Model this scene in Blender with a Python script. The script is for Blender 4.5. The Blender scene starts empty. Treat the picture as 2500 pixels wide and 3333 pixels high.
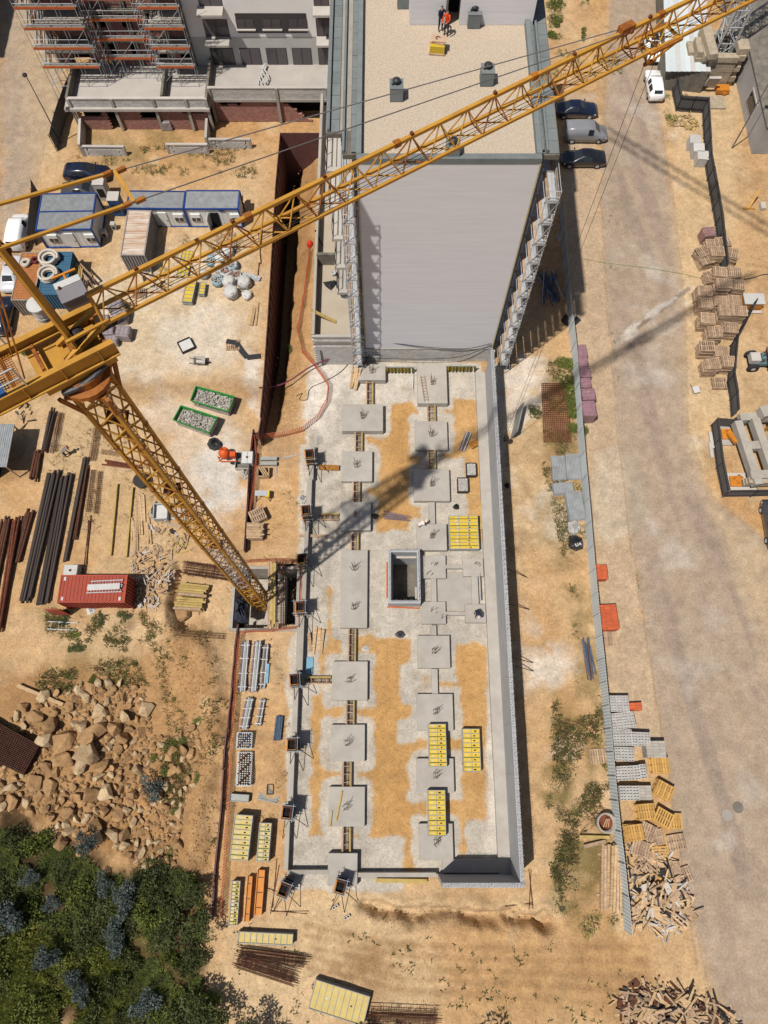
import bpy, math, random
import numpy as np
from mathutils import Vector as V, Matrix
R = math.radians
SC = bpy.context.scene
COL = SC.collection
rnd = random.Random(7)
# ---------------------------------------------------------------- camera, sky, sun, exposure
H, FPX, TILT = 60.0, 2330.0, R(19.04)
CT, ST = math.cos(TILT), math.sin(TILT)
cam = bpy.data.cameras.new('camera'); cam.sensor_fit = 'VERTICAL'; cam.sensor_height = 36
cam.lens = FPX/3333*36; cam.clip_start = .5; cam.clip_end = 4000
co = bpy.data.objects.new('camera', cam); COL.objects.link(co)
co.location = (0, 0, H); co.rotation_euler = (TILT, 0, 0); SC.camera = co
SUN_EL, SUN_AZ = R(65), math.atan2(-11.35, -14.1)      # direction towards the sun
sd = V((math.cos(SUN_EL)*math.cos(SUN_AZ), math.cos(SUN_EL)*math.sin(SUN_AZ), math.sin(SUN_EL)))
w = bpy.data.worlds.new('World'); SC.world = w; w.use_nodes = True
nt = w.node_tree; sk = nt.nodes.new('ShaderNodeTexSky'); sk.sky_type = 'NISHITA'; sk.sun_disc = False
sk.sun_elevation = SUN_EL; sk.sun_rotation = math.atan2(sd.x, sd.y); sk.dust_density = 1.5
nt.links.new(sk.outputs[0], nt.nodes['Background'].inputs[0]); nt.nodes['Background'].inputs[1].default_value = .052
sl = bpy.data.lights.new('sun', 'SUN'); sl.energy = 4.0; sl.angle = R(.8); sl.color = (1, .95, .86)
so = bpy.data.objects.new('sun', sl); COL.objects.link(so); so.rotation_euler = sd.to_track_quat('Z', 'Y').to_euler(); so.location = (-40, -40, 90)
SC.view_settings.view_transform = 'Standard'; SC.view_settings.look = 'None'
SC.view_settings.exposure = 0.4; SC.view_settings.gamma = 1
SC.cycles.max_bounces = 5; SC.cycles.diffuse_bounces = 3; SC.cycles.glossy_bounces = 2; SC.cycles.transmission_bounces = 2
SC.cycles.transparent_max_bounces = 6; SC.cycles.use_denoising = True

def G(u, v, z=0.0):
    "where the line of sight through photo pixel (u, v) meets the level z"
    dx, dy = u-1250, 1666-v
    k = (H-z)/(FPX*CT-dy*ST)
    return V((dx*k, (FPX*ST+dy*CT)*k, z))
# ---------------------------------------------------------------- materials
def lin(r, g, b):
    f = lambda c: (c/255/12.92 if c <= 10 else ((c/255+.055)/1.055)**2.4)
    return (f(r), f(g), f(b))
def S(r, g, b, k=.6):
    "albedo of a surface seen as sRGB r g b in full sun"
    return tuple(min(.85, c*k) for c in lin(r, g, b))
MATS = {}
def mat(name, c, rough=.85, var=.22, sc=1.5, bump=0., c2=None, metal=0., rv=.12, st=(1, 1, 1), bsc=None, attr=None, spec=.3, wear=.5, peb=1.):
    if name in MATS: return MATS[name]
    m = bpy.data.materials.new(name); m.use_nodes = True; MATS[name] = m
    N, L = m.node_tree.nodes, m.node_tree.links
    b = N['Principled BSDF']; b.inputs['Roughness'].default_value = rough; b.inputs['Metallic'].default_value = metal
    b.inputs['Specular IOR Level'].default_value = spec
    g = N.new('ShaderNodeNewGeometry'); oi = N.new('ShaderNodeObjectInfo')
    mul = N.new('ShaderNodeVectorMath'); mul.operation = 'MULTIPLY'; mul.inputs[1].default_value = st
    L.new(g.outputs['Position'], mul.inputs[0])
    n1 = N.new('ShaderNodeTexNoise'); n1.inputs['Scale'].default_value = sc; n1.inputs['Detail'].default_value = 6; n1.inputs['Roughness'].default_value = .65
    L.new(mul.outputs[0], n1.inputs['Vector'])
    mx = N.new('ShaderNodeMix'); mx.data_type = 'RGBA'
    c = tuple(c)+(1,); d = tuple(c2)+(1,) if c2 else tuple(x*.55 for x in c[:3])+(1,)
    rp = N.new('ShaderNodeValToRGB'); rp.color_ramp.elements[0].position = wear-.16; rp.color_ramp.elements[1].position = wear+.22
    L.new(n1.outputs['Fac'], rp.inputs[0])
    if attr:
        a = N.new('ShaderNodeAttribute'); a.attribute_name = attr
        base = a.outputs['Color']
        L.new(base, mx.inputs[6]); 
        dk = N.new('ShaderNodeMix'); dk.data_type = 'RGBA'; dk.blend_type = 'MULTIPLY'; dk.inputs[0].default_value = 1
        L.new(base, dk.inputs[6]); dk.inputs[7].default_value = (.62, .6, .58, 1); L.new(dk.outputs[2], mx.inputs[7])
    else:
        mx.inputs[6].default_value = c; mx.inputs[7].default_value = d
    sv = N.new('ShaderNodeMath'); sv.operation = 'MULTIPLY'; sv.inputs[1].default_value = min(1, var*2.2)
    L.new(rp.outputs[0], sv.inputs[0]); L.new(sv.outputs[0], mx.inputs[0])
    hs = N.new('ShaderNodeHueSaturation'); L.new(mx.outputs[2], hs.inputs['Color'])
    if attr:                                                        # grit: fine light and dark grains and pale pebbles
        n3 = N.new('ShaderNodeTexNoise'); n3.inputs['Scale'].default_value = 5.5; n3.inputs['Detail'].default_value = 9; n3.inputs['Roughness'].default_value = .8; L.new(mul.outputs[0], n3.inputs['Vector'])
        m3 = N.new('ShaderNodeMapRange'); m3.inputs[1].default_value = .3; m3.inputs[2].default_value = .7; m3.inputs[3].default_value = .66; m3.inputs[4].default_value = 1.3; L.new(n3.outputs['Fac'], m3.inputs[0])
        v3 = N.new('ShaderNodeVectorMath'); v3.operation = 'SCALE'; L.new(mx.outputs[2], v3.inputs[0]); L.new(m3.outputs[0], v3.inputs['Scale'])
        vo = N.new('ShaderNodeTexVoronoi'); vo.inputs['Scale'].default_value = 3.2; L.new(mul.outputs[0], vo.inputs['Vector'])
        vr = N.new('ShaderNodeMapRange'); vr.inputs[1].default_value = .1; vr.inputs[2].default_value = .16; vr.inputs[3].default_value = .55*peb; vr.inputs[4].default_value = 0; L.new(vo.outputs['Distance'], vr.inputs[0])
        mp = N.new('ShaderNodeMix'); mp.data_type = 'RGBA'; L.new(vr.outputs[0], mp.inputs[0]); L.new(v3.outputs[0], mp.inputs[6]); mp.inputs[7].default_value = (.5, .43, .33, 1)
        L.new(mp.outputs[2], hs.inputs['Color'])
    mr = N.new('ShaderNodeMapRange'); mr.inputs[3].default_value = 1-rv; mr.inputs[4].default_value = 1+rv
    L.new(oi.outputs['Random'], mr.inputs[0]); L.new(mr.outputs[0], hs.inputs['Value'])
    L.new(hs.outputs[0], b.inputs['Base Color'])
    if bump:
        n2 = N.new('ShaderNodeTexNoise'); n2.inputs['Scale'].default_value = bsc or sc*4; n2.inputs['Detail'].default_value = 5
        L.new(mul.outputs[0], n2.inputs['Vector'])
        bp = N.new('ShaderNodeBump'); bp.inputs['Strength'].default_value = 1; bp.inputs['Distance'].default_value = bump
        L.new(n2.outputs['Fac'], bp.inputs['Height']); L.new(bp.outputs[0], b.inputs['Normal'])
    return m
def pmat(name, c, rough=.35, spec=.5, metal=0, rv=0, coat=0):
    m = mat(name, c, rough, .08, .8, 0, None, metal, rv, spec=spec)
    if coat: m.node_tree.nodes['Principled BSDF'].inputs['Coat Weight'].default_value = coat
    return m
M_CONC = mat('concrete', S(196, 188, 176), .9, .3, .9, .004, S(160, 152, 142), bsc=30)
M_PAD = mat('pad_concrete', S(200, 193, 184), .9, .32, .7, .003, S(168, 160, 150), bsc=24, rv=.05)
M_CONCD = mat('weathered_shaded_concrete', S(150, 142, 130), .95, .5, 1.2, .006, S(104, 98, 90))
M_BLOCK = mat('grey_block', (.45, .43, .41), .95, .3, 5, .004, (.33, .315, .3), rv=.12)
M_LIGHT = mat('light_render', S(214, 206, 198), .9, .18, .6, .002)
M_FELT = mat('roof_felt', S(134, 140, 140, .66), .9, .3, 1.4, .003, S(110, 117, 118, .66), rv=.1)
M_STEEL = mat('galvanised_steel', S(196, 198, 200, .75), .55, .3, 4, 0, S(150, 152, 156, .75), metal=.12, rv=.1)
M_DSTEEL = mat('dark_steel', S(70, 66, 64), .55, .3, 5, 0, metal=.4)
M_RUST = mat('rusty_rebar', S(118, 72, 50), .8, .5, 3, 0, S(70, 46, 38), rv=.2)
M_RUSTR = mat('red_rust_steel', S(134, 76, 52), .85, .4, 3, 0, S(90, 44, 30), rv=.2)
M_PIPE = mat('dark_rebar_bundle', S(74, 68, 66, .5), .65, .4, 2, 0, S(90, 66, 54, .5), rv=.3)
M_CRANE = mat('crane_yellow', S(226, 166, 58, .54), .62, .3, 1.4, 0, S(176, 112, 52, .5), rv=.06, spec=.4, wear=.6)
M_CRANED = mat('crane_rusted_yellow', S(206, 130, 38, .5), .65, .5, 1.5, 0, S(140, 68, 36, .5), rv=.14)
M_FYEL = mat('formwork_yellow', S(240, 205, 60), .55, .25, 2.5, 0, S(205, 172, 80), rv=.1)
M_FPAL = mat('formwork_pale_ply', S(232, 208, 130), .7, .3, 2.5, 0, S(205, 176, 110), rv=.06)
M_ORNG = mat('formwork_orange', S(232, 150, 52), .6, .3, 2, 0, S(200, 120, 40), rv=.1)
M_WOOD = mat('sawn_timber', S(222, 188, 144, .66), .85, .4, 2, .002, S(150, 120, 90), rv=.22, st=(1, 6, 1))
M_WOODY = mat('yellow_timber', S(212, 184, 112), .8, .35, 2, .002, S(168, 138, 80), rv=.15)
M_WOODG = mat('weathered_timber', S(206, 176, 146, .64), .9, .45, 3, .002, S(154, 126, 104, .64), rv=.24)
M_PALN = mat('fresh_pallet_wood', S(226, 178, 102), .85, .3, 3, .002, S(190, 140, 78), rv=.18)
M_WHITE = mat('white_sheet', S(226, 224, 220), .7, .2, 2, .01, S(190, 188, 186), rv=.08)
M_BLACK = mat('black_plastic', S(64, 64, 68), .45, .3, 3, .02, rv=.1)
M_DARK = pmat('dark_void', (.012, .012, .013), .9, .1)
M_GLASS = pmat('window_glass', (.02, .024, .03), .08, .6)
M_RUBBER = mat('rubber', (.025, .025, .026), .85, .2, 3)
M_SKIN = pmat('skin', (.42, .24, .17), .6, .3)
# ---------------------------------------------------------------- mesh builder
def T4(loc=(0, 0, 0), rz=0, rx=0, ry=0):
    return Matrix.Translation(V(loc)) @ Matrix.Rotation(rz, 4, 'Z') @ Matrix.Rotation(ry, 4, 'Y') @ Matrix.Rotation(rx, 4, 'X')
BOXF = [(0, 3, 2, 1), (4, 5, 6, 7), (0, 1, 5, 4), (1, 2, 6, 5), (2, 3, 7, 6), (3, 0, 4, 7)]
class MB:
    def __init__(s): s.v = []; s.f = []; s.m = []; s.cur = 0
    def add(s, vs, fs):
        o = len(s.v); s.v += [tuple(p) for p in vs]; s.f += [tuple(i+o for i in f) for f in fs]; s.m += [s.cur]*len(fs); return s
    def box(s, c, d, rz=0, M=None, rx=0, ry=0):
        h = [x/2 for x in d]
        M = (M or Matrix()) @ T4(c, rz, rx, ry)
        return s.add([M @ V((x*h[0], y*h[1], z*h[2])) for z in (-1, 1) for x, y in ((-1, -1), (1, -1), (1, 1), (-1, 1))], BOXF)
    def beam(s, p, q, w, h=None):
        return s.add([frame(p, q, w, h) @ V((x*.5, y*.5, z*.5)) for z in (-1, 1) for x, y in ((-1, -1), (1, -1), (1, 1), (-1, 1))], BOXF)
    def tube(s, p, q, r, n=6, r2=None, cap=True):
        p, q = V(p), V(q); d = (q-p).normalized(); a = d.orthogonal().normalized(); b = d.cross(a); r2 = r if r2 is None else r2
        vs = [(c+(a*math.cos(i*2*math.pi/n)+b*math.sin(i*2*math.pi/n))*rr) for c, rr in ((p, r), (q, r2)) for i in range(n)]
        fs = [(i, (i+1) % n, n+(i+1) % n, n+i) for i in range(n)]
        if cap: fs += [tuple(range(n-1, -1, -1)), tuple(range(n, 2*n))]
        return s.add(vs, fs)
    def path(s, pts, r, n=6, closed=False):
        pts = [V(p) for p in pts]; k = len(pts); vs = []
        for i, p in enumerate(pts):
            a = pts[(i-1) % k] if closed or i else p; b = pts[(i+1) % k] if closed or i < k-1 else p
            d = (b-a).normalized(); x = d.cross(V((0, 0, 1)));
            x = x.normalized() if x.length > 1e-3 else V((1, 0, 0)); y = x.cross(d)
            vs += [p+(x*math.cos(j*2*math.pi/n)+y*math.sin(j*2*math.pi/n))*r for j in range(n)]
        fs = [(i*n+j, i*n+(j+1) % n, ((i+1) % k)*n+(j+1) % n, ((i+1) % k)*n+j) for i in range(k if closed else k-1) for j in range(n)]
        return s.add(vs, fs)
    def lathe(s, c, prof, n=12, M=None):
        M = M or Matrix(); c = V(c)
        vs = [M @ (c+V((r*math.cos(i*2*math.pi/n), r*math.sin(i*2*math.pi/n), z))) for r, z in prof for i in range(n)]
        k = len(prof); fs = [(j*n+i, j*n+(i+1) % n, (j+1)*n+(i+1) % n, (j+1)*n+i) for j in range(k-1) for i in range(n)]
        fs += [tuple(range(n-1, -1, -1)), tuple(range((k-1)*n, k*n))]
        return s.add(vs, fs)
    def prism(s, pts, z0, z1):
        n = len(pts); a = sum(pts[i][0]*pts[(i+1) % n][1]-pts[(i+1) % n][0]*pts[i][1] for i in range(n))
        if a < 0: pts = pts[::-1]
        return s.add([(p[0], p[1], z0) for p in pts]+[(p[0], p[1], z1) for p in pts],
                     [tuple(range(n-1, -1, -1)), tuple(range(n, 2*n))]+[(i, (i+1) % n, n+(i+1) % n, n+i) for i in range(n)])
    def poly(s, pts): return s.add(pts, [tuple(range(len(pts)))])
    def mesh(s, name, mats, smooth=False):
        me = bpy.data.meshes.new(name); me.from_pydata(s.v, [], s.f)
        for m in (mats if isinstance(mats, (list, tuple)) else [mats]): me.materials.append(m)
        if any(s.m): me.polygons.foreach_set('material_index', s.m)
        if smooth: me.polygons.foreach_set('use_smooth', [True]*len(s.f))
        me.update(); return me
    def obj(s, name, mats, parent=None, smooth=False, local=False):
        return link(name, s.mesh(name, mats, smooth), parent, local)
def link(name, me, parent=None, local=False):
    o = bpy.data.objects.new(name, me); COL.objects.link(o)
    if parent is not None:
        o.parent = parent
        if not local: o.matrix_parent_inverse = inv_chain(parent)
    return o
def inv_chain(p):
    m = Matrix()
    while p is not None:
        m = m @ (p.matrix_basis.inverted()); m = m @ p.matrix_parent_inverse.inverted() if p.parent is not None else m
        p = p.parent
    return m
def frame(p, q, w, h=None):
    p, q = V(p), V(q); d = q-p; L = max(d.length, 1e-6); z = d/L
    x = z.cross(V((0, 0, 1))); x = x.normalized() if x.length > 1e-3 else V((1, 0, 0)); y = z.cross(x)
    h = w if h is None else h; c = (p+q)/2
    return Matrix(((x.x*w, y.x*h, d.x, c.x), (x.y*w, y.y*h, d.y, c.y), (x.z*w, y.z*h, d.z, c.z), (0, 0, 0, 1)))
UNIT = {}
def unit(kind, m, n=8):
    k = (kind, m.name, n)
    if k not in UNIT:
        b = MB()
        if kind == 'box': b.box((0, 0, 0), (1, 1, 1))
        elif kind == 'rod': b.tube((0, 0, -.5), (0, 0, .5), .5, n)
        UNIT[k] = b.mesh(kind, m, False)
    return UNIT[k]
def place(name, me, M, parent):
    o = bpy.data.objects.new(name, me); COL.objects.link(o); o.matrix_basis = M
    if parent is not None:
        o.parent = parent; o.matrix_parent_inverse = inv_chain(parent)
    return o
def bar(name, p, q, w, m, parent, h=None): return place(name, unit('box', m), frame(p, q, w, h), parent)
def rod(name, p, q, r, m, parent, n=8): return place(name, unit('rod', m, n), frame(p, q, r*2), parent)
def blk(name, c, d, m, parent, rz=0, rx=0, ry=0): return place(name, unit('box', m), T4(c, rz, rx, ry) @ Matrix.Diagonal((d[0], d[1], d[2], 1)), parent)
def thing(name, label, cat, loc=(0, 0, 0), rz=0, group=None):
    o = bpy.data.objects.new(name, None); COL.objects.link(o); o.empty_display_size = .3
    o.location = loc; o.rotation_euler = (0, 0, rz); return tag(o, label, cat, group)
def tag(o, label, cat, group=None):
    o['label'] = label; o['category'] = cat
    if group: o['group'] = group
    return o
def kind(o, k): o['kind'] = k; return o
KIDS = {}
def dup(root, loc, rz=0, label=None, group=None, z=None):
    "a copy of a thing, its parts and their sub-parts (built at the origin, unrotated)"
    r = root.copy(); COL.objects.link(r); r.location = loc; r.rotation_euler = (0, 0, rz)
    if label: r['label'] = label
    if group: r['group'] = group
    if root.name not in KIDS: KIDS[root.name] = [(c, list(c.children)) for c in root.children]
    for c, gs in KIDS[root.name]:
        k = c.copy(); COL.objects.link(k); k.parent = r; k.matrix_parent_inverse = c.matrix_parent_inverse
        for g in gs:
            q = g.copy(); COL.objects.link(q); q.parent = k; q.matrix_parent_inverse = g.matrix_parent_inverse
    return r
class Kit:
    "prototypes are built at the origin and used first, then copied"
    def __init__(s, make): s.make = make; s.proto = None
    def __call__(s, loc, rz, label, group=None):
        if s.proto is None:
            s.proto = s.make(); s.proto.location = loc; s.proto.rotation_euler = (0, 0, rz); s.proto['label'] = label
            if group: s.proto['group'] = group
            KIDS[s.proto.name] = [(c, list(c.children)) for c in s.proto.children]
            return s.proto
        return dup(s.proto, loc, rz, label, group)
# ---------------------------------------------------------------- ground
VT = {}
def vnoise(x, y, f, seed):
    T = VT.setdefault(seed, np.random.RandomState(seed).rand(256, 256).astype(np.float32))
    x = x*f+1000.3; y = y*f+1000.7; i = np.floor(x).astype(int); j = np.floor(y).astype(int); u = x-i; v = y-j
    u = u*u*(3-2*u); v = v*v*(3-2*v); i &= 255; j &= 255; i1 = (i+1) & 255; j1 = (j+1) & 255
    return (T[i, j]*(1-u)+T[i1, j]*u)*(1-v)+(T[i, j1]*(1-u)+T[i1, j1]*u)*v
def fbm(x, y, f, seed, o=4): return sum(vnoise(x, y, f*2**k, seed+k)*.5**k for k in range(o))/sum(.5**k for k in range(o))-.5
def sdf(poly, x, y):
    P = np.array([(p[0], p[1]) for p in poly], float); d = np.full(x.shape, 1e9); ins = np.zeros(x.shape, bool)
    for k in range(len(P)):
        a, b = P[k], P[(k+1) % len(P)]; e = b-a; wx, wy = x-a[0], y-a[1]
        t = np.clip((wx*e[0]+wy*e[1])/max(1e-9, e@e), 0, 1); d = np.minimum(d, (wx-e[0]*t)**2+(wy-e[1]*t)**2)
        c = ((P[k][1] <= y) != (P[(k+1) % len(P)][1] <= y))
        with np.errstate(divide='ignore', invalid='ignore'): c &= x < (a[0]+(y-a[1])*e[0]/(e[1] if e[1] else 1e-9))
        ins ^= c
    d = np.sqrt(d); return np.where(ins, -d, d)
def ldist(poly, x, y):
    P = np.array([(p[0], p[1]) for p in poly], float); d = np.full(x.shape, 1e9)
    for k in range(len(P)-1):
        a, b = P[k], P[k+1]; e = b-a; wx, wy = x-a[0], y-a[1]
        t = np.clip((wx*e[0]+wy*e[1])/max(1e-9, e@e), 0, 1); d = np.minimum(d, (wx-e[0]*t)**2+(wy-e[1]*t)**2)
    return np.sqrt(d)
def W(pts): return [G(u, v) for u, v in pts]
STEP = .17; X0, X1, Y0, Y1 = -56., 56., -24., 96.
gx = np.arange(X0, X1+.01, STEP); gy = np.arange(Y0, Y1+.01, STEP); NX, NY = len(gx), len(gy)
PX, PY = np.meshgrid(gx, gy)
sm = lambda t: np.clip(t, 0, 1)**2*(3-2*np.clip(t, 0, 1))
n_big = fbm(PX, PY, .06, 1); n_mid = fbm(PX, PY, .35, 11); n_fine = fbm(PX, PY, 1.3, 21, 3); n_edge = fbm(PX, PY, .9, 31)
C = np.zeros(PX.shape+(3,))
def blend(col, a):
    global C
    a = np.clip(a, 0, 1)[..., None]; C = C*(1-a)+np.array(col)*a
def paint(pts, col, soft=.6, wob=1., amt=1., px=True, grow=0., nz=None):
    p = W(pts) if px else pts
    d = sdf(p, PX, PY)-grow+wob*(n_edge*1.6+n_mid*.8); a = sm(.5-d/soft)*amt
    if nz is not None: a = a*nz
    blend(col, a)
def stroke(pts, col, wid, soft=.5, wob=.4, amt=1., nz=None):
    d = ldist(W(pts), PX, PY)-wid+wob*(n_edge*1.6+n_mid*.6); a = sm(.5-d/soft)*amt
    blend(col, a if nz is None else a*nz)
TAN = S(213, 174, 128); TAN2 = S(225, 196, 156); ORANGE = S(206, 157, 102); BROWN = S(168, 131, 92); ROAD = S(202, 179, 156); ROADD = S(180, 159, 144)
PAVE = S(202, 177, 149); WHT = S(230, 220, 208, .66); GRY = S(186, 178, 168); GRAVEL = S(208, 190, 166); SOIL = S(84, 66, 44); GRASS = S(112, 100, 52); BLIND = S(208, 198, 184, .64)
C[:] = TAN
blend(TAN2, sm(n_big*2.2+.35)*.8); blend(ORANGE, sm(fbm(PX, PY, .11, 5)*3+.15)*.6); blend(BROWN, sm(fbm(PX, PY, .25, 8)*3-.1)*.6); blend(TAN2, sm(fbm(PX, PY, .5, 9)*4-.5)*.7); blend(BROWN, sm(fbm(PX*.5+PY*.2, PY, .8, 10)*4-.6)*.5)
# roads and pavements
paint([(0, -20), (175, -20), (185, 180), (215, 300), (150, 470), (120, 600), (60, 720), (0, 760)], ROAD, 2.5, 1.2)
paint([(60, 0), (200, 0), (200, 480), (240, 640), (120, 640), (90, 480)], TAN2, 3, 1.5, .55)
paint([(1990, -20), (2200, -20), (2140, 330), (2200, 700), (2230, 1000), (2240, 1400), (2320, 1620), (2520, 1780), (2520, 3340), (2380, 3340), (2270, 3080), (2215, 2800), (2150, 2400), (2085, 2000), (2010, 1500), (1985, 1250), (1965, 950), (1948, 600), (1975, 300)], ROAD, 1.2, .5)
paint([(1830, 300), (1940, 300), (1955, 640), (1975, 1000), (2000, 1300), (2020, 1500), (2090, 2000), (2150, 2400), (2140, 2450), (2000, 2450), (1930, 1700), (1870, 1100), (1840, 560)], PAVE, .7, .5, .85)
paint([(2160, 250), (2400, 250), (2420, 700), (2330, 1000), (2260, 1300), (2320, 1640), (2520, 1800), (2520, 2200), (2350, 1800), (2240, 1500), (2220, 1100), (2190, 700)], TAN2, 2.5, 1.5, .7)
streak = fbm(PX*1.6+PY*.28, PY*.12, .5, 55, 3)
road_d = sdf(W([(1990, -20), (2200, -20), (2140, 330), (2200, 700), (2230, 1000), (2240, 1400), (2320, 1620), (2520, 1780), (2520, 3340), (2330, 3340), (2240, 2960), (2150, 2400), (2050, 1750), (2000, 1300), (1975, 1000), (1955, 640), (1960, 300)]), PX, PY)
blend(ROADD, sm(-road_d/3)*sm(streak*5+.1)*.75); blend(PAVE, sm(-road_d/3)*sm(-streak*3.5-.1)*.55)
paint([(1985, 780), (2080, 800), (2230, 960), (2260, 1060), (2120, 1080), (2040, 960)], WHT, 3, 2.2, .55, nz=sm(n_mid*3+.6))
for pts, a in (([(2160, 1760), (2240, 1770), (2270, 1850), (2160, 1850)], .4), ([(2130, 1200), (2190, 1220), (2190, 1290), (2150, 1280)], .35), ([(2110, 1690), (2140, 1690), (2140, 1740), (2110, 1740)], .5)):
    paint(pts, WHT, 1.6, 1.6, a)
stroke([(2005, 1112), (2100, 1045), (2240, 940)], S(160, 140, 122), .22, .1, 0); stroke([(2008, 1104), (2100, 1037), (2200, 968)], WHT, .2, .3, .4, .8); stroke([(2010, 1112), (2060, 1082)], WHT, .5, .5, .8, .6)
paint([(1935, 1480), (2000, 1450), (2065, 1500), (2095, 1620), (2085, 1720), (2000, 1765), (1935, 1750)], GRAVEL, .8, .6, .95)
# gutter joints of the pavement
stroke([(1955, 640), (1975, 1000), (2000, 1300), (2050, 1750), (2100, 2060), (2160, 2440), (2240, 2960), (2270, 3150)], S(178, 152, 122), .08, .1, .05, .7)
# earth right of the wall
paint([(1640, 1190), (1740, 1170), (1750, 1290), (1680, 1400), (1640, 1400)], WHT, 1.5, 1.5, .7)
paint([(1700, 2120), (1880, 2110), (1880, 2230), (1720, 2240)], WHT, 1.6, 1.6, .7)
paint([(1700, 1160), (1770, 1150), (1800, 1200), (1790, 1330), (1740, 1340)], WHT, 1.5, 1.5, .5)
gr_n = sm(n_mid*3.2+.5)
for pts, a in (([(1780, 1180), (1850, 1180), (1890, 1560), (1800, 1600), (1730, 1400)], .6), ([(1740, 1500), (1850, 1530), (1870, 1900), (1740, 1760)], .5), ([(1840, 1900), (1930, 1900), (1960, 2300), (1850, 2260)], .55),
               ([(1800, 2250), (1985, 2250), (2030, 2700), (2010, 3000), (1950, 3080), (1830, 2960), (1770, 2760), (1790, 2500)], .8)):
    paint(pts, GRASS, 2, 2, a, nz=gr_n)
# left yard
paint([(330, 880), (640, 760), (830, 830), (850, 1080), (820, 1260), (560, 1250), (380, 1230), (280, 1080)], S(226, 205, 174), 5, 2.5, .75)
paint([(520, 1060), (720, 1000), (790, 1100), (760, 1190), (560, 1200)], WHT, 2.5, 2, .5)
blotch = sm(fbm(PX, PY, .3, 101)*5-.55)
paint([(150, 880), (850, 780), (850, 1700), (620, 1850), (150, 1800)], WHT, 4, 2, .4, nz=blotch); paint([(1640, 1200), (1860, 1200), (2020, 3050), (1700, 3050)], WHT, 2, 1, .35, nz=blotch); paint([(1950, 300), (2200, 300), (2300, 1600), (2500, 1800), (2500, 3300), (2280, 3300), (2100, 2100)], WHT, 2, 1, .3, nz=blotch)
paint([(770, 1160), (850, 1130), (850, 1360), (820, 1330), (790, 1240)], WHT, 1.4, 1.5, .8)
paint([(500, 1350), (620, 1290), (760, 1330), (820, 1500), (800, 1640), (740, 1690), (640, 1620), (560, 1540)], WHT, 3.5, 2.5, .4)
paint([(620, 1500), (740, 1440), (790, 1560), (760, 1650), (680, 1660)], S(226, 220, 212), 2.2, 1.8, .8)
stroke([(0, 1240), (250, 1265), (500, 1270), (700, 1255), (840, 1270)], BROWN, 1., 1.6, 1., .55)
paint([(150, 1350), (430, 1330), (560, 1560), (600, 1800), (420, 1850), (220, 1780), (130, 1600)], S(214, 184, 142), 3, 2, .6)
paint([(0, 2000), (400, 1990), (560, 2060), (560, 2150), (300, 2150), (0, 2080)], TAN2, 3, 2, .5)
for pts in ([(150, 1990), (480, 1985), (500, 2040), (150, 2050)], [(200, 2120), (420, 2120), (460, 2200), (210, 2230), (60, 2220)], [(310, 250), (680, 310), (800, 500), (560, 540), (330, 560), (250, 490)]):
    paint(pts, GRASS, 3, 2.2, .5, nz=gr_n)
paint([(-40, 2190), (360, 2160), (560, 2080), (640, 2040), (700, 2200), (690, 2650), (640, 2850), (0, 2700), (-40, 2600)], S(176, 134, 88), 2, 2, .75)
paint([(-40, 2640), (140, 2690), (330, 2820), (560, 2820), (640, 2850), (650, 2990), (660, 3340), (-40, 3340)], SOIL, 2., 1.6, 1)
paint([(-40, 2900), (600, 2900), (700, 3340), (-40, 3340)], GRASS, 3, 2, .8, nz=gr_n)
paint([(1650, 3060), (2050, 3000), (2100, 3340), (1500, 3340)], S(178, 142, 96), 4, 2, .4)
# wheel tracks on the earth at the bottom
for k in range(5): stroke([(1000, 3010+k*34), (1300, 3075+k*36), (1700, 3085+k*40), (2100, 3080+k*50)], BROWN, .2, .5, .4, .65)
stroke([(970, 2950), (1100, 2930), (1350, 2960), (1800, 2960)], TAN2, .8, 1.2, .8, .5)
# foundation: lean concrete with ragged edges
PADS = [  # u0, v0, u1, v1 of the top faces
 (1165, 1185, 1255, 1236, .75), (1360, 1185, 1453, 1312, .75), (1113, 1315, 1247, 1402, .75), (1110, 1468, 1212, 1566, .5), (1106, 1633, 1207, 1725, .6), (1106, 1790, 1197, 2043, .5),
 (1079, 2152, 1197, 2278, .5), (1074, 2358, 1188, 2478, .5), (1068, 2560, 1188, 2690, .5),
 (1352, 1370, 1455, 1463, .5), (1348, 1527, 1462, 1630, .5), (1358, 1705, 1453, 1790, .6), (1360, 2068, 1463, 2174, .5), (1358, 2258, 1473, 2378, .5), (1358, 2468, 1476, 2580, .5), (1365, 2680, 1473, 2800, .5)]
blind = np.full(PX.shape, 1e9)
def brect(u0, v0, u1, v1, gm):
    global blind
    blind = np.minimum(blind, sdf(W([(u0, v0), (u1, v0), (u1, v1), (u0, v1)]), PX, PY)-gm)
for p in PADS: brect(*p[:4], .66)
for r in ((1010, 1180, 1560, 1290, .2), (1000, 1230, 1110, 1460, .3), (985, 1450, 1090, 1900, .3), (1090, 1290, 1180, 2060, .4), (975, 1900, 1060, 2100, .3), (955, 2080, 1030, 2250, .3), (935, 2200, 1012, 2850, .02), (960, 2740, 1300, 2880, .5), (1190, 1740, 1320, 1850, .3),
          (1230, 1770, 1380, 2060, .6), (1360, 1780, 1600, 2080, .5), (1592, 1180, 1640, 2850, .05), (1380, 1300, 1435, 2100, .4), (1395, 2100, 1430, 2850, .05), (1120, 2000, 1155, 2890, .1), (1230, 1180, 1350, 1300, .3), (1450, 1500, 1500, 1700, .5), (1260, 1760, 1340, 1840, .6), (1520, 2680, 1600, 2850, .2), (1440, 2150, 1480, 2220, .1), (1310, 2170, 1370, 2290, .2), (1300, 2350, 1345, 2410, .2)):
    brect(*r)
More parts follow.
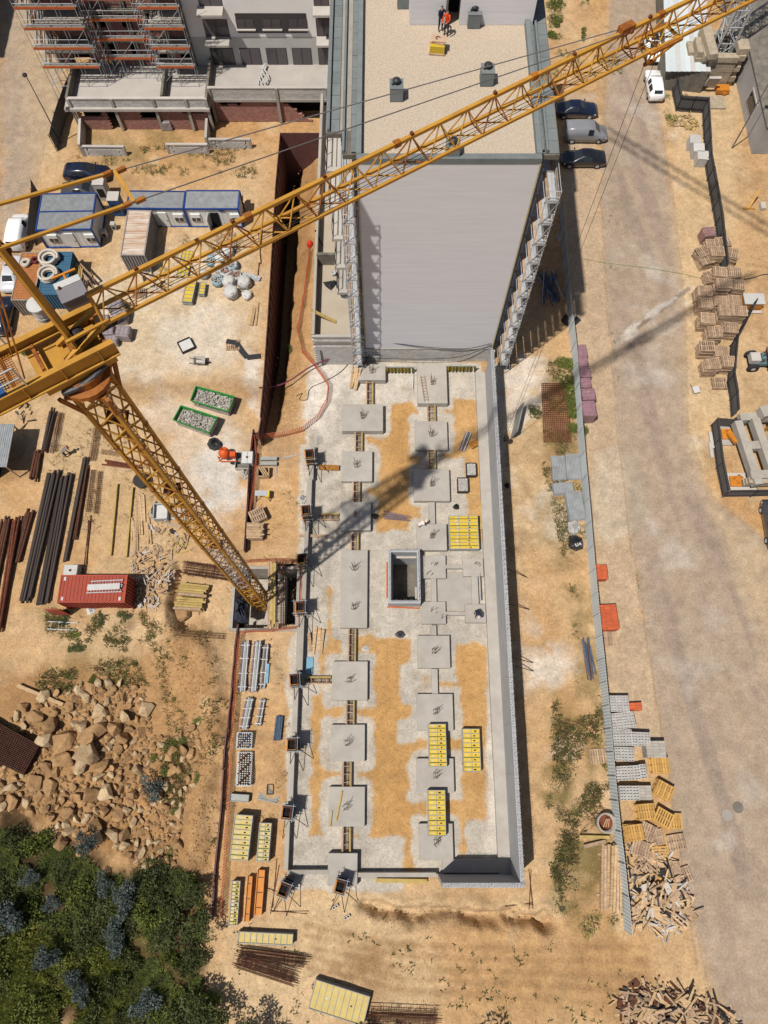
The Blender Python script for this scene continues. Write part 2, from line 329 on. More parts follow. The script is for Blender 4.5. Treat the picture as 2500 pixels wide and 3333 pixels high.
BM = sm(.5-(blind+n_edge*.8+n_mid*.45)/.25)
FD = sdf(W([(1015, 1180), (1600, 1180), (1660, 2850), (930, 2870), (960, 2200), (985, 1900), (1005, 1500)]), PX, PY)
paint([(1010, 1170), (1600, 1180), (1655, 2850), (930, 2870), (960, 2200), (985, 1900), (1005, 1500)], S(212, 166, 106), .8, .5, .8)
blend(BLIND, BM*sm(.5-(FD-.9)/.5)); blend(S(176, 160, 140), BM*sm(.5-FD/.5)*sm(fbm(PX, PY, .7, 95)*5-.5)*.6); blend(GRY, BM*sm(.5-FD/.5)*sm(n_mid*4+.1)*.6); blend(WHT, BM*sm(.5-FD/.5)*sm(-n_big*5-n_mid*2-.3)*.6)
for r in ([(1265, 1300), (1360, 1320), (1350, 1740), (1250, 1740)], [(1200, 2060), (1350, 2060), (1350, 2880), (1190, 2880)], [(1470, 2060), (1560, 2120), (1570, 2560), (1475, 2560)]):
    paint(r, S(206, 158, 98), 1, .8, .6, nz=1-BM)
paint([(1000, 1180), (1100, 1190), (1120, 1290), (1040, 1420), (990, 1360)], WHT, 1.2, 1.2, .85)
paint([(1590, 2400), (1650, 2400), (1650, 2800), (1585, 2800)], WHT, .7, .5, .6)
n3 = n_fine*.34+n_mid*.16+fbm(PX, PY, 2.6, 91, 2)*.16
C *= (1+n3)[..., None]
# relief
tr_n = fbm(PX*.25, PY*1.6, .9, 61, 3)*sm(1-np.abs(sdf(W([(660, 2930), (1800, 2960), (2050, 3060), (1950, 3340), (640, 3340)]), PX, PY)+3)/6)
Z = n_big*.25+n_mid*.11+n_fine*.07+fbm(PX, PY, 2.2, 71, 2)*.05+tr_n*.12
road_a = np.maximum(sm(-road_d/2), sm(.5-(FD-1.)/2)); Z *= 1-.85*road_a
def ridge(pts, wid, h):
    global Z
    d = ldist(W(pts), PX, PY)+n_edge*1.2; Z += h*np.exp(-(d/wid)**2)
ridge([(520, 1990), (560, 2080), (640, 2100), (690, 2200), (690, 2450), (640, 2700), (610, 2850)], 1.1, .9)
ridge([(560, 1860), (545, 1960), (580, 2060)], .6, .7); ridge([(585, 1860), (572, 1960), (600, 2040)], .45, -.6)
ridge([(360, 1985), (400, 2040)], .8, .5)
ridge([(1185, 2942), (1270, 2962), (1340, 2972), (1450, 2964), (1560, 2982), (1640, 2976), (1700, 2988), (1790, 3005)], .5, -1.5); ridge([(1180, 2925), (1340, 2950), (1560, 2955), (1780, 2975)], .45, .55)
ridge([(800, 2420), (880, 2470), (890, 2560)], 1.3, .45); ridge([(840, 2180), (880, 2210)], 1., .35)
slope = sm((-sdf(W([(-400, 2180), (340, 2170), (560, 2100), (690, 2150), (690, 2700), (610, 2900), (600, 3400), (-400, 3400)]), PX, PY))/7)
Z -= slope*1.6; Z += slope*(n_mid*1.5)
gp = sdf(W([(1935, 1480), (2000, 1450), (2065, 1500), (2095, 1620), (2085, 1720), (2000, 1765), (1935, 1750)]), PX, PY); Z += .12*sm(-gp/1.5)
n_tuft = fbm(PX, PY, .55, 77, 3)
# the deep trench beside the brown sheet fence
FENCE_TOP = 2.6
SHEET = [G(u, v, FENCE_TOP) for u, v in ((905, 432), (889, 603), (875, 844), (862, 1055), (848, 1250), (838, 1356), (829, 1409))]
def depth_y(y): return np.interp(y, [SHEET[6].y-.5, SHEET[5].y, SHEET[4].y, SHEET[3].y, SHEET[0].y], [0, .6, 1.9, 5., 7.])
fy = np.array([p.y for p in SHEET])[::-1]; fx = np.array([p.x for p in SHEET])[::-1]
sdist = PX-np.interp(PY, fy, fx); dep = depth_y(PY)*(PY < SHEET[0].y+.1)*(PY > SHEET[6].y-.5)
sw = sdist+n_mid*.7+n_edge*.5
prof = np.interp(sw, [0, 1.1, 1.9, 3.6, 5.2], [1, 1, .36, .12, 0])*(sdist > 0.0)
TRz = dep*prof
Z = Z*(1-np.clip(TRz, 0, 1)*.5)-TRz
trm = sm(TRz/1.2); C = C*(1-trm[..., None]*.65)+np.array(S(168, 124, 78))*(trm*.65)[..., None]*(1+n_mid*.8)[..., None]  # browns the trench floor: its shade is put into the ground colour
# ground level lookup
def gz(x, y):
    i = min(max((x-X0)/STEP, 0), NX-2); j = min(max((y-Y0)/STEP, 0), NY-2); a, b = int(i), int(j); u, v = i-a, j-b
    return float((Z[b, a]*(1-u)+Z[b, a+1]*u)*(1-v)+(Z[b+1, a]*(1-u)+Z[b+1, a+1]*u)*v)
def gnoise(x, y): i = min(max(int((x-X0)/STEP), 0), NX-1); j = min(max(int((y-Y0)/STEP), 0), NY-1); return float(n_tuft[j, i])
def gp_(u, v):
    p = G(u, v)
    for _ in range(3): p = G(u, v, gz(p.x, p.y))
    return p
PIT = W([(762, 1848), (974, 1838), (970, 2026), (752, 2050)])
LIFT = W([(1275, 1812), (1358, 1812), (1355, 1962), (1275, 1962)])
flat = np.minimum(sdf(PIT, PX, PY), sdf(LIFT, PX, PY)); Z *= sm(flat/1.)
# sink the ground below the surfaces that are built over it
fcx, fcy = (PX[:-1, :-1]+STEP/2), (PY[:-1, :-1]+STEP/2)
hole = (sdf(PIT, fcx, fcy) < .12)
hole |= (sdf(LIFT, fcx, fcy) < -.05)
rd = road_d[:-1, :-1]
cls = np.zeros(fcx.shape, int)                                       # 0 ground, 1 road, 2 pavement
pv = sdf(W([(1830, 300), (1940, 300), (1955, 640), (1975, 1000), (2000, 1300), (2050, 1750), (2100, 2060), (2160, 2440), (2240, 2960), (2100, 2960), (2000, 2450), (1930, 1700), (1870, 1100), (1840, 560)]), fcx, fcy)
lr = sdf(W([(-300, -20), (175, -20), (185, 180), (215, 300), (150, 470), (120, 600), (60, 720), (-300, 760)]), fcx, fcy)
cls[(rd < 0) | (lr < 0)] = 1; cls[(pv < 0) & (rd >= 0)] = 2
fl = sdf(W([(1015, 1180), (1600, 1180), (1660, 2850), (930, 2870), (960, 2200), (985, 1900), (1005, 1500)]), fcx, fcy)
cls[(fl < 0)] = 3
idx = np.arange(NX*NY).reshape(NY, NX)
quads = np.stack([idx[:-1, :-1], idx[:-1, 1:], idx[1:, 1:], idx[1:, :-1]], -1)
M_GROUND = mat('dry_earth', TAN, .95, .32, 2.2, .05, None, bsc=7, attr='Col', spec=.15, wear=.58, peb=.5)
M_ROAD = mat('dusty_asphalt', ROAD, .95, .25, 1.4, .008, None, bsc=40, attr='Col', spec=.15, wear=.58, peb=.25)
M_PAVE = mat('dusty_cobbles', PAVE, .95, .3, 3, .03, None, bsc=22, attr='Col', spec=.15, wear=.56)
def grid_obj(name, sel, m):
    q = quads[sel]; used = np.unique(q); re = np.zeros(NX*NY, np.int64); re[used] = np.arange(len(used)); q = re[q]
    co_ = np.stack([PX.ravel()[used], PY.ravel()[used], Z.ravel()[used]], -1).astype(np.float32); cc = C.reshape(-1, 3)[used]
    ex = []
    if name == 'ground':                                            # the sheet goes on to the horizon
        n = len(used); B = 2500; e = .4; zz = -.25
        ring = [(-B, -B), (B, -B), (B, B), (-B, B), (X0+e, Y0+e), (X1-e, Y0+e), (X1-e, Y1-e), (X0+e, Y1-e)]
        co_ = np.vstack([co_, [(x, y, zz) for x, y in ring]]).astype(np.float32); cc = np.vstack([cc, [TAN]*8])
        ex = [(n, n+1, n+5, n+4), (n+1, n+2, n+6, n+5), (n+2, n+3, n+7, n+6), (n+3, n, n+4, n+7)]
        q = np.vstack([q, ex])
    me = bpy.data.meshes.new(name); me.vertices.add(len(co_)); me.vertices.foreach_set('co', co_.ravel())
    me.loops.add(q.size); me.loops.foreach_set('vertex_index', q.ravel().astype(np.int32))
    me.polygons.add(len(q)); me.polygons.foreach_set('loop_start', np.arange(0, q.size, 4, dtype=np.int32)); me.polygons.foreach_set('loop_total', np.full(len(q), 4, np.int32))
    me.polygons.foreach_set('use_smooth', np.ones(len(q), bool)); me.update(calc_edges=True)
    at = me.attributes.new('Col', 'FLOAT_COLOR', 'POINT'); at.data.foreach_set('color', np.hstack([cc, np.ones((len(cc), 1))]).astype(np.float32).ravel())
    me.materials.append(m); o = bpy.data.objects.new(name, me); COL.objects.link(o); kind(o, 'structure'); return o
C = np.clip(C, .015, .6)
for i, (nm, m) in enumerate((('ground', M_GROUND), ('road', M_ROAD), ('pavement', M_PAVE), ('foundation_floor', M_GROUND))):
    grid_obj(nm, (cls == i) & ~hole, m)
# ---------------------------------------------------------------- the tower block with the gravel roof
def FP(u, v, y):
    "where the line of sight through (u, v) meets the upright plane at depth y"
    dx, dy = u-1250, 1666-v; k = y*(FPX*CT-dy*ST)/(FPX*ST+dy*CT); d = FPX*CT-dy*ST
    return V((dx/d*k, y, H-k))
M_FACADE = mat('grey_scratch_render', (.6, .59, .61), .95, .32, .9, .006, (.5, .49, .51), bsc=2.6, st=(.3, 1, 6), rv=0)
M_GRAVELR = mat('pale_roof_gravel', S(228, 211, 190), .95, .5, 9, .05, S(194, 172, 148), bsc=16, rv=0, wear=.52)
M_CREAM = mat('cream_edge_profile', S(222, 208, 158), .7, .2, 3)
YF, ZR = 36.0, 24.0
tw = thing('apartment_block', 'tall grey rendered block with pale gravel roof and blank front wall', 'building', (4, 42, 0))
blk('front_wall', (4.15, YF+.15, 13.05), (11.8, .3, 21.7), M_FACADE, tw)
blk('side_wall', (-1.6, 50, 11.9), (.3, 27.4, 23.6), M_FACADE, tw); blk('side_wall', (9.9, 50, 11.9), (.3, 27.4, 23.6), M_FACADE, tw)
blk('rear_wall', (4.15, 64, 11.9), (11.8, .3, 23.6), M_FACADE, tw)
blk('block_base', (4.15, YF+.14, 1.1), (11.8, .24, 2.2), M_BLOCK, tw)
for k in range(5):
    for x in np.arange(-1.75, 10.0, .5):
        if rnd.random() < .98: blk('grey_block', (x+.25+(k % 2)*.24-.12, YF+.1, .24+k*.42), (.485, .3, .405), M_BLOCK, tw)
for z in (2.2,): blk('ledge', (4.15, YF+.05, z), (11.9, .3, .06), M_CONC, tw)
for x in (-1.72, 10.02): blk('corner_profile', (x, YF+.02, 13), (.1, .1, 21.9), M_CREAM, tw)
blk('roof', (4.15, 50, ZR-.12), (11.2, 27.4, .2), M_GRAVELR, tw)
for c, d in (((4.15, YF+.22, ZR+.1), (11.8, .44, .56)), ((-1.62, 50, ZR+.12), (.34, 27.1, .6)), ((9.92, 50, ZR+.12), (.34, 27.1, .6))):
    blk('parapet', c, d, M_FELT, tw)
# felt strips over the balcony stacks, sheet by sheet
def felt(x0, x1, y0, y1, z, mid=None):
    y = y0
    while y < y1:
        d = 1.05; blk('felt_sheet', ((x0+x1)/2, min(y+d/2, y1-.2), z+rnd.uniform(0, .012)), (x1-x0-.03, d-.03, .05), M_FELT, tw); y += d
blk('balcony_roof', (-3.24, 51.4, 23.7), (1.15, 25.6, .35), M_CONCD, tw); blk('balcony_roof', (-2.22, 50.4, 23.72), (.86, 27.2, .35), M_CONCD, tw); blk('balcony_roof', (10.72, 50.4, 23.7), (1.25, 27.2, .35), M_CONCD, tw)
felt(-3.8, -2.9, 38.7, 64, 23.9); felt(-2.15, -1.8, 36.9, 64, 24.02); felt(-2.65, -2.4, 36.9, 38.6, 23.93); felt(10.15, 11.3, 36.9, 64, 23.9); felt(10.1, 10.3, 36.9, 64, 24.2)
blk('drain_strip', (-2.52, 51.5, 23.91), (.72, 25.4, .04), M_CONC, tw)
for x in (-3.62, -2.63): blk('felt_upstand', (x, 51.4+(.0 if x < -3 else -.9), 24.02), (.16, 25.4+(0 if x < -3 else 1.8), .3), M_FELT, tw)
blk('felt_upstand', (10.5, 50.4, 24.05), (.14, 27, .34), M_FELT, tw)
# roof vents
for u, v in ((1290, 330), (1583, 280), (1541, 92), (1313, 28), (1472, 523)):
    p = G(u, v, ZR); b = blk('vent_box', (p.x, p.y+.4, ZR+.5), (.86, .9, .95), M_FELT, tw)
    m = MB(); m.lathe((p.x, p.y+.45, ZR+.97), [(.2, 0), (.2, .16), (.27, .18), (.27, .28), (.16, .36), (.03, .4)], 10); m.tube((p.x-.2, p.y+.3, ZR+1.), (p.x-.3, p.y+.2, ZR+1.2), .05)
    m.obj('cowl', M_BLACK, b, True)
    blk('felt_cap', (p.x, p.y+.4, ZR+.985), (.9, .94, .03), M_FELT, b)
# stair house at the top of the picture
for c, d in (((3.0, 48.4, 25.5), (2.45, .3, 3.0)), ((7.75, 48.4, 25.5), (5.1, .3, 3.0)), ((1.9, 51, 25.5), (.3, 5, 3)), ((10.2, 51, 25.5), (.3, 5, 3)), ((6.05, 51, 27.1), (8.7, 5.4, .25)), ((4.72, 48.4, 26.7), (1., .3, .55))):
    blk('stair_house_wall', c, d, M_FACADE, tw)
blk('stair_house_doorway', (4.72, 49.6, 25.2), (1.0, .1, 2.5), M_DARK, tw); blk('door_post', (4.3, 48.3, 25.3), (.1, .34, 2.6), M_CONCD, tw)
# balconies of the west side
for i, z in enumerate((20.8, 17.4, 13.95, 10.5, 7.15)):
    s = blk('balcony_slab', (-2.95, 44.5, z), (2.2, 12.2, .28), M_LIGHT, tw)
    blk('slab_edge', (-4.03, 44.5, z+.06), (.06, 12.2, .5), M_LIGHT, s)
    for x in (-3.6, -3.3): blk('gutter_groove', (x, 43.5, z+.15), (.07, 9.5, .03), M_CONCD, s)
    for x, n in ((-4.0, 6),):
        for k in range(n): rod('railing_post', (x, 38.6+k*1.2, z+.1), (x, 38.6+k*1.2, z+1.15), .025, M_DSTEEL, s)
        rod('railing_rail', (x, 38.6, z+1.15), (x, 44.6, z+1.15), .028, M_DSTEEL, s)
# terrace block beside the tower
tr = thing('terrace_block', 'low terrace of grey blocks with pale deck beside the tall block', 'building', (-4, 44, 0))
blk('deck', (-4.05, 50, 3.62), (4.4, 27.8, .2), mat('terrace_screed', S(214, 200, 180), .9, .3, .7, .002, S(192, 176, 156)), tr)
blk('left_parapet', (-6.33, 50, 4.3), (.25, 28.4, 1.2), M_CONC, tr); blk('front_parapet', (-4.1, 35.72, 4.58), (4.7, .25, .3), M_LIGHT, tr)
blk('left_wall', (-6.33, 50, .4), (.25, 28.4, 6.6), M_CONCD, tr); blk('beam', (-4.1, 35.74, 3.5), (4.7, .22, .25), M_CONC, tr)
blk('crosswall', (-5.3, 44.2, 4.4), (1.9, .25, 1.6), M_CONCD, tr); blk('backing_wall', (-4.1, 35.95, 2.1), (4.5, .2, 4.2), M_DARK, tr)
for k in range(21):
    z = .1+k*.2
    if abs(z-3.5) < .22: continue
    for x in np.arange(-6.4, -1.9, .5):
        blk('grey_block', (x+.25+(k % 2)*.2-.1, 35.72, z), (.485, .26, .185), M_BLOCK, tr)
for x in (-5.85, ): rod('waste_pipe', (x, 35.5, .1), (x, 35.5, 2.6), .04, M_DSTEEL, tr)
# things on the terrace
def crumple(name, label, cat, pts, h, m, group=None, seed=1, z=None, res=9, noise=.5):
    "a crumpled sheet: an outline filled with a bumpy grid"
    c = sum((V(p) for p in pts), V())/len(pts); rs = random.Random(seed); n = len(pts); vs = [c-c+V((0, 0, h))]; fs = []
    K = 5
    for j in range(1, K+1):
        for i in range(n*3):
            a, b = V(pts[i//3]), V(pts[(i//3+1) % n]); e = a.lerp(b, (i % 3)/3)-c; t = j/K
            hh = h*(1-t**2)*(1+rs.uniform(-noise, noise)) if j < K else .01
            vs.append(V((e.x*t*(1+rs.uniform(-.06, .06)), e.y*t*(1+rs.uniform(-.06, .06)), max(.01, hh)+(rs.uniform(0, h*.35) if j < K else 0))))
    N = n*3
    fs = [(0, 1+i, 1+(i+1) % N) for i in range(N)]+[(1+j*N+i, 1+(j+1)*N+i, 1+(j+1)*N+(i+1) % N, 1+j*N+(i+1) % N) for j in range(K-1) for i in range(N)]
    m_ = MB(); m_.add(vs, fs); o = m_.obj(name, m); o.location = (c.x, c.y, c.z if z is None else z); return tag(o, label, cat, group)
Gz = lambda u, v, z: G(u, v, z)
crumple('plastic_sheet', 'crumpled black plastic sheet dropped on the terrace deck', 'plastic sheet', [G(u, v, 3.72) for u, v in ((1052, 918), (1090, 912), (1100, 920), (1092, 930), (1078, 945), (1060, 932))], .25, M_BLACK, seed=3)
crumple('plastic_sheet', 'long black plastic strip lying along the balcony edge on the terrace', 'plastic sheet', [G(u, v, 3.72) for u, v in ((1097, 880), (1104, 880), (1101, 920), (1110, 950), (1138, 965), (1138, 975), (1112, 970), (1095, 935))], .2, M_BLACK, seed=5)
t = thing('bucket', 'grey bucket standing alone on the terrace deck', 'bucket', G(1087, 895, 3.72)); m = MB(); m.lathe((0, 0, 0), [(.17, 0), (.22, .42), (.19, .42), (.15, .05)], 12); m.obj('tub', M_STEEL, t, True, True); m = MB(); m.path([(.21*math.cos(a), .21*math.sin(a)*.3, .4+.15*math.sin(a)) for a in np.linspace(0, math.pi, 7)], .012); m.obj('handle', M_DSTEEL, t, False, True)
def plank_thing(name, label, p, q, w, h, m, cat='plank', group=None):
    b = MB(); c = (V(p)+V(q))/2; b.beam(V(p)-c, V(q)-c, w, h); o = b.obj(name, m); o.location = c; return tag(o, label, cat, group)
plank_thing('plank', 'broad timber plank leaning across the terrace side wall', G(1012, 1008, 5.0), G(1094, 1048, 3.78), .3, .06, M_WOODY)
t = plank_thing('steel_pole', 'grey steel pole leaning over the terrace wall near red mesh end', G(1025, 748, 5.0), G(1050, 800, 3.8), .09, .09, M_DSTEEL, 'pole')
# ---------------------------------------------------------------- scaffolds on both sides of the tower
def side_scaffold(x0, x1, label, sgn):
    t = thing('side_scaffold', label, 'scaffold', ((x0+x1)/2, 37, 0)); ys = (34.6, 37.1, 39.6, 42.1); zs = [1.6+2.05*k for k in range(11)]
    xo = x1 if sgn > 0 else x0
    for y in ys:
        for x in (x0, x1):
            rod('standard', (x, y, 0), (x, y, 23.2 if y < 36 else 22.5), .03, M_STEEL, t)
            if y < 40:
                for z in zs: m = blk('coupler', (x, y, z), (.1, .1, .08), M_DSTEEL, t)
    for z in zs:
        for y in ys: rod('transom', (x0-.1, y, z), (x1+.1, y, z), .025, M_STEEL, t)
        for x in (x0, x1): rod('ledger', (x, ys[0]-.1, z), (x, ys[-1]+.1, z), .025, M_STEEL, t)
        for h in (.5, 1.):
            rod('guardrail', (xo, ys[0]-.1, z+h), (xo, ys[-1]+.1, z+h), .022, M_STEEL, t); rod('end_rail', (x0, ys[0], z+h), (x1, ys[0], z+h), .022, M_STEEL, t)
        for j in range(3):
            for i in range(3):
                blk('plank', (x0+.1+(x1-x0-.2)*(i+.5)/3, (ys[j]+ys[j+1])/2, z+.06), ((x1-x0)/3-.05, 2.42, .05), M_STEEL if (i+j) % 3 else M_WOODG, t)
        blk('toe_board', (xo, 38.3, z+.16), (.03, 7.3, .18), M_WOODG, t); blk('end_toe_board', ((x0+x1)/2, ys[0], z+.16), (x1-x0-.06, .03, .16), M_STEEL, t)
    for k in range(10):
        y = ys[0]; rod('diagonal_brace', (x0, y-.05, zs[k]), (x1, y-.05, zs[k]+2.05), .02, M_STEEL, t)
        rod('diagonal_brace', (xo, ys[k % 3], zs[k]), (xo, ys[k % 3+1], zs[k]+2.05), .02, M_STEEL, t)
    return t
side_scaffold(-2.85, -2.05, 'galvanised scaffold climbing the left side of the tall grey block above the terrace', -1)
side_scaffold(10.6, 11.45, 'galvanised scaffold climbing the right side of the tall grey block by the parked cars', 1)
# ---------------------------------------------------------------- unfinished building at the top left
M_BRICKM = mat('red_hollow_brick', S(190, 140, 128), .95, .4, 3, .01, S(146, 106, 98), rv=.14)
ub = thing('unfinished_building', 'unfinished brick and concrete building with light rendered half behind scaffolding', 'building', (-20, 72, 0))
YB, ZD = 70.4, 2.9
XL, XM, XR = -34.5, -20.2, -5.6
# rendered half
blk('rendered_wall', ((XM+XR)/2, YB+.3, 10.9), (XR-XM, .3, 9.6), mat('pale_grey_render', (.66, .64, .625), .95, .15, .5, .002, (.55, .53, .52), rv=.02), ub)
blk('plinth_wall', ((XM+XR)/2, YB+.32, 4.5), (XR-XM, .3, 3.3), mat('white_primer', S(220, 218, 216), .95, .25, .7, .002, S(196, 190, 180), rv=.02), ub)
M_FRAME = pmat('window_frame', (.04, .035, .04), .5); M_PANE = pmat('dusty_pane', (.075, .065, .07), .2, .5, 0, .15)
def window(u0, v0, u1, v1, y=YB+.14, par=None, cols=2, sill=True):
    a, b = FP(u0, v1, y), FP(u1, v0, y); w_, h_ = b.x-a.x, b.z-a.z; c = (a+b)/2; f = blk('window', (c.x, y+.03, c.z), (w_, .06, h_), M_FRAME, par or ub)
    for k in range(cols): blk('pane', (a.x+w_*(k+.5)/cols, y-.01, c.z), (w_/cols-.12, .03, h_-.14), M_PANE, f)
    if sill: blk('sill', (c.x, y-.1, a.z-.06), (w_+.16, .22, .08), M_LIGHT, f)
for u0, u1 in ((695, 757), (789, 845), (873, 931), (956, 1012), (1039, 1078)): window(u0, 156, u1, 212, par=ub)
blk('panel_band', (FP(884, 78, YB).x, YB+.12, FP(884, 78, YB).z), (FP(998, 78, YB).x-FP(769, 78, YB).x, .04, 2.05), M_FRAME, ub)
for u0, u1 in ((772, 824), (857, 912), (942, 998)): window(u0, 62, u1, 93, YB+.09, cols=2)
window(672, 62, 738, 122); window(1032, 58, 1075, 118); window(650, -20, 718, 24); window(1022, -20, 1070, 20)
for u0, u1, v in ((640, 724, 52), (668, 746, 150), (1018, 1080, 52), (1030, 1080, 150)):
    a, b = FP(u0, v, YB-1.1), FP(u1, v, YB-1.1); blk('balcony_slab', ((a.x+b.x)/2, YB-.45, a.z), (b.x-a.x, 1.4, .22), M_LIGHT, ub)
# raw half: slabs, piers, dark openings, courses of brick
for z in (ZD+3.1, ZD+6.2, ZD+9.3, ZD+12.4): blk('floor_slab', ((XL+XM)/2, YB-.1, z), (XM-XL, .7, .3), M_CONCD, ub)
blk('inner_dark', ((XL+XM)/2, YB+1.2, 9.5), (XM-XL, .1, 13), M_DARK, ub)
bx = [XL, -33, -31.2, -29.4, -28.2, -26.6, -25.6, -24., -23., -21.6, XM]
for f in range(4):
    z0 = ZD+.1+f*3.1
    for k in range(len(bx)-1):
        x0, x1 = bx[k], bx[k+1]; op = k % 2 == 1
        hs = 3. if not op else (1.0 if f else .0)
        if hs: 
            n = int(hs/.2)
            b = MB()
            for r in range(n):
                L = x1-x0; nb = max(1, round(L/.33))
                for q in range(nb): b.box((x0+L*(q+.5)/nb, YB+.2+rnd.uniform(-.008, .008), z0+.1+r*.2), (L/nb-.015, .2, .185))
            kind(b.obj('brick_courses', M_BRICKM, ub), 'stuff')
        if op: blk('opening_lintel', ((x0+x1)/2, YB+.2, z0+2.75), (x1-x0, .24, .4), M_CONCD, ub)
    for x in (XL, -29.0, -25.8, -22.6, XM): blk('pier', (x, YB+.12, z0+1.4), (.32, .36, 2.8), M_CONCD, ub)
for f in range(1, 5):
    z = ZD+f*3.1
    for x0, x1 in ((-34.6, -29.6), (-23.2, -20)): blk('balcony_slab', ((x0+x1)/2, YB-1.1, z), (x1-x0, 1.8, .22), M_CONC, ub)
# podium
blk('podium_deck', (-25.9, 67.5, ZD-.15), (15.2, 6.4, .3), M_LIGHT, ub); blk('podium_deck', (-12.2, 68.2, ZD-.1), (12.6, 5.2, .3), M_LIGHT, ub)
blk('drain_curb', (-12.2, 67.2, ZD+.12), (12.4, .15, .1), M_WHITE, ub)
for x, y0, y1 in ((-32.9, 64.7, 70.2), (-23.1, 65, 68.8), (-18.45, 64.7, 70.3)): blk('podium_side_wall', (x, (y0+y1)/2, 3.35), (.25, y1-y0, 1.3), M_CONCD, ub)
def block_wall(x0, x1, y, z0, z1, par, m=M_BLOCK, bw=.5, bh=.2, th=.2, cap=True, gaps=()):
    r = 0; z = z0
    while z < z1-.05:
        x = x0-(r % 2)*bw/2
        while x < x1-.02:
            a, b = max(x, x0), min(x+bw, x1); mid = (a+b)/2
            if not any(g0 < mid < g1 and z < gz1 and z+bh > gz0 for g0, g1, gz0, gz1 in gaps): blk('block', (mid, y+rnd.uniform(-.006, .006), z+bh/2), (b-a-.018, th, bh-.018), m, par)
            x += bw
        z += bh; r += 1
    if cap: blk('coping', ((x0+x1)/2, y, z1+.05), (x1-x0, th+.1, .12), M_LIGHT, par)
block_wall(-32.8, -18.5, 64.7, 2.75, 3.85, ub, bh=.28, bw=.6)
block_wall(-18.3, -5.8, 65.75, 2.95, 4.2, ub, bh=.31, bw=.6)
for x in (-32.8, -28.3, -24, -20.6, -18.5): blk('column', (x, 64.62, 2.0), (.28, .3, 3.9), M_CONC, ub)
for x in (-18.2, -11.2, -5.9): blk('column', (x, 65.68, 2.2), (.28, .3, 4.2), M_CONC, ub)
blk('ring_beam', (-25.6, 64.68, 2.66), (14.3, .26, .2), M_CONC, ub); blk('ring_beam', (-12.1, 65.73, 2.78), (12.4, .26, .3), M_CONC, ub)
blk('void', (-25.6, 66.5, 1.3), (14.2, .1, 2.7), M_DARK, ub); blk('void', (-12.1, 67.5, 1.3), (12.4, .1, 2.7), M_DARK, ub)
def brick_wall(x0, x1, y, z0, z1, gaps, par, ragged=None):
    b = MB(); r = 0; z = z0
    while z < z1-.02:
        x = x0-(r % 2)*.17
        while x < x1:
            a, c = max(x, x0), min(x+.34, x1); mid = (a+c)/2
            if c-a > .03 and not any(g0 < mid < g1 and z+.1 > g2 and z < g3 for g0, g1, g2, g3 in gaps) and not (ragged and ragged(mid, z)): b.box((mid, y+rnd.uniform(-.01, .01), z+.1), (c-a-.016, .16, .185))
            x += .34
        z += .2; r += 1
    kind(b.obj('brick_courses', M_BRICKM, par), 'stuff')
brick_wall(-32.6, -18.6, 64.8, 0, 2.6, ((-32.1, -29.9, 1.5, 9), (-29.4, -28.5, -1, 9), (-25.9, -24.1, 1.3, 9), (-21.4, -19, 1.9, 9)), ub)
brick_wall(-18, -6, 65.9, 0, 2.7, (), ub, lambda x, z: (x > -11 and z > 2.6-(x+11)*.9+rnd.uniform(-.2, .2)) or (-17.4 < x < -15.2 and z > 2.0+rnd.uniform(-.2, .4)))
# hose bundle on the deck
m = MB()
for k in range(5): m.path([(-13+.12*k+.3*math.sin(j*.6+k), 70.2-.3*j, ZD+.2+.12*k*(.5)+.08*(k % 2)) for j in range(10)], .06)
tag(m.obj('cable_bundle', M_WHITE), 'tangled pale cables hanging down the middle of the rendered podium deck', 'cables')
# scaffold before the raw half
M_ORB = mat('orange_toe_board', S(226, 108, 48), .7, .2, 3, rv=.08)
fs = thing('facade_scaffold', 'galvanised scaffold with orange toe boards before the unfinished brick facade', 'scaffold', (-27, 68, 0))
segs = [((-35.2, 68.2), (-29.4, 68.2)), ((-29.4, 68.2), (-29.4, 69.4)), ((-29.4, 69.4), (-23.4, 69.4)), ((-23.4, 69.4), (-23.4, 68.2)), ((-23.4, 68.2), (-19.6, 68.2)), ((-35.2, 68.2), (-36.2, 73))]
for (xa, ya), (xb, yb) in segs:
    L = math.hypot(xb-xa, yb-ya); n = max(1, round(L/2.2)); d = V(((xb-xa)/L, (yb-ya)/L, 0)); nn = V((d.y, -d.x, 0))*.75
    for k in range(n+1):
        p = V((xa, ya, 0))+d*L*k/n
        for q in (p, p+nn): rod('standard', (q.x, q.y, 0 if q.x < -33 else ZD), (q.x, q.y, 15), .03, M_STEEL, fs, 6)
    for lv in range(6):
        z = ZD+2.05*lv+.1+(2 if lv == 0 else 0)*0
        p, q = V((xa, ya, z)), V((xb, yb, z))
        if lv:
            for i in range(2): o = (nn*(i+.5)/2); bar('plank', p+o, q+o, .05, M_WOODG if i else M_STEEL, fs, .33)
            bar('toe_board', p+nn*1.04+V((0, 0, .14)), q+nn*1.04+V((0, 0, .14)), .03, M_ORB, fs, .2)
            for h in (.55, 1.05): rod('guardrail', p+nn+V((0, 0, h)), q+nn+V((0, 0, h)), .024, M_STEEL, fs, 6)
        rod('ledger', p, q, .024, M_STEEL, fs, 6); rod('ledger', p+nn, q+nn, .024, M_STEEL, fs, 6)
        for k in range(n+1): rod('transom', p+d*L*k/n, p+d*L*k/n+nn, .022, M_STEEL, fs, 6)
        if L > 2 and lv < 5: rod('diagonal_brace', p+nn*1.03+d*L*(lv % n)/n, p+nn*1.03+d*L*(lv % n+1)/n+V((0, 0, 2.05)), .022, M_STEEL, fs, 6)
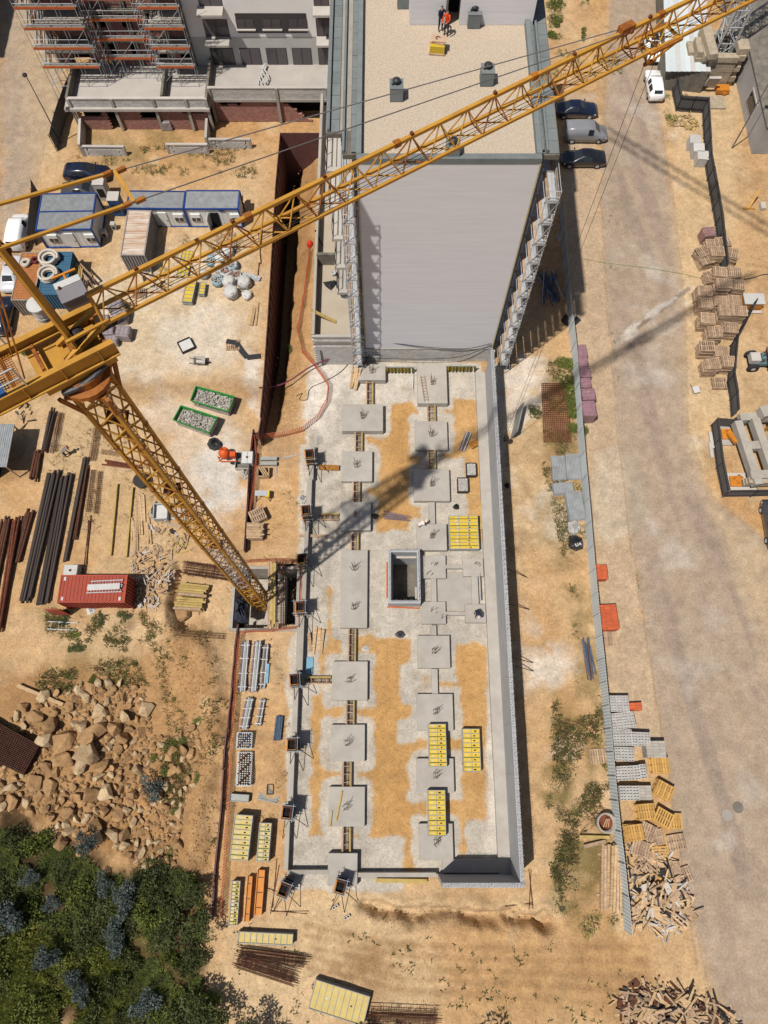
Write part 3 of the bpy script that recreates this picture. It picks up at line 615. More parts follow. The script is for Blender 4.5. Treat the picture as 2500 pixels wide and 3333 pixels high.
# garden walls in front of the podium
def garden_wall(pts, h, label, th=.2):
    c = gp_(*pts[0]); t = thing('block_wall', label, 'wall', c)
    P = [gp_(u, v) for u, v in pts]
    for a, b in zip(P, P[1:]):
        d = b-a; d.z = 0; L = d.length; d.normalize(); rz = math.atan2(d.y, d.x); n = max(1, round(L/.5)); zb = -.1
        for r in range(int(h/.25)):
            for k in range(n):
                q = a+d*(L*(k+.5+(.24 if r % 2 else -.24)*(0 < k < n-1))/n); blk('block', (q.x, q.y, zb+.125+r*.25), (L/n-.018, th, .235), M_BLOCK, t, rz)
        q = (a+b)/2; blk('coping', (q.x, q.y, h-.02), (L+th, th+.06, .1), M_LIGHT, t, rz)
    for p in P: blk('column', (p.x, p.y, h/2-.05), (.26, .26, h+.02), M_CONC, t)
garden_wall([(275, 505), (278, 425)], 1.5, 'left side wall of the courtyard below the brick podium')
garden_wall([(278, 505), (412, 505)], 1.2, 'low grey block wall along the courtyard front, left of the gap')
garden_wall([(552, 498), (680, 498)], 1.2, 'low grey block wall along the courtyard front, right of the gap')
garden_wall([(680, 482), (684, 402)], 1.5, 'grey block wall dividing the two courtyards')
garden_wall([(690, 482), (818, 482)], 1.2, 'low grey block wall closing the smaller courtyard by the orange slope')
# ---------------------------------------------------------------- tower crane
M_CWHITE = mat('pale_dusty_steel', S(206, 188, 176), .6, .4, 4, 0, S(150, 120, 96), rv=.2)
M_CBLUE = mat('blue_plate', S(48, 92, 150), .5, .3, 3, 0, S(40, 66, 110))
M_GREYC = mat('cab_grey', S(150, 144, 148), .55, .15, 2)
MX, MY = -10.64, 12.87
M_ROPE = mat('grey_rope', S(120, 116, 116), .7)
cr = thing('tower_crane', 'yellow lattice tower crane reaching diagonally over the whole site', 'crane', (MX, MY, -2.6))
hb, ZT = .55, 37.3
for sx in (-1, 1):
    for sy in (-1, 1):
        z = -2.4
        while z < ZT-.1:
            z2 = min(z+5., ZT); b = bar('mast_chord', (MX+sx*hb, MY+sy*hb, z), (MX+sx*hb, MY+sy*hb, z2-.03), .15, M_CRANE, cr)
            if z > 0: blk('chord_joint', (MX+sx*hb, MY+sy*hb, z), (.19, .19, .22), M_CRANED, b)
            z = z2
np_ = 28; pz = (ZT+2.4)/np_
for k in range(np_):
    z0 = -2.4+k*pz; z1 = z0+pz; m = M_CWHITE if 5 < z0 < 17 else (M_CRANED if k % 5 == 3 else M_CRANE)
    for f, (ax, ay, bx_, by_) in enumerate(((-1, -1, 1, -1), (1, -1, 1, 1), (1, 1, -1, 1), (-1, 1, -1, -1))):
        A, B = (ax, ay), (bx_, by_)
        if k % 2: A, B = B, A
        rod('mast_brace', (MX+A[0]*hb, MY+A[1]*hb, z0), (MX+B[0]*hb, MY+B[1]*hb, z1), .042, m, cr, 6)
        if f in (0, 3) or k % 2: rod('mast_brace', (MX+B[0]*hb, MY+B[1]*hb, z0), (MX+A[0]*hb, MY+A[1]*hb, z1), .036, m, cr, 6)
    rod('mast_tie', (MX-hb, MY-hb, z0), (MX+hb, MY+hb, z0), .03, m, cr, 6)
m = MB()
for x in (-.2, .15): m.beam((MX+x, MY+.2, -2.2), (MX+x, MY+.2, ZT), .04)
for k in range(120): m.beam((MX-.2, MY+.2, -2+k*.32), (MX+.15, MY+.2, -2+k*.32), .03)
kind(m.obj('ladder', M_CWHITE, cr), 'stuff')
for z in (6, 16, 26, 34): blk('rest_platform', (MX-.1, MY+.15, z), (.9, .6, .05), M_RUSTR, cr)
JD = V((math.cos(R(32.09)), math.sin(R(32.09)), 0)); JN = V((-JD.y, JD.x, 0)); J0 = V((MX, MY, 0))
def J(s, n, z): return J0+JD*s+JN*n+V((0, 0, z))
q = G(339, 1055, 39.3)-J0; nl = q.dot(JN); s0 = q.dot(JD)             # lower chord of the jib
N1, N2, ZB_, ZTP = nl, nl+.73, 39.3, 40.45; NM = (N1+N2)/2
# slewing unit
m = MB(); m.lathe((MX, MY, ZT), [(.85, 0), (.95, .08), (.95, .3), (.7, .34), (.7, .7)], 20); m.obj('slewing_ring', M_CRANED, cr)
for sx in (-1, 1):
    for sy in (-1, 1): bar('corner_strut', (MX+sx*hb, MY+sy*hb, ZT-1.6), (MX+sx*.85, MY+sy*.85, ZT+.05), .14, M_CRANED, cr)
blk('mast_collar', (MX, MY, ZT-.12), (1.5, 1.5, .16), M_CRANED, cr)
slab = blk('slewing_platform', J(.0, NM, ZT+.85), (2.6, 1.9, .3), M_CRANE, cr, R(32.09))
m = MB(); m.path([J(-.9+.25*i, NM-.95-.15*math.sin(i*.5), ZT+.5+.04*i) for i in range(8)], .11, 8); m.obj('ribbed_hose', M_BLACK, slab)
# jib
nb_, PB = 32, 1.19
jend = s0+nb_*PB
for nm, a, z, w_ in (('jib_bottom_chord', N1, ZB_, .11), ('jib_bottom_chord', N2, ZB_, .11), ('jib_top_chord', NM, ZTP, .135)):
    s = s0
    while s < jend-.1:
        e = min(s+PB*5, jend); ob = bar(nm, J(s, a, z), J(e-.02, a, z), w_, M_CRANE, cr); 
        if nm == 'jib_top_chord': blk('chord_joint', J(e-.02, a, z), (.26, .2, .2), M_CRANED, ob, R(32.09))
        s = e
for k in range(nb_):
    s = s0+k*PB; m = M_CRANED if k % 3 == 1 else M_CRANE; r = .028
    for a in (N1, N2):
        rod('jib_lacing', J(s+PB/2, NM, ZTP), J(s, a, ZB_), r, m, cr, 6); rod('jib_lacing', J(s+PB/2, NM, ZTP), J(s+PB, a, ZB_), r, M_CRANED if (k+int(a > NM)) % 4 == 2 else m, cr, 6)
    rod('jib_cross_tie', J(s, N1, ZB_), J(s, N2, ZB_), .03, m, cr, 6); rod('jib_cross_tie', J(s, N2, ZB_), J(s+PB, N1, ZB_), .028, m, cr, 6)
    if k % 3 == 1: blk('lug', J(s+PB/2, NM, ZTP+.1), (.1, .12, .16), M_RUSTR, cr, R(32.09))
for n_ in (-.06, .0, .1): rod('trolley_rope', J(s0+.3, N1+.28+n_, ZB_+.05+n_), J(jend, N1+.28+n_, ZB_+.05), .012, M_DSTEEL, cr, 5)
# foot of the jib
for a in (N1, N2): bar('jib_foot', J(s0, a, ZB_), J(-.2, a, ZT+1.2), .16, M_CRANE, cr)
for a in (N1, N2): rod('jib_foot_brace', J(s0, a, ZB_), J(s0+.1, NM, ZTP), .05, M_CRANE, cr)
# tower peak, pendants
def along(u, v, n):                                                  # point of the jib plane n seen at (u, v)
    o = V((0, 0, H)); d = G(u, v, 0)-o; t = (n-(o-J0).dot(JN))/d.dot(JN); return o+d*t
AP = along(-45, 748, NM)
for t in (.15, .35, .55, .75): bar('peak_tie', J(.35, NM-.3, ZT+1.).lerp(AP, t), J(.35, NM+.3, ZT+1).lerp(AP, t), .1, M_CRANED, cr)
for a in (-.5, .5):
    bar('peak_leg', J(.35, NM+a*.6, ZT+1.), AP+JN*a*.35, .17, M_CRANE, cr); rod('peak_stay', J(-1.6, NM+a*1.1, ZT+1.6), AP+JN*a*.3-JD*.15, .03, M_CRANED, cr)
bar('peak_brace', J(.2, NM-.5, ZT+2.2), J(s0+.2, N1, ZB_+.1), .1, M_CRANE, cr); bar('peak_head', AP-JN*.75, AP+JN*.75, .22, M_CRANE, cr)
m = MB(); m.lathe((0, 0, 0), [(.22, -.06), (.28, -.05), (.24, 0), (.28, .05), (.22, .06)], 14, T4(AP-V((0, 0, .8)), 0, R(90))); m.obj('sheave', M_RUST, cr)
BR = along(2037, 98, NM)
for sgn, (u, v), (u1, v1) in ((1, (335, 600), (0, 697)), (-1, (385, 656), (0, 776))):
    e = BR+JN*.12*sgn; aend = AP+JN*.75*sgn; mid = aend.lerp(e, .16)
    bar('pendant_bar', aend, mid, .08, M_CRANE, cr); rod('pendant_rope', mid, e, .018, M_ROPE, cr)
    for t in (.0, .018): blk('pendant_link', aend.lerp(e, .155+t), (.3, .11, .11), M_CRANED, cr, R(32))
m1, m2 = (AP+JN*.75).lerp(BR+JN*.12, .165), (AP-JN*.75).lerp(BR-JN*.12, .165); bar('pendant_spreader', m1, m2, .1, M_CRANE, cr)
b = blk('pendant_bracket', BR+V((0, 0, .06)), (.62, .3, .3), M_CRANED, cr, R(32.09))
for i in (-1, 1): rod('bracket_pin', BR+JD*.15*i-JN*.22, BR+JD*.15*i+JN*.22, .07, M_RUSTR, b)
# trolley, hoist ropes and hook
TP = along(2128, 168, NM); TS = (TP-J0).dot(JD)
for ds in (-.75, .75):
    for a in (N1-.12, N2+.12):
        bar('trolley_frame', J(TS+ds, a, ZB_+.05), J(TS+ds*.2, NM, ZB_-1.0), .07, M_CRANE, cr)
    bar('trolley_frame', J(TS+ds, N1-.12, ZB_-.02), J(TS+ds, N2+.12, ZB_-.02), .09, M_CRANE, cr)
for a in (N1-.12, N2+.12): bar('trolley_rail', J(TS-.8, a, ZB_), J(TS+.8, a, ZB_), .1, M_CRANED, cr)
bar('trolley_frame', J(TS-.3, NM, ZB_-1), J(TS+.3, NM, ZB_-1), .12, M_CRANED, cr)
hk = J(TS, NM, 0)
for ds in (-.3, .3): rod('hoist_rope', J(TS+ds, NM, ZB_-.5), J(TS+ds*.5, NM, 2.2), .012, M_DSTEEL, cr, 5)
m = MB(); m.lathe((hk.x, hk.y, 1.9), [(.05, -.3), (.22, -.15), (.25, .1), (.12, .3)], 10); m.path([(hk.x+.16*math.sin(a), hk.y, 1.45-.16*math.cos(a)) for a in np.linspace(-2.2, 1.6, 8)], .04); m.obj('hook_block', M_DSTEEL, cr)
# counter-jib: two plate girders, mesh deck, rails, blue plate
for a, h, w_ in ((N1-.55, .66, .2), (N2+.42, .4, .2)):
    g = MB(); M_ = Matrix.Translation(J0) @ Matrix.Rotation(R(32.09), 4, 'Z')
    L0, L1 = s0-.05, -11.5
    zc = ZT+1.75
    g.box(((L0+L1)/2, a, zc-h/2), (L0-L1, .05, h-.06), 0, M_); g.box(((L0+L1)/2, a, zc), (L0-L1, w_, .06), 0, M_); g.box(((L0+L1)/2, a, zc-h), (L0-L1, w_*1.3, .06), 0, M_)
    ob = g.obj('counter_jib_girder', M_CRANE, cr)
    for k in range(9): blk('girder_stiffener', J(L0-.6-k*1.35, a-.06 if a < NM else a+.06, zc-h/2), (.05, .1, h-.1), M_CRANE, ob, R(32.09))
for k in range(11): bar('deck_cross_beam', J(s0-.3-k*1.1, N1-.55, ZT+1.35), J(s0-.3-k*1.1, N2+.42, ZT+1.35), .12, M_CRANED, cr)
g = MB()
for i in range(60): g.beam(J(-1.7-i*.1, N1-.45, ZT+1.52), J(-1.7-i*.1, N2+.32, ZT+1.52), .022)
for i in range(17): g.beam(J(-1.7, N1-.45+i*.098, ZT+1.5), J(-7.7, N1-.45+i*.098, ZT+1.5), .022)
kind(g.obj('deck_mesh', M_CRANED, cr), 'stuff')
for a in (N1-.6, N2+.5):
    for h in (.5, 1.05): rod('guardrail', J(-1.6, a, ZT+1.78+h), J(-8, a, ZT+1.78+h), .028, M_STEEL, cr)
    for k in range(5): rod('rail_post', J(-1.6-k*1.55, a, ZT+1.75), J(-1.6-k*1.55, a, ZT+2.85), .028, M_STEEL, cr)
bp = blk('blue_plate', J(-3.05, NM-.55, ZT+1.82), (1.5, .85, .03), M_CBLUE, cr, R(32.09)); 
M_INK = pmat('black_lettering', (.015, .015, .015), .6); M_WINK = pmat('white_lettering', (.75, .75, .75), .6); M_SIGNY = pmat('yellow_sign', S(232, 190, 30), .5)
def text(s, M, size, m, parent, ext=.004):
    c = bpy.data.curves.new('lettering', 'FONT'); c.body = s; c.size = size; c.extrude = ext; c.align_x = 'CENTER'; c.align_y = 'CENTER'
    o = bpy.data.objects.new('lettering', c); COL.objects.link(o)
    me = bpy.data.meshes.new_from_object(o.evaluated_get(bpy.context.evaluated_depsgraph_get())); bpy.data.objects.remove(o); bpy.data.curves.remove(c)
    me.materials.clear(); me.materials.append(m); o = bpy.data.objects.new('lettering', me); COL.objects.link(o); o.matrix_basis = M
    if parent is not None: o.parent = parent; o.matrix_parent_inverse = inv_chain(parent)
    return o
text('A', T4(J(-2.75, NM-.6, ZT+1.845), R(32.09)), .5, M_WINK, bp)
sg = blk('maker_sign', J(-4.25, N1-.6, ZT+1.42), (2.2, .03, .48), M_SIGNY, cr, R(32.09))
text('NDA', Matrix.Translation(J(-3.82, N1-.625, ZT+1.42)) @ Matrix.Rotation(R(32.09), 4, 'Z') @ Matrix.Rotation(R(90), 4, 'X'), .5, M_INK, sg)
# winch and cables inside the deck
m = MB(); m.tube(J(.6, N1+.1, ZT+1.5), J(.6, N2-.1, ZT+1.5), .26, 14); m.tube(J(.6, N1+.02, ZT+1.5), J(.6, N1+.1, ZT+1.5), .36, 14); m.obj('winch_drum', M_DSTEEL, cr)
m = MB()
for k in range(4): m.path([J(.9+.25*i, N1+.25+.15*math.sin(i*.9+k), ZT+1.6+.1*math.cos(i+k)) for i in range(7)], .05)
m.obj('cable_bunch', M_BLACK, cr)
# operator's cab
cz = 38.6; cp = [G(175, 931, cz+.95), G(253, 898, cz+.95), G(283, 955, cz+.95), G(211, 985, cz+.95)]
cc = sum(cp, V())/4; cdx, cdy = (cp[1]-cp[0]).length, (cp[2]-cp[1]).length; ra = math.atan2((cp[1]-cp[0]).y, (cp[1]-cp[0]).x)
cab = blk('cab', (cc.x, cc.y, cz), (cdx, cdy, 1.9), M_GREYC, cr, ra)
fv = V((-math.sin(ra), math.cos(ra), 0)); rv_ = V((math.cos(ra), math.sin(ra), 0))
blk('cab_roof', (cc.x, cc.y, cz+.97), (cdx+.06, cdy+.06, .06), M_GREYC, cab, ra)
blk('cab_front_roof', cc+fv*(cdy/2-.12)+V((0, 0, cz-cc.z+1.01)), (cdx+.04, .26, .04), M_WHITE, cab, ra)
blk('cab_window', cc+fv*(cdy/2+.04)+V((0, 0, cz-cc.z+.1)), (cdx-.1, .06, 1.4), M_WHITE, cab, ra)
blk('visor_rail', cc+fv*(cdy/2+.28)+V((0, 0, cz-cc.z+.98)), (cdx, .07, .07), M_ORNG, cab, ra)
blk('visor_strut', cc+fv*(cdy/2+.15)+V((0, 0, cz-cc.z+.98)), (.07, .3, .05), M_ORNG, cab, ra)
m = MB(); q = cc-rv_*cdx*.36+fv*cdy*.2; m.lathe((q.x, q.y, cz+1.), [(.055, 0), (.055, .06), (.03, .1)], 10); m.obj('beacon', M_RUSTR, cab)
bar('cab_arm', J(.9, N2+.4, ZT+1.3), cc-fv*cdy*.4+V((0, 0, cz-cc.z-.6)), .16, M_CRANED, cr)
m = MB(); q = along(133, 1010, N2+1.0); m.lathe((q.x, q.y, q.z-.35), [(.28, 0), (.3, .2), (.285, .22), (.3, .3), (.3, .62), (.33, .65), (.33, .72), (.05, .76)], 16); m.obj('white_drum', M_WHITE, cr)
# ---------------------------------------------------------------- foundations
M_BLIND = M_CONC
NAMES = ['slab nearest the tall block on the left, with the white formwork beside it', 'broad slab of the left column with two bar groups and a loose plank', 'slab of the left column beside the cut-off kicker wall, darker grey', 'slab of the left column lying in the crane shadow', 'long double slab of the left column beside the lift pit', 'slab of the left column with the red-headed tool on it', 'fourth-from-front slab of the left column, ringed by pale lean concrete', 'slab of the left column carrying one slanting timber plank',
 'slab of the right column below the yellow shutter and aluminium ladder', 'slab of the right column with a dark sheet at its corner', 'slab of the right column with orange paint marks and crane shadow', 'slab of the right column beside the broad yellow formwork stack', 'slab of the right column with a small hook, below the stair footings', 'slab of the right column with ochre stains and steel bars', 'slab of the right column half covered by the upper yellow panel stack', 'slab of the right column half covered by the lowest yellow panel stack']
PADS2 = [PADS[i] for i in (0, 2, 3, 4, 5, 6, 7, 8, 1, 9, 10, 11, 12, 13, 14, 15)]
def pad(i, u0, v0, u1, v1, h, nm):
    p0, p1 = G(u0, v1, h), G(u1, v0, h); c = (p0+p1)/2
    t = thing('foundation_slab', 'square concrete foundation '+nm if i not in (4,) else 'long concrete foundation '+nm[5:], 'foundation', (c.x, c.y, 0))
    m = MB(); w_, d = p1.x-p0.x, p1.y-p0.y; e = .02
    m.add([(c.x+x*w_/2, c.y+y*d/2, z) for z, k in ((-.1, 0), (h-e, 0)) for x, y in ((-1, -1), (1, -1), (1, 1), (-1, 1))]+[(c.x+x*(w_/2-e), c.y+y*(d/2-e), h) for x, y in ((-1, -1), (1, -1), (1, 1), (-1, 1))], BOXF[2:]+[tuple(a+4 for a in f) for f in BOXF[2:]]+[(8, 9, 10, 11)])
    m.obj('slab', M_PAD, t)
    cs = [(0, 0)] if i != 4 else [(0, -d*.25), (0, d*.25)]
    for cx, cy in cs:
        for k in range(6):
            x, y = c.x+cx+(k % 3-1)*.13, c.y+cy+(k//3-.5)*.3; ln = rnd.uniform(.9, 1.6)
            rod('starter_bar', (x, y, h), (x+rnd.uniform(-.22, .12), y+rnd.uniform(-.12, .12), h+ln), .021, M_RUST, t, 5)
        b = MB()
        for z in (.5,): b.path([(c.x+cx+sx*.17, c.y+cy+sy*.2, h+z) for sx, sy in ((-1, -1), (1, -1), (1, 1), (-1, 1))], .012, 4, True)
        b.obj('stirrup', M_RUST, t)
    return t
for i, p in enumerate(PADS2): pad(i, *p, NAMES[i])
# tie beams cast between the slabs on the right
def conc_beam(label, u0, v0, u1, v1, h, nm='ground_beam', cat='beam'):
    p0, p1 = G(u0, v1, h), G(u1, v0, h); m = MB(); c = (p0+p1)/2; m.box((0, 0, h/2-.05), (p1.x-p0.x, p1.y-p0.y, h+.1)); o = m.obj(nm, M_PAD); o.location = (c.x, c.y, 0); return tag(o, label, cat)
conc_beam('short concrete ground beam by the straw-hatted worker', 1396, 1634, 1415, 1704, .38)
conc_beam('concrete ground beam running into the slab below the stair footings', 1402, 2035, 1420, 2067, .4)
conc_beam('concrete ground beam between the slab with the hook and the stained slab', 1406, 2177, 1424, 2257, .4)
st = thing('stair_foundation', 'stepped grey stair foundation of joined slabs right of the lift pit', 'foundation', G(1450, 1900))
for nm, u0, v0, u1, v1, h in (('slab', 1368, 1808, 1450, 1882, .42), ('slab', 1508, 1818, 1572, 1875, .42), ('slab', 1374, 1958, 1450, 2030, .42), ('slab', 1515, 1966, 1580, 2026, .42), ('beam', 1450, 1838, 1508, 1850, .38), ('beam', 1404, 1882, 1420, 1958, .36), ('beam', 1450, 1990, 1515, 2002, .36), ('beam', 1537, 1875, 1555, 1966, .36), ('base', 1420, 1862, 1537, 1985, .07)):
    p0, p1 = G(u0, v1, h), G(u1, v0, h); c = (p0+p1)/2; blk(nm, (c.x, c.y, h/2-.05), (p1.x-p0.x-.01, p1.y-p0.y-.01, h+.1+rnd.uniform(0, .004)), M_PAD, st)
for u, v in ((1412, 1838), (1548, 1838), (1412, 1990), (1548, 1995), (1398, 1868), (1442, 2012)):
    c = G(u, v, .42)
    for k in range(5): x, y = c.x+rnd.uniform(-.3, .3), c.y+rnd.uniform(-.2, .2); rod('starter_bar', (x, y, .42), (x+.08, y+.1, .42+rnd.uniform(.3, .6)), .014, M_RUST, st, 5)
rod('aluminium_tube', G(1560, 1866, .6), G(1564, 1955, .6), .06, M_STEEL, st)
# trench shutters with reinforcement cages between the left slabs
def channel(label, u0, v0, u1, v1, h=.45, horiz=False):
    p0, p1 = G(u0, v1, h), G(u1, v0, h); c = (p0+p1)/2; t = thing('beam_formwork', label, 'formwork', (c.x, c.y, 0)); w_, d = p1.x-p0.x, p1.y-p0.y
    L, Wd = (w_, d) if horiz else (d, w_)
    def pt(a, b, z): return (c.x+a, c.y+b, z) if horiz else (c.x+b, c.y+a, z)
    for sgn in (-1, 1):
        for k, m in ((0, M_WOODY if sgn > 0 else M_WOODG), ): blk('side_board', pt(0, sgn*(Wd/2-.03), h/2), ((L, .05, h) if horiz else (.05, L, h)), m, t)
        bar('edge_rail', pt(-L/2, sgn*(Wd/2+.04), h), pt(L/2, sgn*(Wd/2+.04), h), .06, M_WOODY if sgn > 0 else M_WOODG, t)
    for k in range(4): q = (k-1.5)*Wd*.17; rod('rebar', pt(-L/2-.25, q, h*.75+.06*(k % 2)), pt(L/2+.25, q, h*.75+.06*(k % 2)), .016, M_RUST, t, 5)
    for k in range(int(L/.2)):
        a = -L/2+.1+k*.2
        if k % 2 == 0: rod('stirrup', pt(a, -Wd*.3, h*.78), pt(a, Wd*.3, h*.78), .01, M_RUST, t, 4)
    for k in range(3): bar('spreader', pt((k-1)*L*.33, -Wd/2, h+.04), pt((k-1)*L*.33, Wd/2, h+.04), .05, M_WOODG, t)
    return t
for u0, v0, u1, v1, hz, nm in ((1193, 1232, 1213, 1316, 0, 'just below the ladder on the tall block side'), (1156, 1405, 1178, 1467, 0, 'between the plank slab and the darker slab'), (1149, 1566, 1170, 1634, 0, 'between the darker slab and the shadowed slab'), (1143, 1735, 1165, 1790, 0, 'in the crane shadow above the long slab'), (1134, 2047, 1157, 2152, 0, 'between the long slab and the tool slab'), (1128, 2280, 1152, 2357, 0, 'below the slab with the red tool'), (1116, 2480, 1142, 2560, 0, 'above the slanting plank slab'), (1114, 2694, 1140, 2806, 0, 'running to the corner column at the bottom wall'),
                              (1394, 1312, 1415, 1370, 0, 'with bright timber, upper of the right column'), (1394, 1463, 1415, 1525, 0, 'with bright timber, lower of the right column'), (1000, 2204, 1077, 2224, 1, 'lying crosswise left of the red tool slab'), (1046, 1672, 1104, 1690, 1, 'lying crosswise left of the shadowed slab')):
    channel('trench formwork with rusty cage '+nm, u0, v0, u1, v1, .45, bool(hz))
# retaining wall, right and bottom
M_WALL = mat('smooth_new_concrete', S(196, 196, 198), .8, .22, .8, .002, S(170, 170, 174), rv=.05)
rw = thing('retaining_wall', 'long tall concrete retaining wall with rebar stubs along the right of the foundations', 'wall', (9.7, 10, 0))
a0, a1 = G(1572, 1245), G(1652, 2842); HW = 4.4
xw = lambda y: 9.48+(y-G(1610, 2000).y)*(-.002)
y0w, y1w = a1.y, 34.5
n = 12
for k in range(n):
    ya, yb = y0w+(y1w-y0w)*k/n, y0w+(y1w-y0w)*(k+1)/n; blk('wall_panel', (9.66, (ya+yb)/2, HW/2), (.3, yb-ya-.012, HW+rnd.uniform(-.02, .02)), M_WALL, rw)
blk('wall_return', ((9.81+G(1425, 2845).x)/2, y0w-.15, HW/2), (9.81-G(1425, 2845).x, .3, HW), M_WALL, rw)
blk('wall_footing', (9.1, (y0w+y1w)/2, .2), (1.0, y1w-y0w, .5), M_PAD, rw); blk('wall_footing', (7., y0w+.55, .2), (5.2, .9, .46), M_PAD, rw)
b = MB(); b2 = MB()
for k in range(int((y1w-y0w)/.2)):
    y = y0w+k*.2
    for x in (9.56, 9.76): (b if k % 2 else b2).tube((x, y, HW), (x+rnd.uniform(-.05, .08), y+rnd.uniform(-.05, .05), HW+rnd.uniform(.35, .6)), .014, 4)
x = G(1425, 2845).x
while x < 9.8:
    for y in (y0w-.24, y0w-.06): b.tube((x, y, HW), (x+rnd.uniform(-.05, .05), y+rnd.uniform(-.05, .08), HW+.5), .014, 4)
    x += .2
kind(b.obj('rebar_stubs', M_STEEL, rw), 'stuff'); kind(b2.obj('rebar_stubs', M_RUST, rw), 'stuff')
for v in (1860, 1975, 2145, 2168): p = G(1688, v, 1); rod('wall_prop', (9.8, p.y, 2.6), (12.3, p.y-rnd.uniform(0, .3), .1), .035, M_DSTEEL, rw)
# kicker wall and its shuttered columns on the left
kw = thing('kicker_wall', 'low dark-shadowed concrete upstand along the left edge of the foundations', 'wall', G(1000, 2000))
KP = [(1018, 1452), (1010, 1560), (1000, 1700), (993, 1850), (985, 2000), (968, 2180), (953, 2450), (938, 2650), (930, 2832)]
for (u, v), (u2, v2) in zip(KP, KP[1:]):
    p, q = G(u, v, .75), G(u2, v2, .75); blk('upstand', ((p.x+q.x)/2, (p.y+q.y)/2, .35), (.3+abs(p.x-q.x), abs(p.y-q.y)-.015, .85), M_CONC, kw)
for (u, v), (u2, v2) in (((935, 2838), (1070, 2838)), ((1165, 2844), (1420, 2850))):
    p, q = G(u, v, .75), G(u2, v2, .75); blk('upstand', ((p.x+q.x)/2, (p.y+q.y)/2, .35), (abs(p.x-q.x), .3, .85), M_CONC, kw)
p = G(1115, 2830, .8); blk('corner_slab', (p.x, p.y, .3), (2.2, 2.2, .9), M_PAD, kw)
for k in range(5): q = G(1022+k*4, 1440, .8); rod('rebar', (q.x, q.y, .6), (q.x, q.y+.9, .65), .015, M_STEEL, kw, 5)
# column shutters
def make_shutter():
    t = thing('column_shutter', 'x', 'formwork')
    h = 2.3
    for k, (x, y, rz, w_) in enumerate(((-.3, -.05, R(90), .75), (.3, .05, R(90), .75), (0, .36, 0, .6), (.05, -.36, 0, .6))):
        s = blk('shutter_panel', (x, y, h/2), (w_, .05, h), M_FORMP if k in (0, 3) else M_RUSTR, t, rz)
        for z in (.15, .8, 1.5, 2.15): blk('waler', (x*1.22, y*1.22, z), (w_+.2, .07, .09), M_ORNG if k == 0 else M_DSTEEL, s, rz)
    for z in (.3, 1.2, 2.2):
        for s in (-1, 1): rod('tie_rod', (-.62, s*.5, z), (.62, s*.5, z), .018, M_STEEL, t, 5); rod('tie_rod', (s*.46, -.65, z), (s*.46, .65, z), .018, M_STEEL, t, 5)
    for x, y in ((1.5, -1.), (-.3, -2.0), (.75, -1.9)): rod('push_prop', (x*.25, y*.2, h*.8), (x, y, .05), .028, M_DSTEEL, t, 6)
    for x in (-.2, 0, .2): rod('starter_bar', (x, 0, h-.3), (x, .02, h+.5), .016, M_RUST, t, 5)
    blk('shutter_core', (0, 0, h/2-.15), (.5, .62, h-.3), M_DARK, t)
    return t
M_FORMP = mat('amber_ply', S(206, 142, 50), .6, .45, 5, 0, S(120, 70, 30))
shut = Kit(make_shutter)
for (u, v, rz, nm) in ((1014, 1510, .1, 'first below the cut-off upstand'), (1003, 1688, .1, 'beside the crumpled white sheet'), (990, 1842, .05, 'beside the crane pit at its upper corner'), (985, 1992, .05, 'propped against the crane pit edge'), (968, 2222, .1, 'next to the crosswise trench formwork'), (960, 2425, 0, 'alone on the upstand below the pale timber'), (945, 2638, -.1, 'near the small wire basket'), (935, 2880, -.35, 'at the bottom left corner of the foundations'), (1112, 2870, -.25, 'standing on the corner slab at the bottom')):
    p = G(u, v); shut((p.x, p.y, .05), rz, 'steel column shutter with amber panels and props, '+nm, 'column shutters along the left upstand')
# lift pit
lp = thing('lift_pit', 'open concrete lift pit with upstanding rebar in the middle of the foundations', 'pit', G(1316, 1890))
LX0, LX1, LY0, LY1 = LIFT[3].x-.06, LIFT[2].x+.06, LIFT[2].y-.05, LIFT[1].y+.05
for c, d in ((((LX0+LX1)/2, LY0-.13, -.8), (LX1-LX0+.5, .26, 4.2)), (((LX0+LX1)/2, LY1+.13, -.8), (LX1-LX0+.5, .26, 4.2)), ((LX0-.13, (LY0+LY1)/2, -.8), (.26, LY1-LY0, 4.2)), ((LX1+.13, (LY0+LY1)/2, -.8), (.26, LY1-LY0, 4.2))): blk('pit_wall', c, d, M_WALL, lp)
blk('pit_floor', ((LX0+LX1)/2, (LY0+LY1)/2, -2.9), (LX1-LX0, LY1-LY0, .1), M_CONCD, lp)  # darker concrete paints the shade inside the pit onto its floor
for k in range(26):
    f = k/25
    for x, y in ((LX0-.13, LY0+(LY1-LY0)*f), (LX1+.13, LY0+(LY1-LY0)*f)): rod('rebar', (x, y, 1.3), (x+rnd.uniform(-.05, .1), y+rnd.uniform(-.05, .1), 1.95), .014, M_RUST if x > LX0 else M_STEEL, lp, 5)
    if k < 15:
        for y in (LY0-.13, LY1+.13): rod('rebar', (LX0+(LX1-LX0)*k/14, y, 1.3), (LX0+(LX1-LX0)*k/14, y+rnd.uniform(-.05, .1), 1.9), .014, M_STEEL, lp, 5)
M_FOAM = mat('orange_paint', S(236, 120, 60), .8, .3, 4)
bar('orange_edge_strip', (LX0-.35, LY0-.3, .06), (LX1+.2, LY0-.42, .06), .1, M_FOAM, lp); bar('orange_edge_strip', (LX0-.38, LY0+.4, .3), (LX0-.38, LY1-.6, .3), .06, M_FOAM, lp)
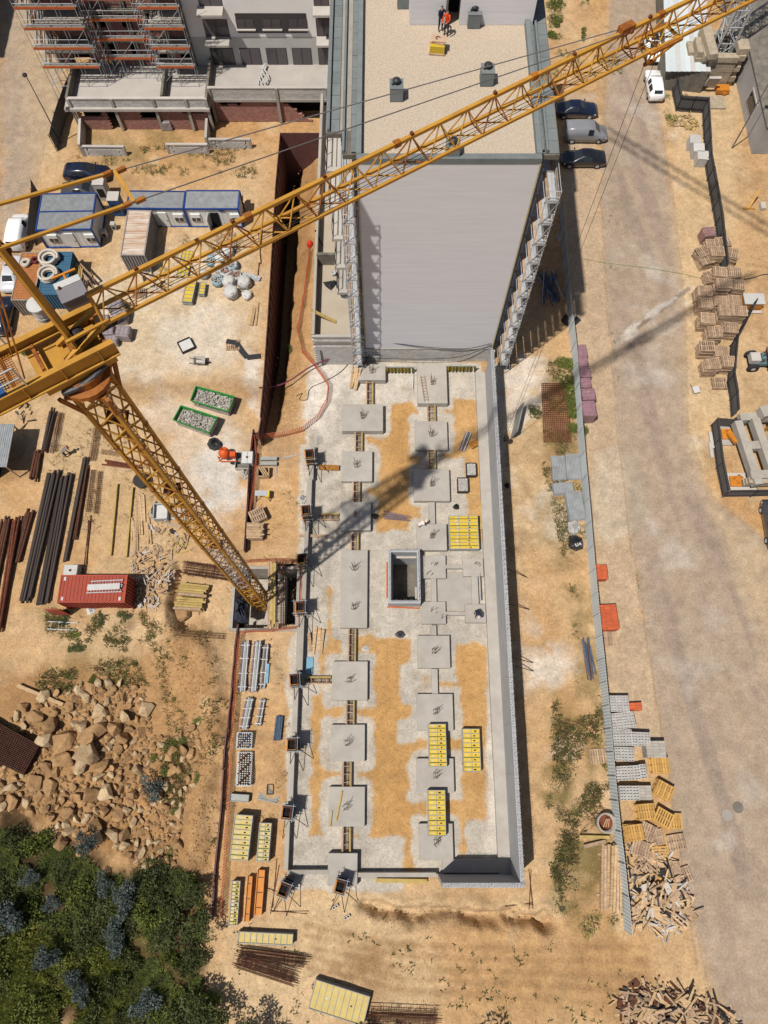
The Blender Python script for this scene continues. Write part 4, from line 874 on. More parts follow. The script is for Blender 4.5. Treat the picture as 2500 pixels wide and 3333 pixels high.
# crane pit
cp_ = thing('crane_pit', 'sunken concrete pit holding the base of the yellow crane', 'pit', (MX, MY, 0))
ux0, ux1, uy0, uy1 = PIT[3].x, PIT[1].x, PIT[3].y, PIT[0].y
for c, d in ((((ux0+ux1)/2, uy0, -1.6), (ux1-ux0+.2, .25, 3.5)), (((ux0+ux1)/2, uy1, -1.6), (ux1-ux0+.2, .25, 3.5)), ((ux0, (uy0+uy1)/2, -1.6), (.25, uy1-uy0-.26, 3.5)), ((ux1, (uy0+uy1)/2, -1.6), (.25, uy1-uy0-.26, 3.5))): blk('pit_wall', c, d, M_CONC, cp_)
blk('pit_floor', ((ux0+ux1)/2, (uy0+uy1)/2, -3.3), (ux1-ux0, uy1-uy0, .1), mat('dark_floor_concrete', S(90, 84, 78), .8, .4, 1), cp_)  # floor in a darker concrete than the pit walls
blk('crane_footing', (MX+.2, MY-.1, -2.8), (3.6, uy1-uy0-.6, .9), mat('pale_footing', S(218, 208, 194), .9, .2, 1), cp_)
crumple('tarpaulin', 'dark blue-black tarpaulin draped over a box at the crane pit edge', 'tarpaulin', [G(u, v, .6) for u, v in ((762, 1955), (772, 1938), (806, 1938), (812, 1965), (805, 2020), (785, 2026), (758, 2015))], .9, mat('blue_black_tarp', S(62, 68, 82), .5, .3, 3, .03), seed=8, z=.1)
# timber beams and cages laid across the pit
tb = thing('timber_stack', 'long yellow timber beams laid across the crane pit', 'timber', G(892, 1930))
for k, (u, m) in enumerate(((876, M_WOODG), (884, M_WOODY), (890, M_WOODY), (896, M_WOODY), (901, M_DSTEEL), (879, M_WOODG))):
    for j in range(2): bar('beam', G(u, 1828+rnd.randint(0, 6), .5+.16*j), G(u-2, 2040+rnd.randint(-22, 8), .5+.16*j), .15, m, tb, .14)
for k in range(4): bar('short_beam', G(880+k*8, 2018, .45), G(879+k*8, 2048, .45), .16, M_WOODG, tb)
def cage(name, label, p, q, w_, h, n, m=M_RUST, group=None, bars=3, cat='rebar cage'):
    p, q = V(p), V(q); c = (p+q)/2; t = thing(name, label, cat, (c.x, c.y, c.z), 0, group); d = (q-p).normalized(); s = V((-d.y, d.x, 0))
    for i in range(bars):
        for z in (0, h): o = s*w_*(i/(bars-1)-.5)+V((0, 0, z+.03)); rod('rebar', p+o, q+o, .016, m, t, 5)
    b = MB(); L = (q-p).length
    for k in range(n):
        o = p+d*L*(k+.5)/n; b.path([o+s*w_/2+V((0, 0, .03)), o-s*w_/2+V((0, 0, .03)), o-s*w_/2+V((0, 0, h+.03)), o+s*w_/2+V((0, 0, h+.03))], .011, 4, True)
    kind(b.obj('stirrups', m, t), 'stuff'); return t
cage('rebar_cage', 'rusty rebar cage laid across the crane pit beside the yellow beams', G(914, 1826, .45), G(914, 2045, .45), .5, .45, 26)
cage('rebar_cage', 'second rusty rebar cage across the crane pit, at the open side', G(925, 1830, .3), G(922, 2040, .3), .3, .3, 26)
# ---------------------------------------------------------------- vehicles
def make_car(col, kind_='saloon', L=4.6, W_=1.8, roofm=None):
    "stations along the car: x, half width low, half width belt, half width roof, z low, z belt, z roof"
    t = thing('parked_car', 'x', 'car')
    P = {'saloon': [(-1, .74, .78, .5, .42, .7, .72), (-.94, .84, .88, .6, .3, .86, .9), (-.66, .9, .93, .74, .24, .93, .98), (-.62, .9, .93, .74, .24, .94, 1.0), (-.36, .9, .94, .62, .22, .93, 1.4), (.08, .9, .94, .63, .22, .91, 1.42), (.42, .9, .94, .7, .22, .9, .96), (.46, .9, .94, .72, .22, .88, .93), (.84, .86, .88, .62, .26, .76, .8), (1, .68, .7, .45, .4, .58, .6)],
         'hatch': [(-1, .8, .84, .55, .4, .9, .95), (-.95, .86, .9, .62, .28, .98, 1.15), (-.8, .9, .93, .64, .24, .98, 1.44), (-.3, .9, .94, .66, .22, .95, 1.52), (.05, .9, .94, .65, .22, .93, 1.5), (.42, .9, .94, .72, .22, .93, 1.0), (.46, .9, .94, .74, .22, .92, .97), (.86, .86, .88, .64, .26, .82, .86), (1, .7, .72, .5, .4, .6, .62)],
         'van': [(-1, .86, .88, .72, .4, 1.0, 1.6), (-.97, .9, .92, .76, .3, 1.05, 1.78), (-.5, .92, .95, .78, .24, 1.05, 1.85), (.0, .92, .95, .78, .24, 1.05, 1.85), (.3, .92, .95, .74, .22, 1.04, 1.78), (.62, .92, .94, .7, .22, 1.02, 1.1), (.66, .92, .93, .7, .22, 1., 1.06), (.9, .86, .88, .62, .28, .86, .9), (1, .7, .74, .5, .4, .6, .64)]}[kind_]
    sx, sy = L/2, W_/2
    secs = [[(x*sx, -a*sy, z0), (x*sx, -a*1.03*sy, (z0+zb)/2), (x*sx, -b*sy, zb), (x*sx, -c*sy, zr-.03), (x*sx, -c*.7*sy, zr), (x*sx, c*.7*sy, zr), (x*sx, c*sy, zr-.03), (x*sx, b*sy, zb), (x*sx, a*1.03*sy, (z0+zb)/2), (x*sx, a*sy, z0)] for x, a, b, c, z0, zb, zr in P]
    m = MB(); n = 10; vs = [p for s in secs for p in s]; fs = []
    for i in range(len(secs)-1):
        for j in range(n): fs.append((i*n+j, (i+1)*n+j, (i+1)*n+(j+1) % n, i*n+(j+1) % n))
    fs += [tuple(range(n)), tuple(range((len(secs)-1)*n+n-1, (len(secs)-1)*n-1, -1))]
    m.add(vs, fs); m.obj('body', pmat('paint_'+col[0], col[1], .25, .5, .0, 0, .6), t, True)
    zr = [p[6] for p in P]; mx = max(zr); cab_ = [i for i in range(len(P)) if zr[i] > mx-.14]; i0, i1 = cab_[0], cab_[-1]
    def pane(name, quad, sh=.84):
        c = sum((V(q) for q in quad), V())/4; nrm = (V(quad[1])-V(quad[0])).cross(V(quad[3])-V(quad[0])).normalized()
        if nrm.dot(c-V((0, 0, .8))) < 0: nrm = -nrm
        b = MB(); b.add([c+(V(q)-c)*sh+nrm*.03 for q in quad]+[c+(V(q)-c)*sh+nrm*-.03 for q in quad], BOXF); return b.obj(name, M_GLASS, t)
    pane('windscreen', (secs[i1][3], secs[i1][6], secs[i1+1][6], secs[i1+1][3]))
    pane('rear_window', (secs[i0][3], secs[i0][6], secs[i0-1][6], secs[i0-1][3]), .8)
    for k in range(i0, i1):
        if kind_ == 'van' and k < i1-1: continue
        pane('side_window', (secs[k][2], secs[k+1][2], secs[k+1][3], secs[k][3]), .8); pane('side_window', (secs[k][7], secs[k+1][7], secs[k+1][6], secs[k][6]), .8)
    if roofm:
        b = MB(); z = max(zr); b.box(((P[i0][0]+P[i1][0])/2*sx, 0, z+.005), ((P[i1][0]-P[i0][0])*sx, .9, .02)); b.obj('sunroof', roofm, t)
    for x in (-.62, .6):
        for s in (-1, 1):
            b = MB(); b.lathe((0, 0, 0), [(.2, -.1), (.31, -.09), (.33, -.05), (.33, .05), (.31, .09), (.2, .1)], 14, T4((x*sx, s*(sy*.93-.06), .33), 0, R(90))); wl = b.obj('wheel', M_RUBBER, t, True)
            b = MB(); b.lathe((0, 0, 0), [(.19, -.012), (.2, .0), (.06, .012)], 10, T4((x*sx, s*(sy*.93+.04), .33), 0, R(-90)*s)); b.obj('rim', M_STEEL, wl)
    for s in (-1, 1):
        b = MB(); q = P[-2]; b.box((q[0]*sx*.985, s*q[2]*sy*.82, (q[4]+q[5])/2+.12), (.18, .3, .14)); b.obj('headlight', M_LAMP, t)
        b = MB(); q = P[1]; b.box((q[0]*sx*.99, s*q[2]*sy*.9, (q[4]+q[5])/2+.14), (.12, .2, .2)); b.obj('tail_light', M_TAIL, t)
        b = MB(); b.box((P[i1+1][0]*sx*.9, s*(sy+.07), .98), (.12, .16, .1)); b.obj('mirror', pmat('paint_'+col[0], col[1]), t)
    b = MB(); b.box((-sx*1.0, 0, .5), (.03, .5, .11)); b.obj('number_plate', M_WHITE, t); b = MB(); b.box((sx*.99, 0, .45), (.05, .8, .16)); b.obj('grille', M_BLACK, t)
    return t
M_LAMP = pmat('lamp_glass', (.6, .62, .65), .15, .6); M_TAIL = pmat('tail_glass', (.25, .01, .01), .2, .5)
CARS = 'cars parked around the site'
for (u0, v0, u1, v1, face, k, col, L, lab) in (
    (1806, 318, 1948, 388, 0, 'saloon', ('navy', (.008, .012, .03)), 4.6, 'dark navy saloon under the jib beside the tall block, topmost of three'),
    (1832, 390, 1978, 474, 0, 'van', ('silvergrey', (.2, .2, .215)), 4.7, 'silver van parked between the two dark saloons'),
    (1821, 474, 1974, 550, 180, 'saloon', ('black', (.01, .01, .013)), 4.8, 'black saloon with its nose to the tall block, below the silver van'),
    (2082, 88, 2165, 212, -90, 'hatch', ('white', (.78, .78, .78)), 4.4, 'white car half hidden by the jib tip, ahead of the other white car'),
    (2093, 216, 2165, 330, 90, 'hatch', ('white', (.78, .78, .78)), 4.3, 'white hatchback parked by the concrete ballast blocks, rear to us'),
    (212, 528, 356, 590, 0, 'hatch', ('navy', (.012, .016, .03)), 4.7, 'dark blue estate car standing on the sand above the site cabins'),
    (210, 590, 330, 646, 0, 'saloon', ('grey', (.05, .05, .06)), 4.4, 'dark grey car half hidden behind the double site cabin'),
    (22, 690, 106, 812, 90, 'van', ('white', (.78, .78, .78)), 4.4, 'white car-derived van left of the double site cabin'),
    (4, 825, 74, 945, 90, 'saloon', ('silver', (.5, .5, .52)), 4.4, 'silver car at the left edge beside the rusty store container'),
    (-24, 960, 48, 1085, 90, 'hatch', ('navy', (.012, .016, .03)), 4.4, 'dark car cut by the left edge behind the crane platform'),
    (2478, 1625, 2562, 1780, 90, 'hatch', ('grey', (.06, .065, .075)), 4.6, 'dark grey car cut by the right edge of the road')):
    c = G((u0+u1)/2, (v0+v1)/2+4, .55); t = make_car(col, k, L, 1.8, M_BLACK if 'half hidden by the jib' in lab else None); t.location = (c.x, c.y, gz(c.x, c.y)+.02); t.rotation_euler = (0, 0, R(face)); t['label'] = lab; t['group'] = CARS
# ---------------------------------------------------------------- site cabins and containers
M_CABW = mat('cabin_panel', (.62, .62, .60), .6, .12, 1.5, 0, (.5, .5, .48)); M_CABB = mat('cabin_blue', S(36, 74, 150), .5, .2, 2); M_ROOFC = mat('cabin_roof_sheet', S(176, 180, 184), .6, .35, 1.5, 0, S(140, 140, 142), rv=.04)
M_SHUT = pmat('roller_shutter', (.66, .66, .64), .6)
def local(P0, P1, P3): # frame with x along P0->P1, y along P0->P3
    d = (P1-P0); L = V((d.x, d.y, 0)).length; rz = math.atan2(d.y, d.x); e = P3-P0; D = abs(-math.sin(rz)*e.x+math.cos(rz)*e.y); return L, D, rz
def cabin(p0, p1, p3, h, label, wins, door, signs=(), roofs=1, openin=None):
    P0, P1, P3 = G(*p0, h), G(*p1, h), G(*p3, h); L, D, rz = local(P0, P1, P3); t = thing('site_cabin', label, 'cabin', (P0.x, P0.y, 0), rz); M = Matrix.Translation(t.location) @ Matrix.Rotation(rz, 4, 'Z')
    def B(nm, c, d, m, par=None): return place(nm, unit('box', m), M @ T4(c) @ Matrix.Diagonal((d[0], d[1], d[2], 1)), par or t)
    B('wall', (L/2, D/2, h/2), (L-.1, D-.1, h-.1), M_CABW)
    for k in range(int(L/.55)): B('wall_joint', (.28+k*.55, .04, h/2), (.02, .03, h-.3), M_SHUT)
    n = int(L/.12)
    for r in range(roofs):
        b = MB(); y0, y1 = D*r/roofs+.1, D*(r+1)/roofs-.1
        for k in range(n): b.box((.1+(L-.2)*(k+.5)/n, (y0+y1)/2, h+.01), ((L-.2)/n*.55, y1-y0, .05))
        b.box((L/2, (y0+y1)/2, h-.02), (L-.15, y1-y0+.1, .05)); o = b.obj('roof', M_ROOFC, t, False, True); kind(o, 'stuff') if 0 else None
    for x in (0, L):
        for y in (0, D): B('post', (x, y, h/2), (.14, .14, h+.02), M_CABB)
        for r in range(roofs+1):
            pass
        for z in (.08, h): B('end_beam', (x, D/2, z), (.13, D-.14, .14), M_CABB)
    for y in [D*r/roofs for r in range(roofs+1)]:
        B('roof_beam', (L/2, y, h), (L-.14, .13, .15), M_CABB)
        if y in (0, D): B('floor_beam', (L/2, y, .08), (L-.14, .13, .16), M_CABB)
    for x in wins:
        f = B('window', (x, -.01, 1.45), (1.0, .1, 1.0), M_SHUT); B('pane', (x, -.065, 1.2), (.86, .03, .42), M_GLASS, f); B('mullion', (x, -.075, 1.2), (.05, .04, .44), M_SHUT, f); B('roller_shutter', (x, -.07, 1.7), (.9, .05, .45), M_SHUT, f)
    if door is not None: d_ = B('door', (door, -.0, 1.08), (.85, .1, 2.0), M_CABW); B('handle', (door+.32, -.07, 1.05), (.12, .05, .04), M_DSTEEL, d_)
    if openin is not None:
        B('doorway', (openin, 0, 1.05), (.85, .1, 2.0), M_DARK); d_ = B('door', (openin-.62, -.38, 1.05), (.05, .85, 1.95), M_CABW); B('step', (openin+.1, -.5, .12), (.7, .4, .24), M_WOODG)
    for x in signs: B('sign', (x, -.03, 2.35), (.55, .03, .14), M_CABB)
    return t
cabin((117, 749), (297, 746), (135, 632), 2.6, 'double white site cabin with blue frame and grey ribbed roof at the left', (1.2, 4.9), 2.9, (1.9,), 2)
cabin((412, 678), (596, 680), (417, 622), 2.6, 'white site cabin with blue frame, middle one behind the white container', (4.9,), 3.3, (), 1)
cabin((599, 680), (775, 680), (599, 621), 2.6, 'white site cabin with its door open, right end of the cabin row', (.9, 4.9), None, (3.7,), 1, 2.8)
def container(p0, p1, p3, h, label, m, mroof, ribs=True, doors=0):
    P0, P1, P3 = G(*p0, h), G(*p1, h), G(*p3, h); L, D, rz = local(P0, P1, P3); t = thing('container', label, 'container', (P0.x, P0.y, gz(P0.x, P0.y)), rz); M = Matrix.Translation((P0.x, P0.y, 0)) @ Matrix.Rotation(rz, 4, 'Z')
    def B(nm, c, d, mm, par=None): return place(nm, unit('box', mm), M @ T4(c) @ Matrix.Diagonal((d[0], d[1], d[2], 1)), par or t)
    b = MB(); b.box((L/2, D/2, h/2-.1), (L-.16, D-.16, h-.1), 0, M)
    for y in (.03, D-.03):
        for k in range(int((L-.2)/.28)): b.box((.24+k*.28, y, h/2), (.15, .08, h-.3), 0, M)
    for x in (.03, L-.03):
        for k in range(int((D-.2)/.28)): b.box((x, .24+k*.28, h/2), (.08, .15, h-.3), 0, M)
    b.obj('wall', m, t)
    b = MB(); b.box((L/2, D/2, h-.05), (L-.1, D-.1, .06), 0, M)
    for k in range(int((L-.2)/.3)): b.box((.25+k*.3, D/2, h-.01), (.16, D-.2, .05), 0, M) if L > D else None
    for k in range(int((D-.2)/.3)): b.box((L/2, .25+k*.3, h-.01), (L-.2, .16, .05), 0, M) if L <= D else None
    b.obj('roof', mroof, t)
    for x in (0.02, L-.02):
        for y in (.02, D-.02): B('corner_post', (x, y, h/2), (.14, .14, h+.02), m)
    for y in (.02, D-.02): B('top_rail', (L/2, y, h-.02), (L-.14, .1, .1), m)
    for x in (.02, L-.02): B('top_rail', (x, D/2, h-.02), (.1, D-.14, .1), m)
    return t, M, L, D, B
M_WCON = mat('white_container', S(222, 214, 202), .7, .3, 1.2, 0, S(186, 170, 150)); M_WROOF = mat('white_rust_roof', S(232, 224, 212), .8, .75, 1.0, 0, S(186, 132, 88), st=(.5, 3.5, 1), wear=.5)
M_GCON = mat('grey_container_end', S(170, 164, 160), .7, .3, 1)
container((393, 830), (470, 831), (414, 684), 2.6, 'white container with rust-streaked roof standing before the cabins', M_GCON, M_WROOF)
M_RCON = mat('red_container', S(192, 84, 62), .7, .3, 1.5, 0, S(160, 76, 60)); 
t, M, L, D, B = container((187, 1960), (404, 1960), (194, 1872), 2.6, 'terracotta red shipping container with ladders on its roof', M_RCON, M_RCON)
d_ = B('open_door', (-.45, -.55, 1.3), (1.2, .06, 2.4), M_RCON)
for x, y in ((.35, .3), (.35, D-.3), (L-.4, .3)): B('corner_plate', (x, y, 2.62), (.18, .3, .02), M_WHITE)
def ladder(name, label, p, q, w_, m, n=12, group=None):
    p, q = V(p), V(q); c = (p+q)/2; t = thing(name, label, 'ladder', c, 0, group); d = (q-p).normalized(); s = d.cross(V((0, 0, 1))).normalized()*w_/2
    for k in (-1, 1): bar('rail', p+s*k, q+s*k, .07, m, t, .04)
    for i in range(n): rod('rung', p+(q-p)*(i+.5)/n-s, p+(q-p)*(i+.5)/n+s, .018, m, t, 6)
    return t
ladder('ladder', 'aluminium ladder lying uppermost on the red container', G(295, 1900, 2.8), G(400, 1895, 2.8), .42, M_STEEL); ladder('ladder', 'second ladder lying on the red container, nearer its open door', G(282, 1921, 2.75), G(397, 1917, 2.75), .42, M_STEEL)
plank_thing('walkway_board', 'grey walkway board between the ladders on the red container', G(285, 1912, 2.9), G(390, 1907, 2.9), .5, .06, M_WHITE, 'walkway board')
def make_ibc():
    t = thing('water_tank', 'x', 'tank')
    m = MB(); m.box((0, 0, .6), (.94, 1.12, .92)); m.obj('tank', M_WHITE, t); m = MB(); m.lathe((0, 0, 1.06), [(.11, 0), (.11, .05), (.02, .06)], 10); m.obj('cap', M_RUSTR, t)
    m = MB(); m.box((0, 0, .08), (1, 1.2, .1)); m.obj('pallet', M_DSTEEL, t)
    for z in (.25, .45, .65, .85, 1.04): m = MB(); m.path([(-.5, -.6, z), (.5, -.6, z), (.5, .6, z), (-.5, .6, z)], .014, 4, True); m.obj('cage_ring', M_STEEL, t)
    m = MB()
    for k in range(6):
        for y in (-.6, .6): m.tube((-.5+k*.2, y, .1), (-.5+k*.2, y, 1.06), .012, 4)
        for x in (-.5, .5): m.tube((x, -.6+k*.24, .1), (x, -.6+k*.24, 1.06), .012, 4)
    m.obj('cage_bars', M_STEEL, t); m = MB(); m.box((0, 0, 1.09), (.06, 1.2, .03)); m.obj('strap', M_STEEL, t); return t
ibc = Kit(make_ibc)
p = G(229, 1856, 1); ibc((p.x, p.y, gz(p.x, p.y)), R(90), 'white caged water tank behind the red container'); p = G(808, 1496, .5); ibc((p.x, p.y, gz(p.x, p.y)), 0, 'white caged water tank with red cap beside the orange mixer')
# rusty store and blue store with hoses
M_OCON = mat('rusty_orange_container', S(196, 128, 72), .8, .5, 2, 0, S(150, 92, 60), st=(4, .6, 1)); M_BCON = mat('blue_container', S(70, 120, 150), .7, .3, 1.5, 0, S(56, 92, 118))
container((36, 976), (108, 977), (69, 821), 2.5, 'rusty orange store container with slatted roof by the crane top', mat('grey_corrugated_end', S(176, 168, 156), .7, .4, 2), M_OCON)
container((125, 958), (212, 958), (141, 820), 2.4, 'blue store container carrying two coils of white hose', M_BCON, M_BCON)
def coil(name, label, c, r, th, n, m, cat='hose', lay=2):
    b = MB(); pts = []
    for k in range(n*14+1):
        a = k/14*2*math.pi; l = k/14; rr = r-(l % lay)*th*1.9+rnd.uniform(-.02, .02); pts.append((rr*math.cos(a), rr*math.sin(a)*.96, th+(l//lay)*th*1.6))
    b.path(pts, th, 7); o = b.obj(name, m, None, True); o.location = c; return tag(o, label, cat)
M_HOSE = mat('white_hose', S(224, 212, 198), .7, .2, 4, 0, S(190, 174, 160))
coil('hose_coil', 'large coil of white corrugated hose, upper one on the blue container', G(163, 848, 2.5), .95, .13, 5, M_HOSE); coil('hose_coil', 'large coil of white corrugated hose, lower one on the blue container', G(161, 900, 2.5), .95, .13, 5, M_HOSE)
coil('hose_coil', 'small white and yellow hose coil on the rusty container', G(85, 858, 2.6), .5, .08, 4, M_HOSE); coil('hose_coil', 'dark red hose coil on the rusty container', G(117, 848, 2.6), .42, .06, 4, mat('dark_red_hose', S(120, 40, 48), .5), 'hose')
cr_ = thing('timber_crate', 'yellow slatted timber crate beside the blue container', 'crate', G(250, 880))
for k in range(9): q0, q1 = G(228+k*5, 833+k*5, 1.4), G(222+k*5, 880+k*5, 1.4); bar('slat', q0, q1, .1, M_PALN if k % 2 else M_WOODY, cr_)
for a, b_ in (((220, 835), (290, 912)), ((232, 828), (300, 900))): bar('edge_beam', G(*a, 1.3), G(*b_, 1.3), .16, M_WOODG, cr_)
for a in ((222, 838), (292, 915), (298, 898), (234, 830)): p = G(*a, 0); q = G(*a, 1.3); bar('leg', (q.x, q.y, 0), q, .12, M_WOODG, cr_)
plank_thing('beam', 'thick weathered beam leaning along the yellow crate', G(206, 852, 1.5), G(287, 912, 1.0), .28, .2, M_WOODG, 'beam'); plank_thing('beam', 'second thick beam below the yellow crate', G(214, 868, 1.), G(284, 924, .6), .28, .2, M_WOODG, 'beam')
# ---------------------------------------------------------------- persons
def person(label, p, rz, pose, shirt, trous, helmet=None, hair=(.03, .02, .015), vest=None):
    "one skinned body from a skeleton; clothes are faces of the same skin"
    J_ = {'pel': (0, 0, .95), 'chest': (0, .02, 1.28), 'neck': (0, .02, 1.48), 'head': (0, .04, 1.6), 'top': (0, .03, 1.74)}
    for s, k in ((-1, 'l'), (1, 'r')):
        J_.update({'hip'+k: (s*.1, 0, .9), 'kn'+k: (s*.12, .03, .5), 'an'+k: (s*.12, -.02, .09), 'to'+k: (s*.13, .16, .04), 'sh'+k: (s*.19, .02, 1.42), 'el'+k: (s*.27, .0, 1.14), 'wr'+k: (s*.27, .12, .9), 'ha'+k: (s*.26, .17, .8)})
    J_.update(pose); names = list(J_); E = [('pel', 'chest'), ('chest', 'neck'), ('neck', 'head'), ('head', 'top')]
    for k in 'lr': E += [('pel', 'hip'+k), ('hip'+k, 'kn'+k), ('kn'+k, 'an'+k), ('an'+k, 'to'+k), ('chest', 'sh'+k), ('sh'+k, 'el'+k), ('el'+k, 'wr'+k), ('wr'+k, 'ha'+k)]
    me = bpy.data.meshes.new('person'); me.from_pydata([J_[n] for n in names], [(names.index(a), names.index(b)) for a, b in E], [])
    o = bpy.data.objects.new('person', me); COL.objects.link(o); sk_ = o.modifiers.new('s', 'SKIN'); sk_.use_smooth_shade = True; o.modifiers.new('u', 'SUBSURF').levels = 1
    rad = {'pel': .155, 'chest': .17, 'neck': .065, 'head': .105, 'top': .085, 'hip': .1, 'kn': .07, 'an': .05, 'to': .045, 'sh': .075, 'el': .05, 'wr': .038, 'ha': .042}
    for n, sv_ in zip(names, me.skin_vertices[0].data): r = rad.get(n) or rad[n[:-1]]; sv_.radius = (r, r*(.75 if n in ('pel', 'chest') else 1)); sv_.use_root = n == 'pel'
    dg = bpy.context.evaluated_depsgraph_get(); m2 = bpy.data.meshes.new_from_object(o.evaluated_get(dg)); bpy.data.objects.remove(o); bpy.data.meshes.remove(me)
    m2.materials.clear()
    for m in (M_SKIN, shirt, trous, M_BLACK, pmat('hair', hair, .7)): m2.materials.append(m)
    seg = [(V(J_[a]), V(J_[b]), {'hip': 2, 'kn': 2, 'an': 3}.get(a[:-1], {'sh': 1, 'el': 0 if b[:2] == 'ha' else 1, 'wr': 0}.get(a[:-1], {'pel': 1, 'chest': 1, 'neck': 0, 'head': 0}.get(a, 1)))) for a, b in E]
    for f in m2.polygons:
        c = f.center; best = min(seg, key=lambda s: (c-s[0].lerp(s[1], max(0, min(1, (c-s[0]).dot(s[1]-s[0])/(s[1]-s[0]).length_squared)))).length); i = best[2]
        if i == 1 and best[0] == V(J_['pel']) and (c-best[0]).dot(V((0, 0, 1))) < 0: i = 2
        if (c-V(J_['top'])).length < .13 and c.z > J_['head'][2]-.02: i = 4
        f.material_index = i; f.use_smooth = True
    o = bpy.data.objects.new('person', m2); COL.objects.link(o); o.location = p; o.rotation_euler = (0, 0, rz); tag(o, label, 'person')
    hd, tp = V(J_['head']), V(J_['top']); up = (tp-hd).normalized()
    if helmet:
        b = MB(); q = up.to_track_quat('Z', 'Y').to_matrix().to_4x4(); b.lathe((0, 0, 0), [(.17, .0), (.145, .02), (.135, .08), (.09, .13), (.02, .15)], 12, Matrix.Translation(hd+up*.03) @ q); b.obj('helmet', helmet, o, True, True)
    for k in (-1, 1): b = MB(); b.tube(hd+V((k*.035, .1, .02)), hd+V((k*.035, .112, .02)), .012, 6); b.obj('eye', M_DARK, o, False, True)
    b = MB(); b.tube(hd+V((0, .095, .0)), hd+V((0, .13, -.03)), .012, 5, .018); b.obj('nose', M_SKIN, o, False, True)
    return o
bend = {'chest': (0, .28, 1.12), 'neck': (0, .46, 1.2), 'head': (0, .58, 1.22), 'top': (0, .7, 1.25), 'shl': (-.18, .4, 1.16), 'shr': (.18, .4, 1.16), 'ell': (-.22, .48, .88), 'elr': (.22, .48, .88), 'wrl': (-.15, .56, .64), 'wrr': (.15, .56, .64), 'hal': (-.13, .6, .55), 'har': (.13, .6, .55)}
reach = {'ell': (-.26, .2, 1.2), 'wrl': (-.16, .42, 1.12), 'hal': (-.12, .52, 1.12), 'elr': (.26, .16, 1.18), 'wrr': (.16, .36, 1.05), 'har': (.12, .45, 1.04)}
M_NAVY = pmat('navy_cloth', (.02, .025, .05), .9, .1); M_ORV = pmat('orange_vest', S(240, 84, 40), .8, .1); M_GREYCL = pmat('grey_cloth', (.16, .15, .15), .9, .1); M_LCL = pmat('pale_cloth', (.55, .5, .45), .9, .1)
person('person in dark blue clothes standing on the gravel roof by the stair house door', G(1433, 98, ZR+.02), R(200), reach, M_NAVY, M_NAVY); person('person in orange-red vest on the gravel roof beside the one in blue', G(1452, 112, ZR+.02), R(150), reach, M_ORV, pmat('dark_trousers', (.03, .02, .03), .9), None)
p = G(216, 1484); person('person in dark red helmet bending over the rebar in the left yard', (p.x, p.y, gz(p.x, p.y)), R(-60), bend, M_GREYCL, M_NAVY, pmat('dark_red_helmet', (.22, .02, .03), .4))
p = G(1362, 1718); person('person in pale hat bending beside the slab next to the broad yellow panels', (p.x, p.y, .02), R(-70), bend, M_LCL, pmat('brown_trousers', (.2, .11, .05), .9), pmat('straw_hat', (.8, .72, .58), .8))
p = G(1548, 1994, .42); person('person in white helmet stooping on the right stair footing', (p.x, p.y, .43), R(190), bend, M_NAVY, pmat('ochre_trousers', (.35, .2, .07), .9), M_WHITE)
# ---------------------------------------------------------------- fences
def corrug(L, h, amp=.018, pitch=.24):
    n = max(2, round(L/pitch)); b = MB(); vs = []
    for k in range(n*2+1):
        y = amp if k % 2 else -amp; x = L*k/(n*2)-L/2
        vs += [(x, y-.008, 0), (x, y-.008, h), (x, y+.008, 0), (x, y+.008, h)]
    fs = []
    for k in range(n*2): a = k*4; fs += [(a, a+4, a+5, a+1), (a+2, a+3, a+7, a+6), (a+1, a+5, a+7, a+3)]
    return b.add(vs, fs)
def sheet_fence(name, label, pts, h, m, mp, pan=1.9, zfun=None, corr=True, tilt=.0, posts=True, side=1, rails=True):
    P = [V((p.x, p.y, 0)) for p in pts]; t = thing(name, label, 'fence', P[0]); cache = {}
    for a, b in zip(P, P[1:]):
        d = b-a; L = d.length; n = max(1, round(L/pan)); d.normalize(); rz = math.atan2(d.y, d.x); nn = V((-d.y, d.x, 0))*side
        for k in range(n):
            c = a+d*L*(k+.5)/n; z0, z1 = zfun(c) if zfun else (gz(c.x, c.y)-.05, gz(c.x, c.y)+h); w_ = L/n-.015; key = (round(w_, 2), round(z1-z0, 1))
            if key not in cache: cache[key] = corrug(w_, z1-z0).mesh('fence_panel', m) if corr else MB().box((0, 0, (z1-z0)/2), (w_, .05, z1-z0)).mesh('fence_panel', m)
            place('fence_panel', cache[key], T4((c.x, c.y, z0), rz+rnd.uniform(-.015, .015), rnd.uniform(-tilt, tilt)), t)
            if posts:
                q = a+d*L*k/n+nn*.08; z0, z1 = zfun(q) if zfun else (gz(q.x, q.y), gz(q.x, q.y)+h); bar('post', (q.x, q.y, z0), (q.x, q.y, z1+.06), .05, mp, t)
        if rails:
            q0, q1 = a+nn*.06, b+nn*.06; zz = zfun((a+b)/2)[1] if zfun else None
            for f in (.25, .85): bar('rail', (q0.x, q0.y, (zz-.5 if zz else gz(a.x, a.y)+h*f)), (q1.x, q1.y, (zz-.5 if zz else gz(b.x, b.y)+h*f)), .05, mp, t)
    return t
M_HOARD = mat('pale_blue_hoarding', (.5, .545, .555), .6, .25, 1, 0, (.42, .46, .475), rv=.06)
M_HOARDD = mat('dark_grey_hoarding', (.085, .085, .088), .7, .3, 1.5, 0, (.06, .06, .062), rv=.08)
M_BROWNF = mat('maroon_sheet', S(124, 84, 82), .6, .3, 1.2, 0, S(96, 66, 66), rv=.06)
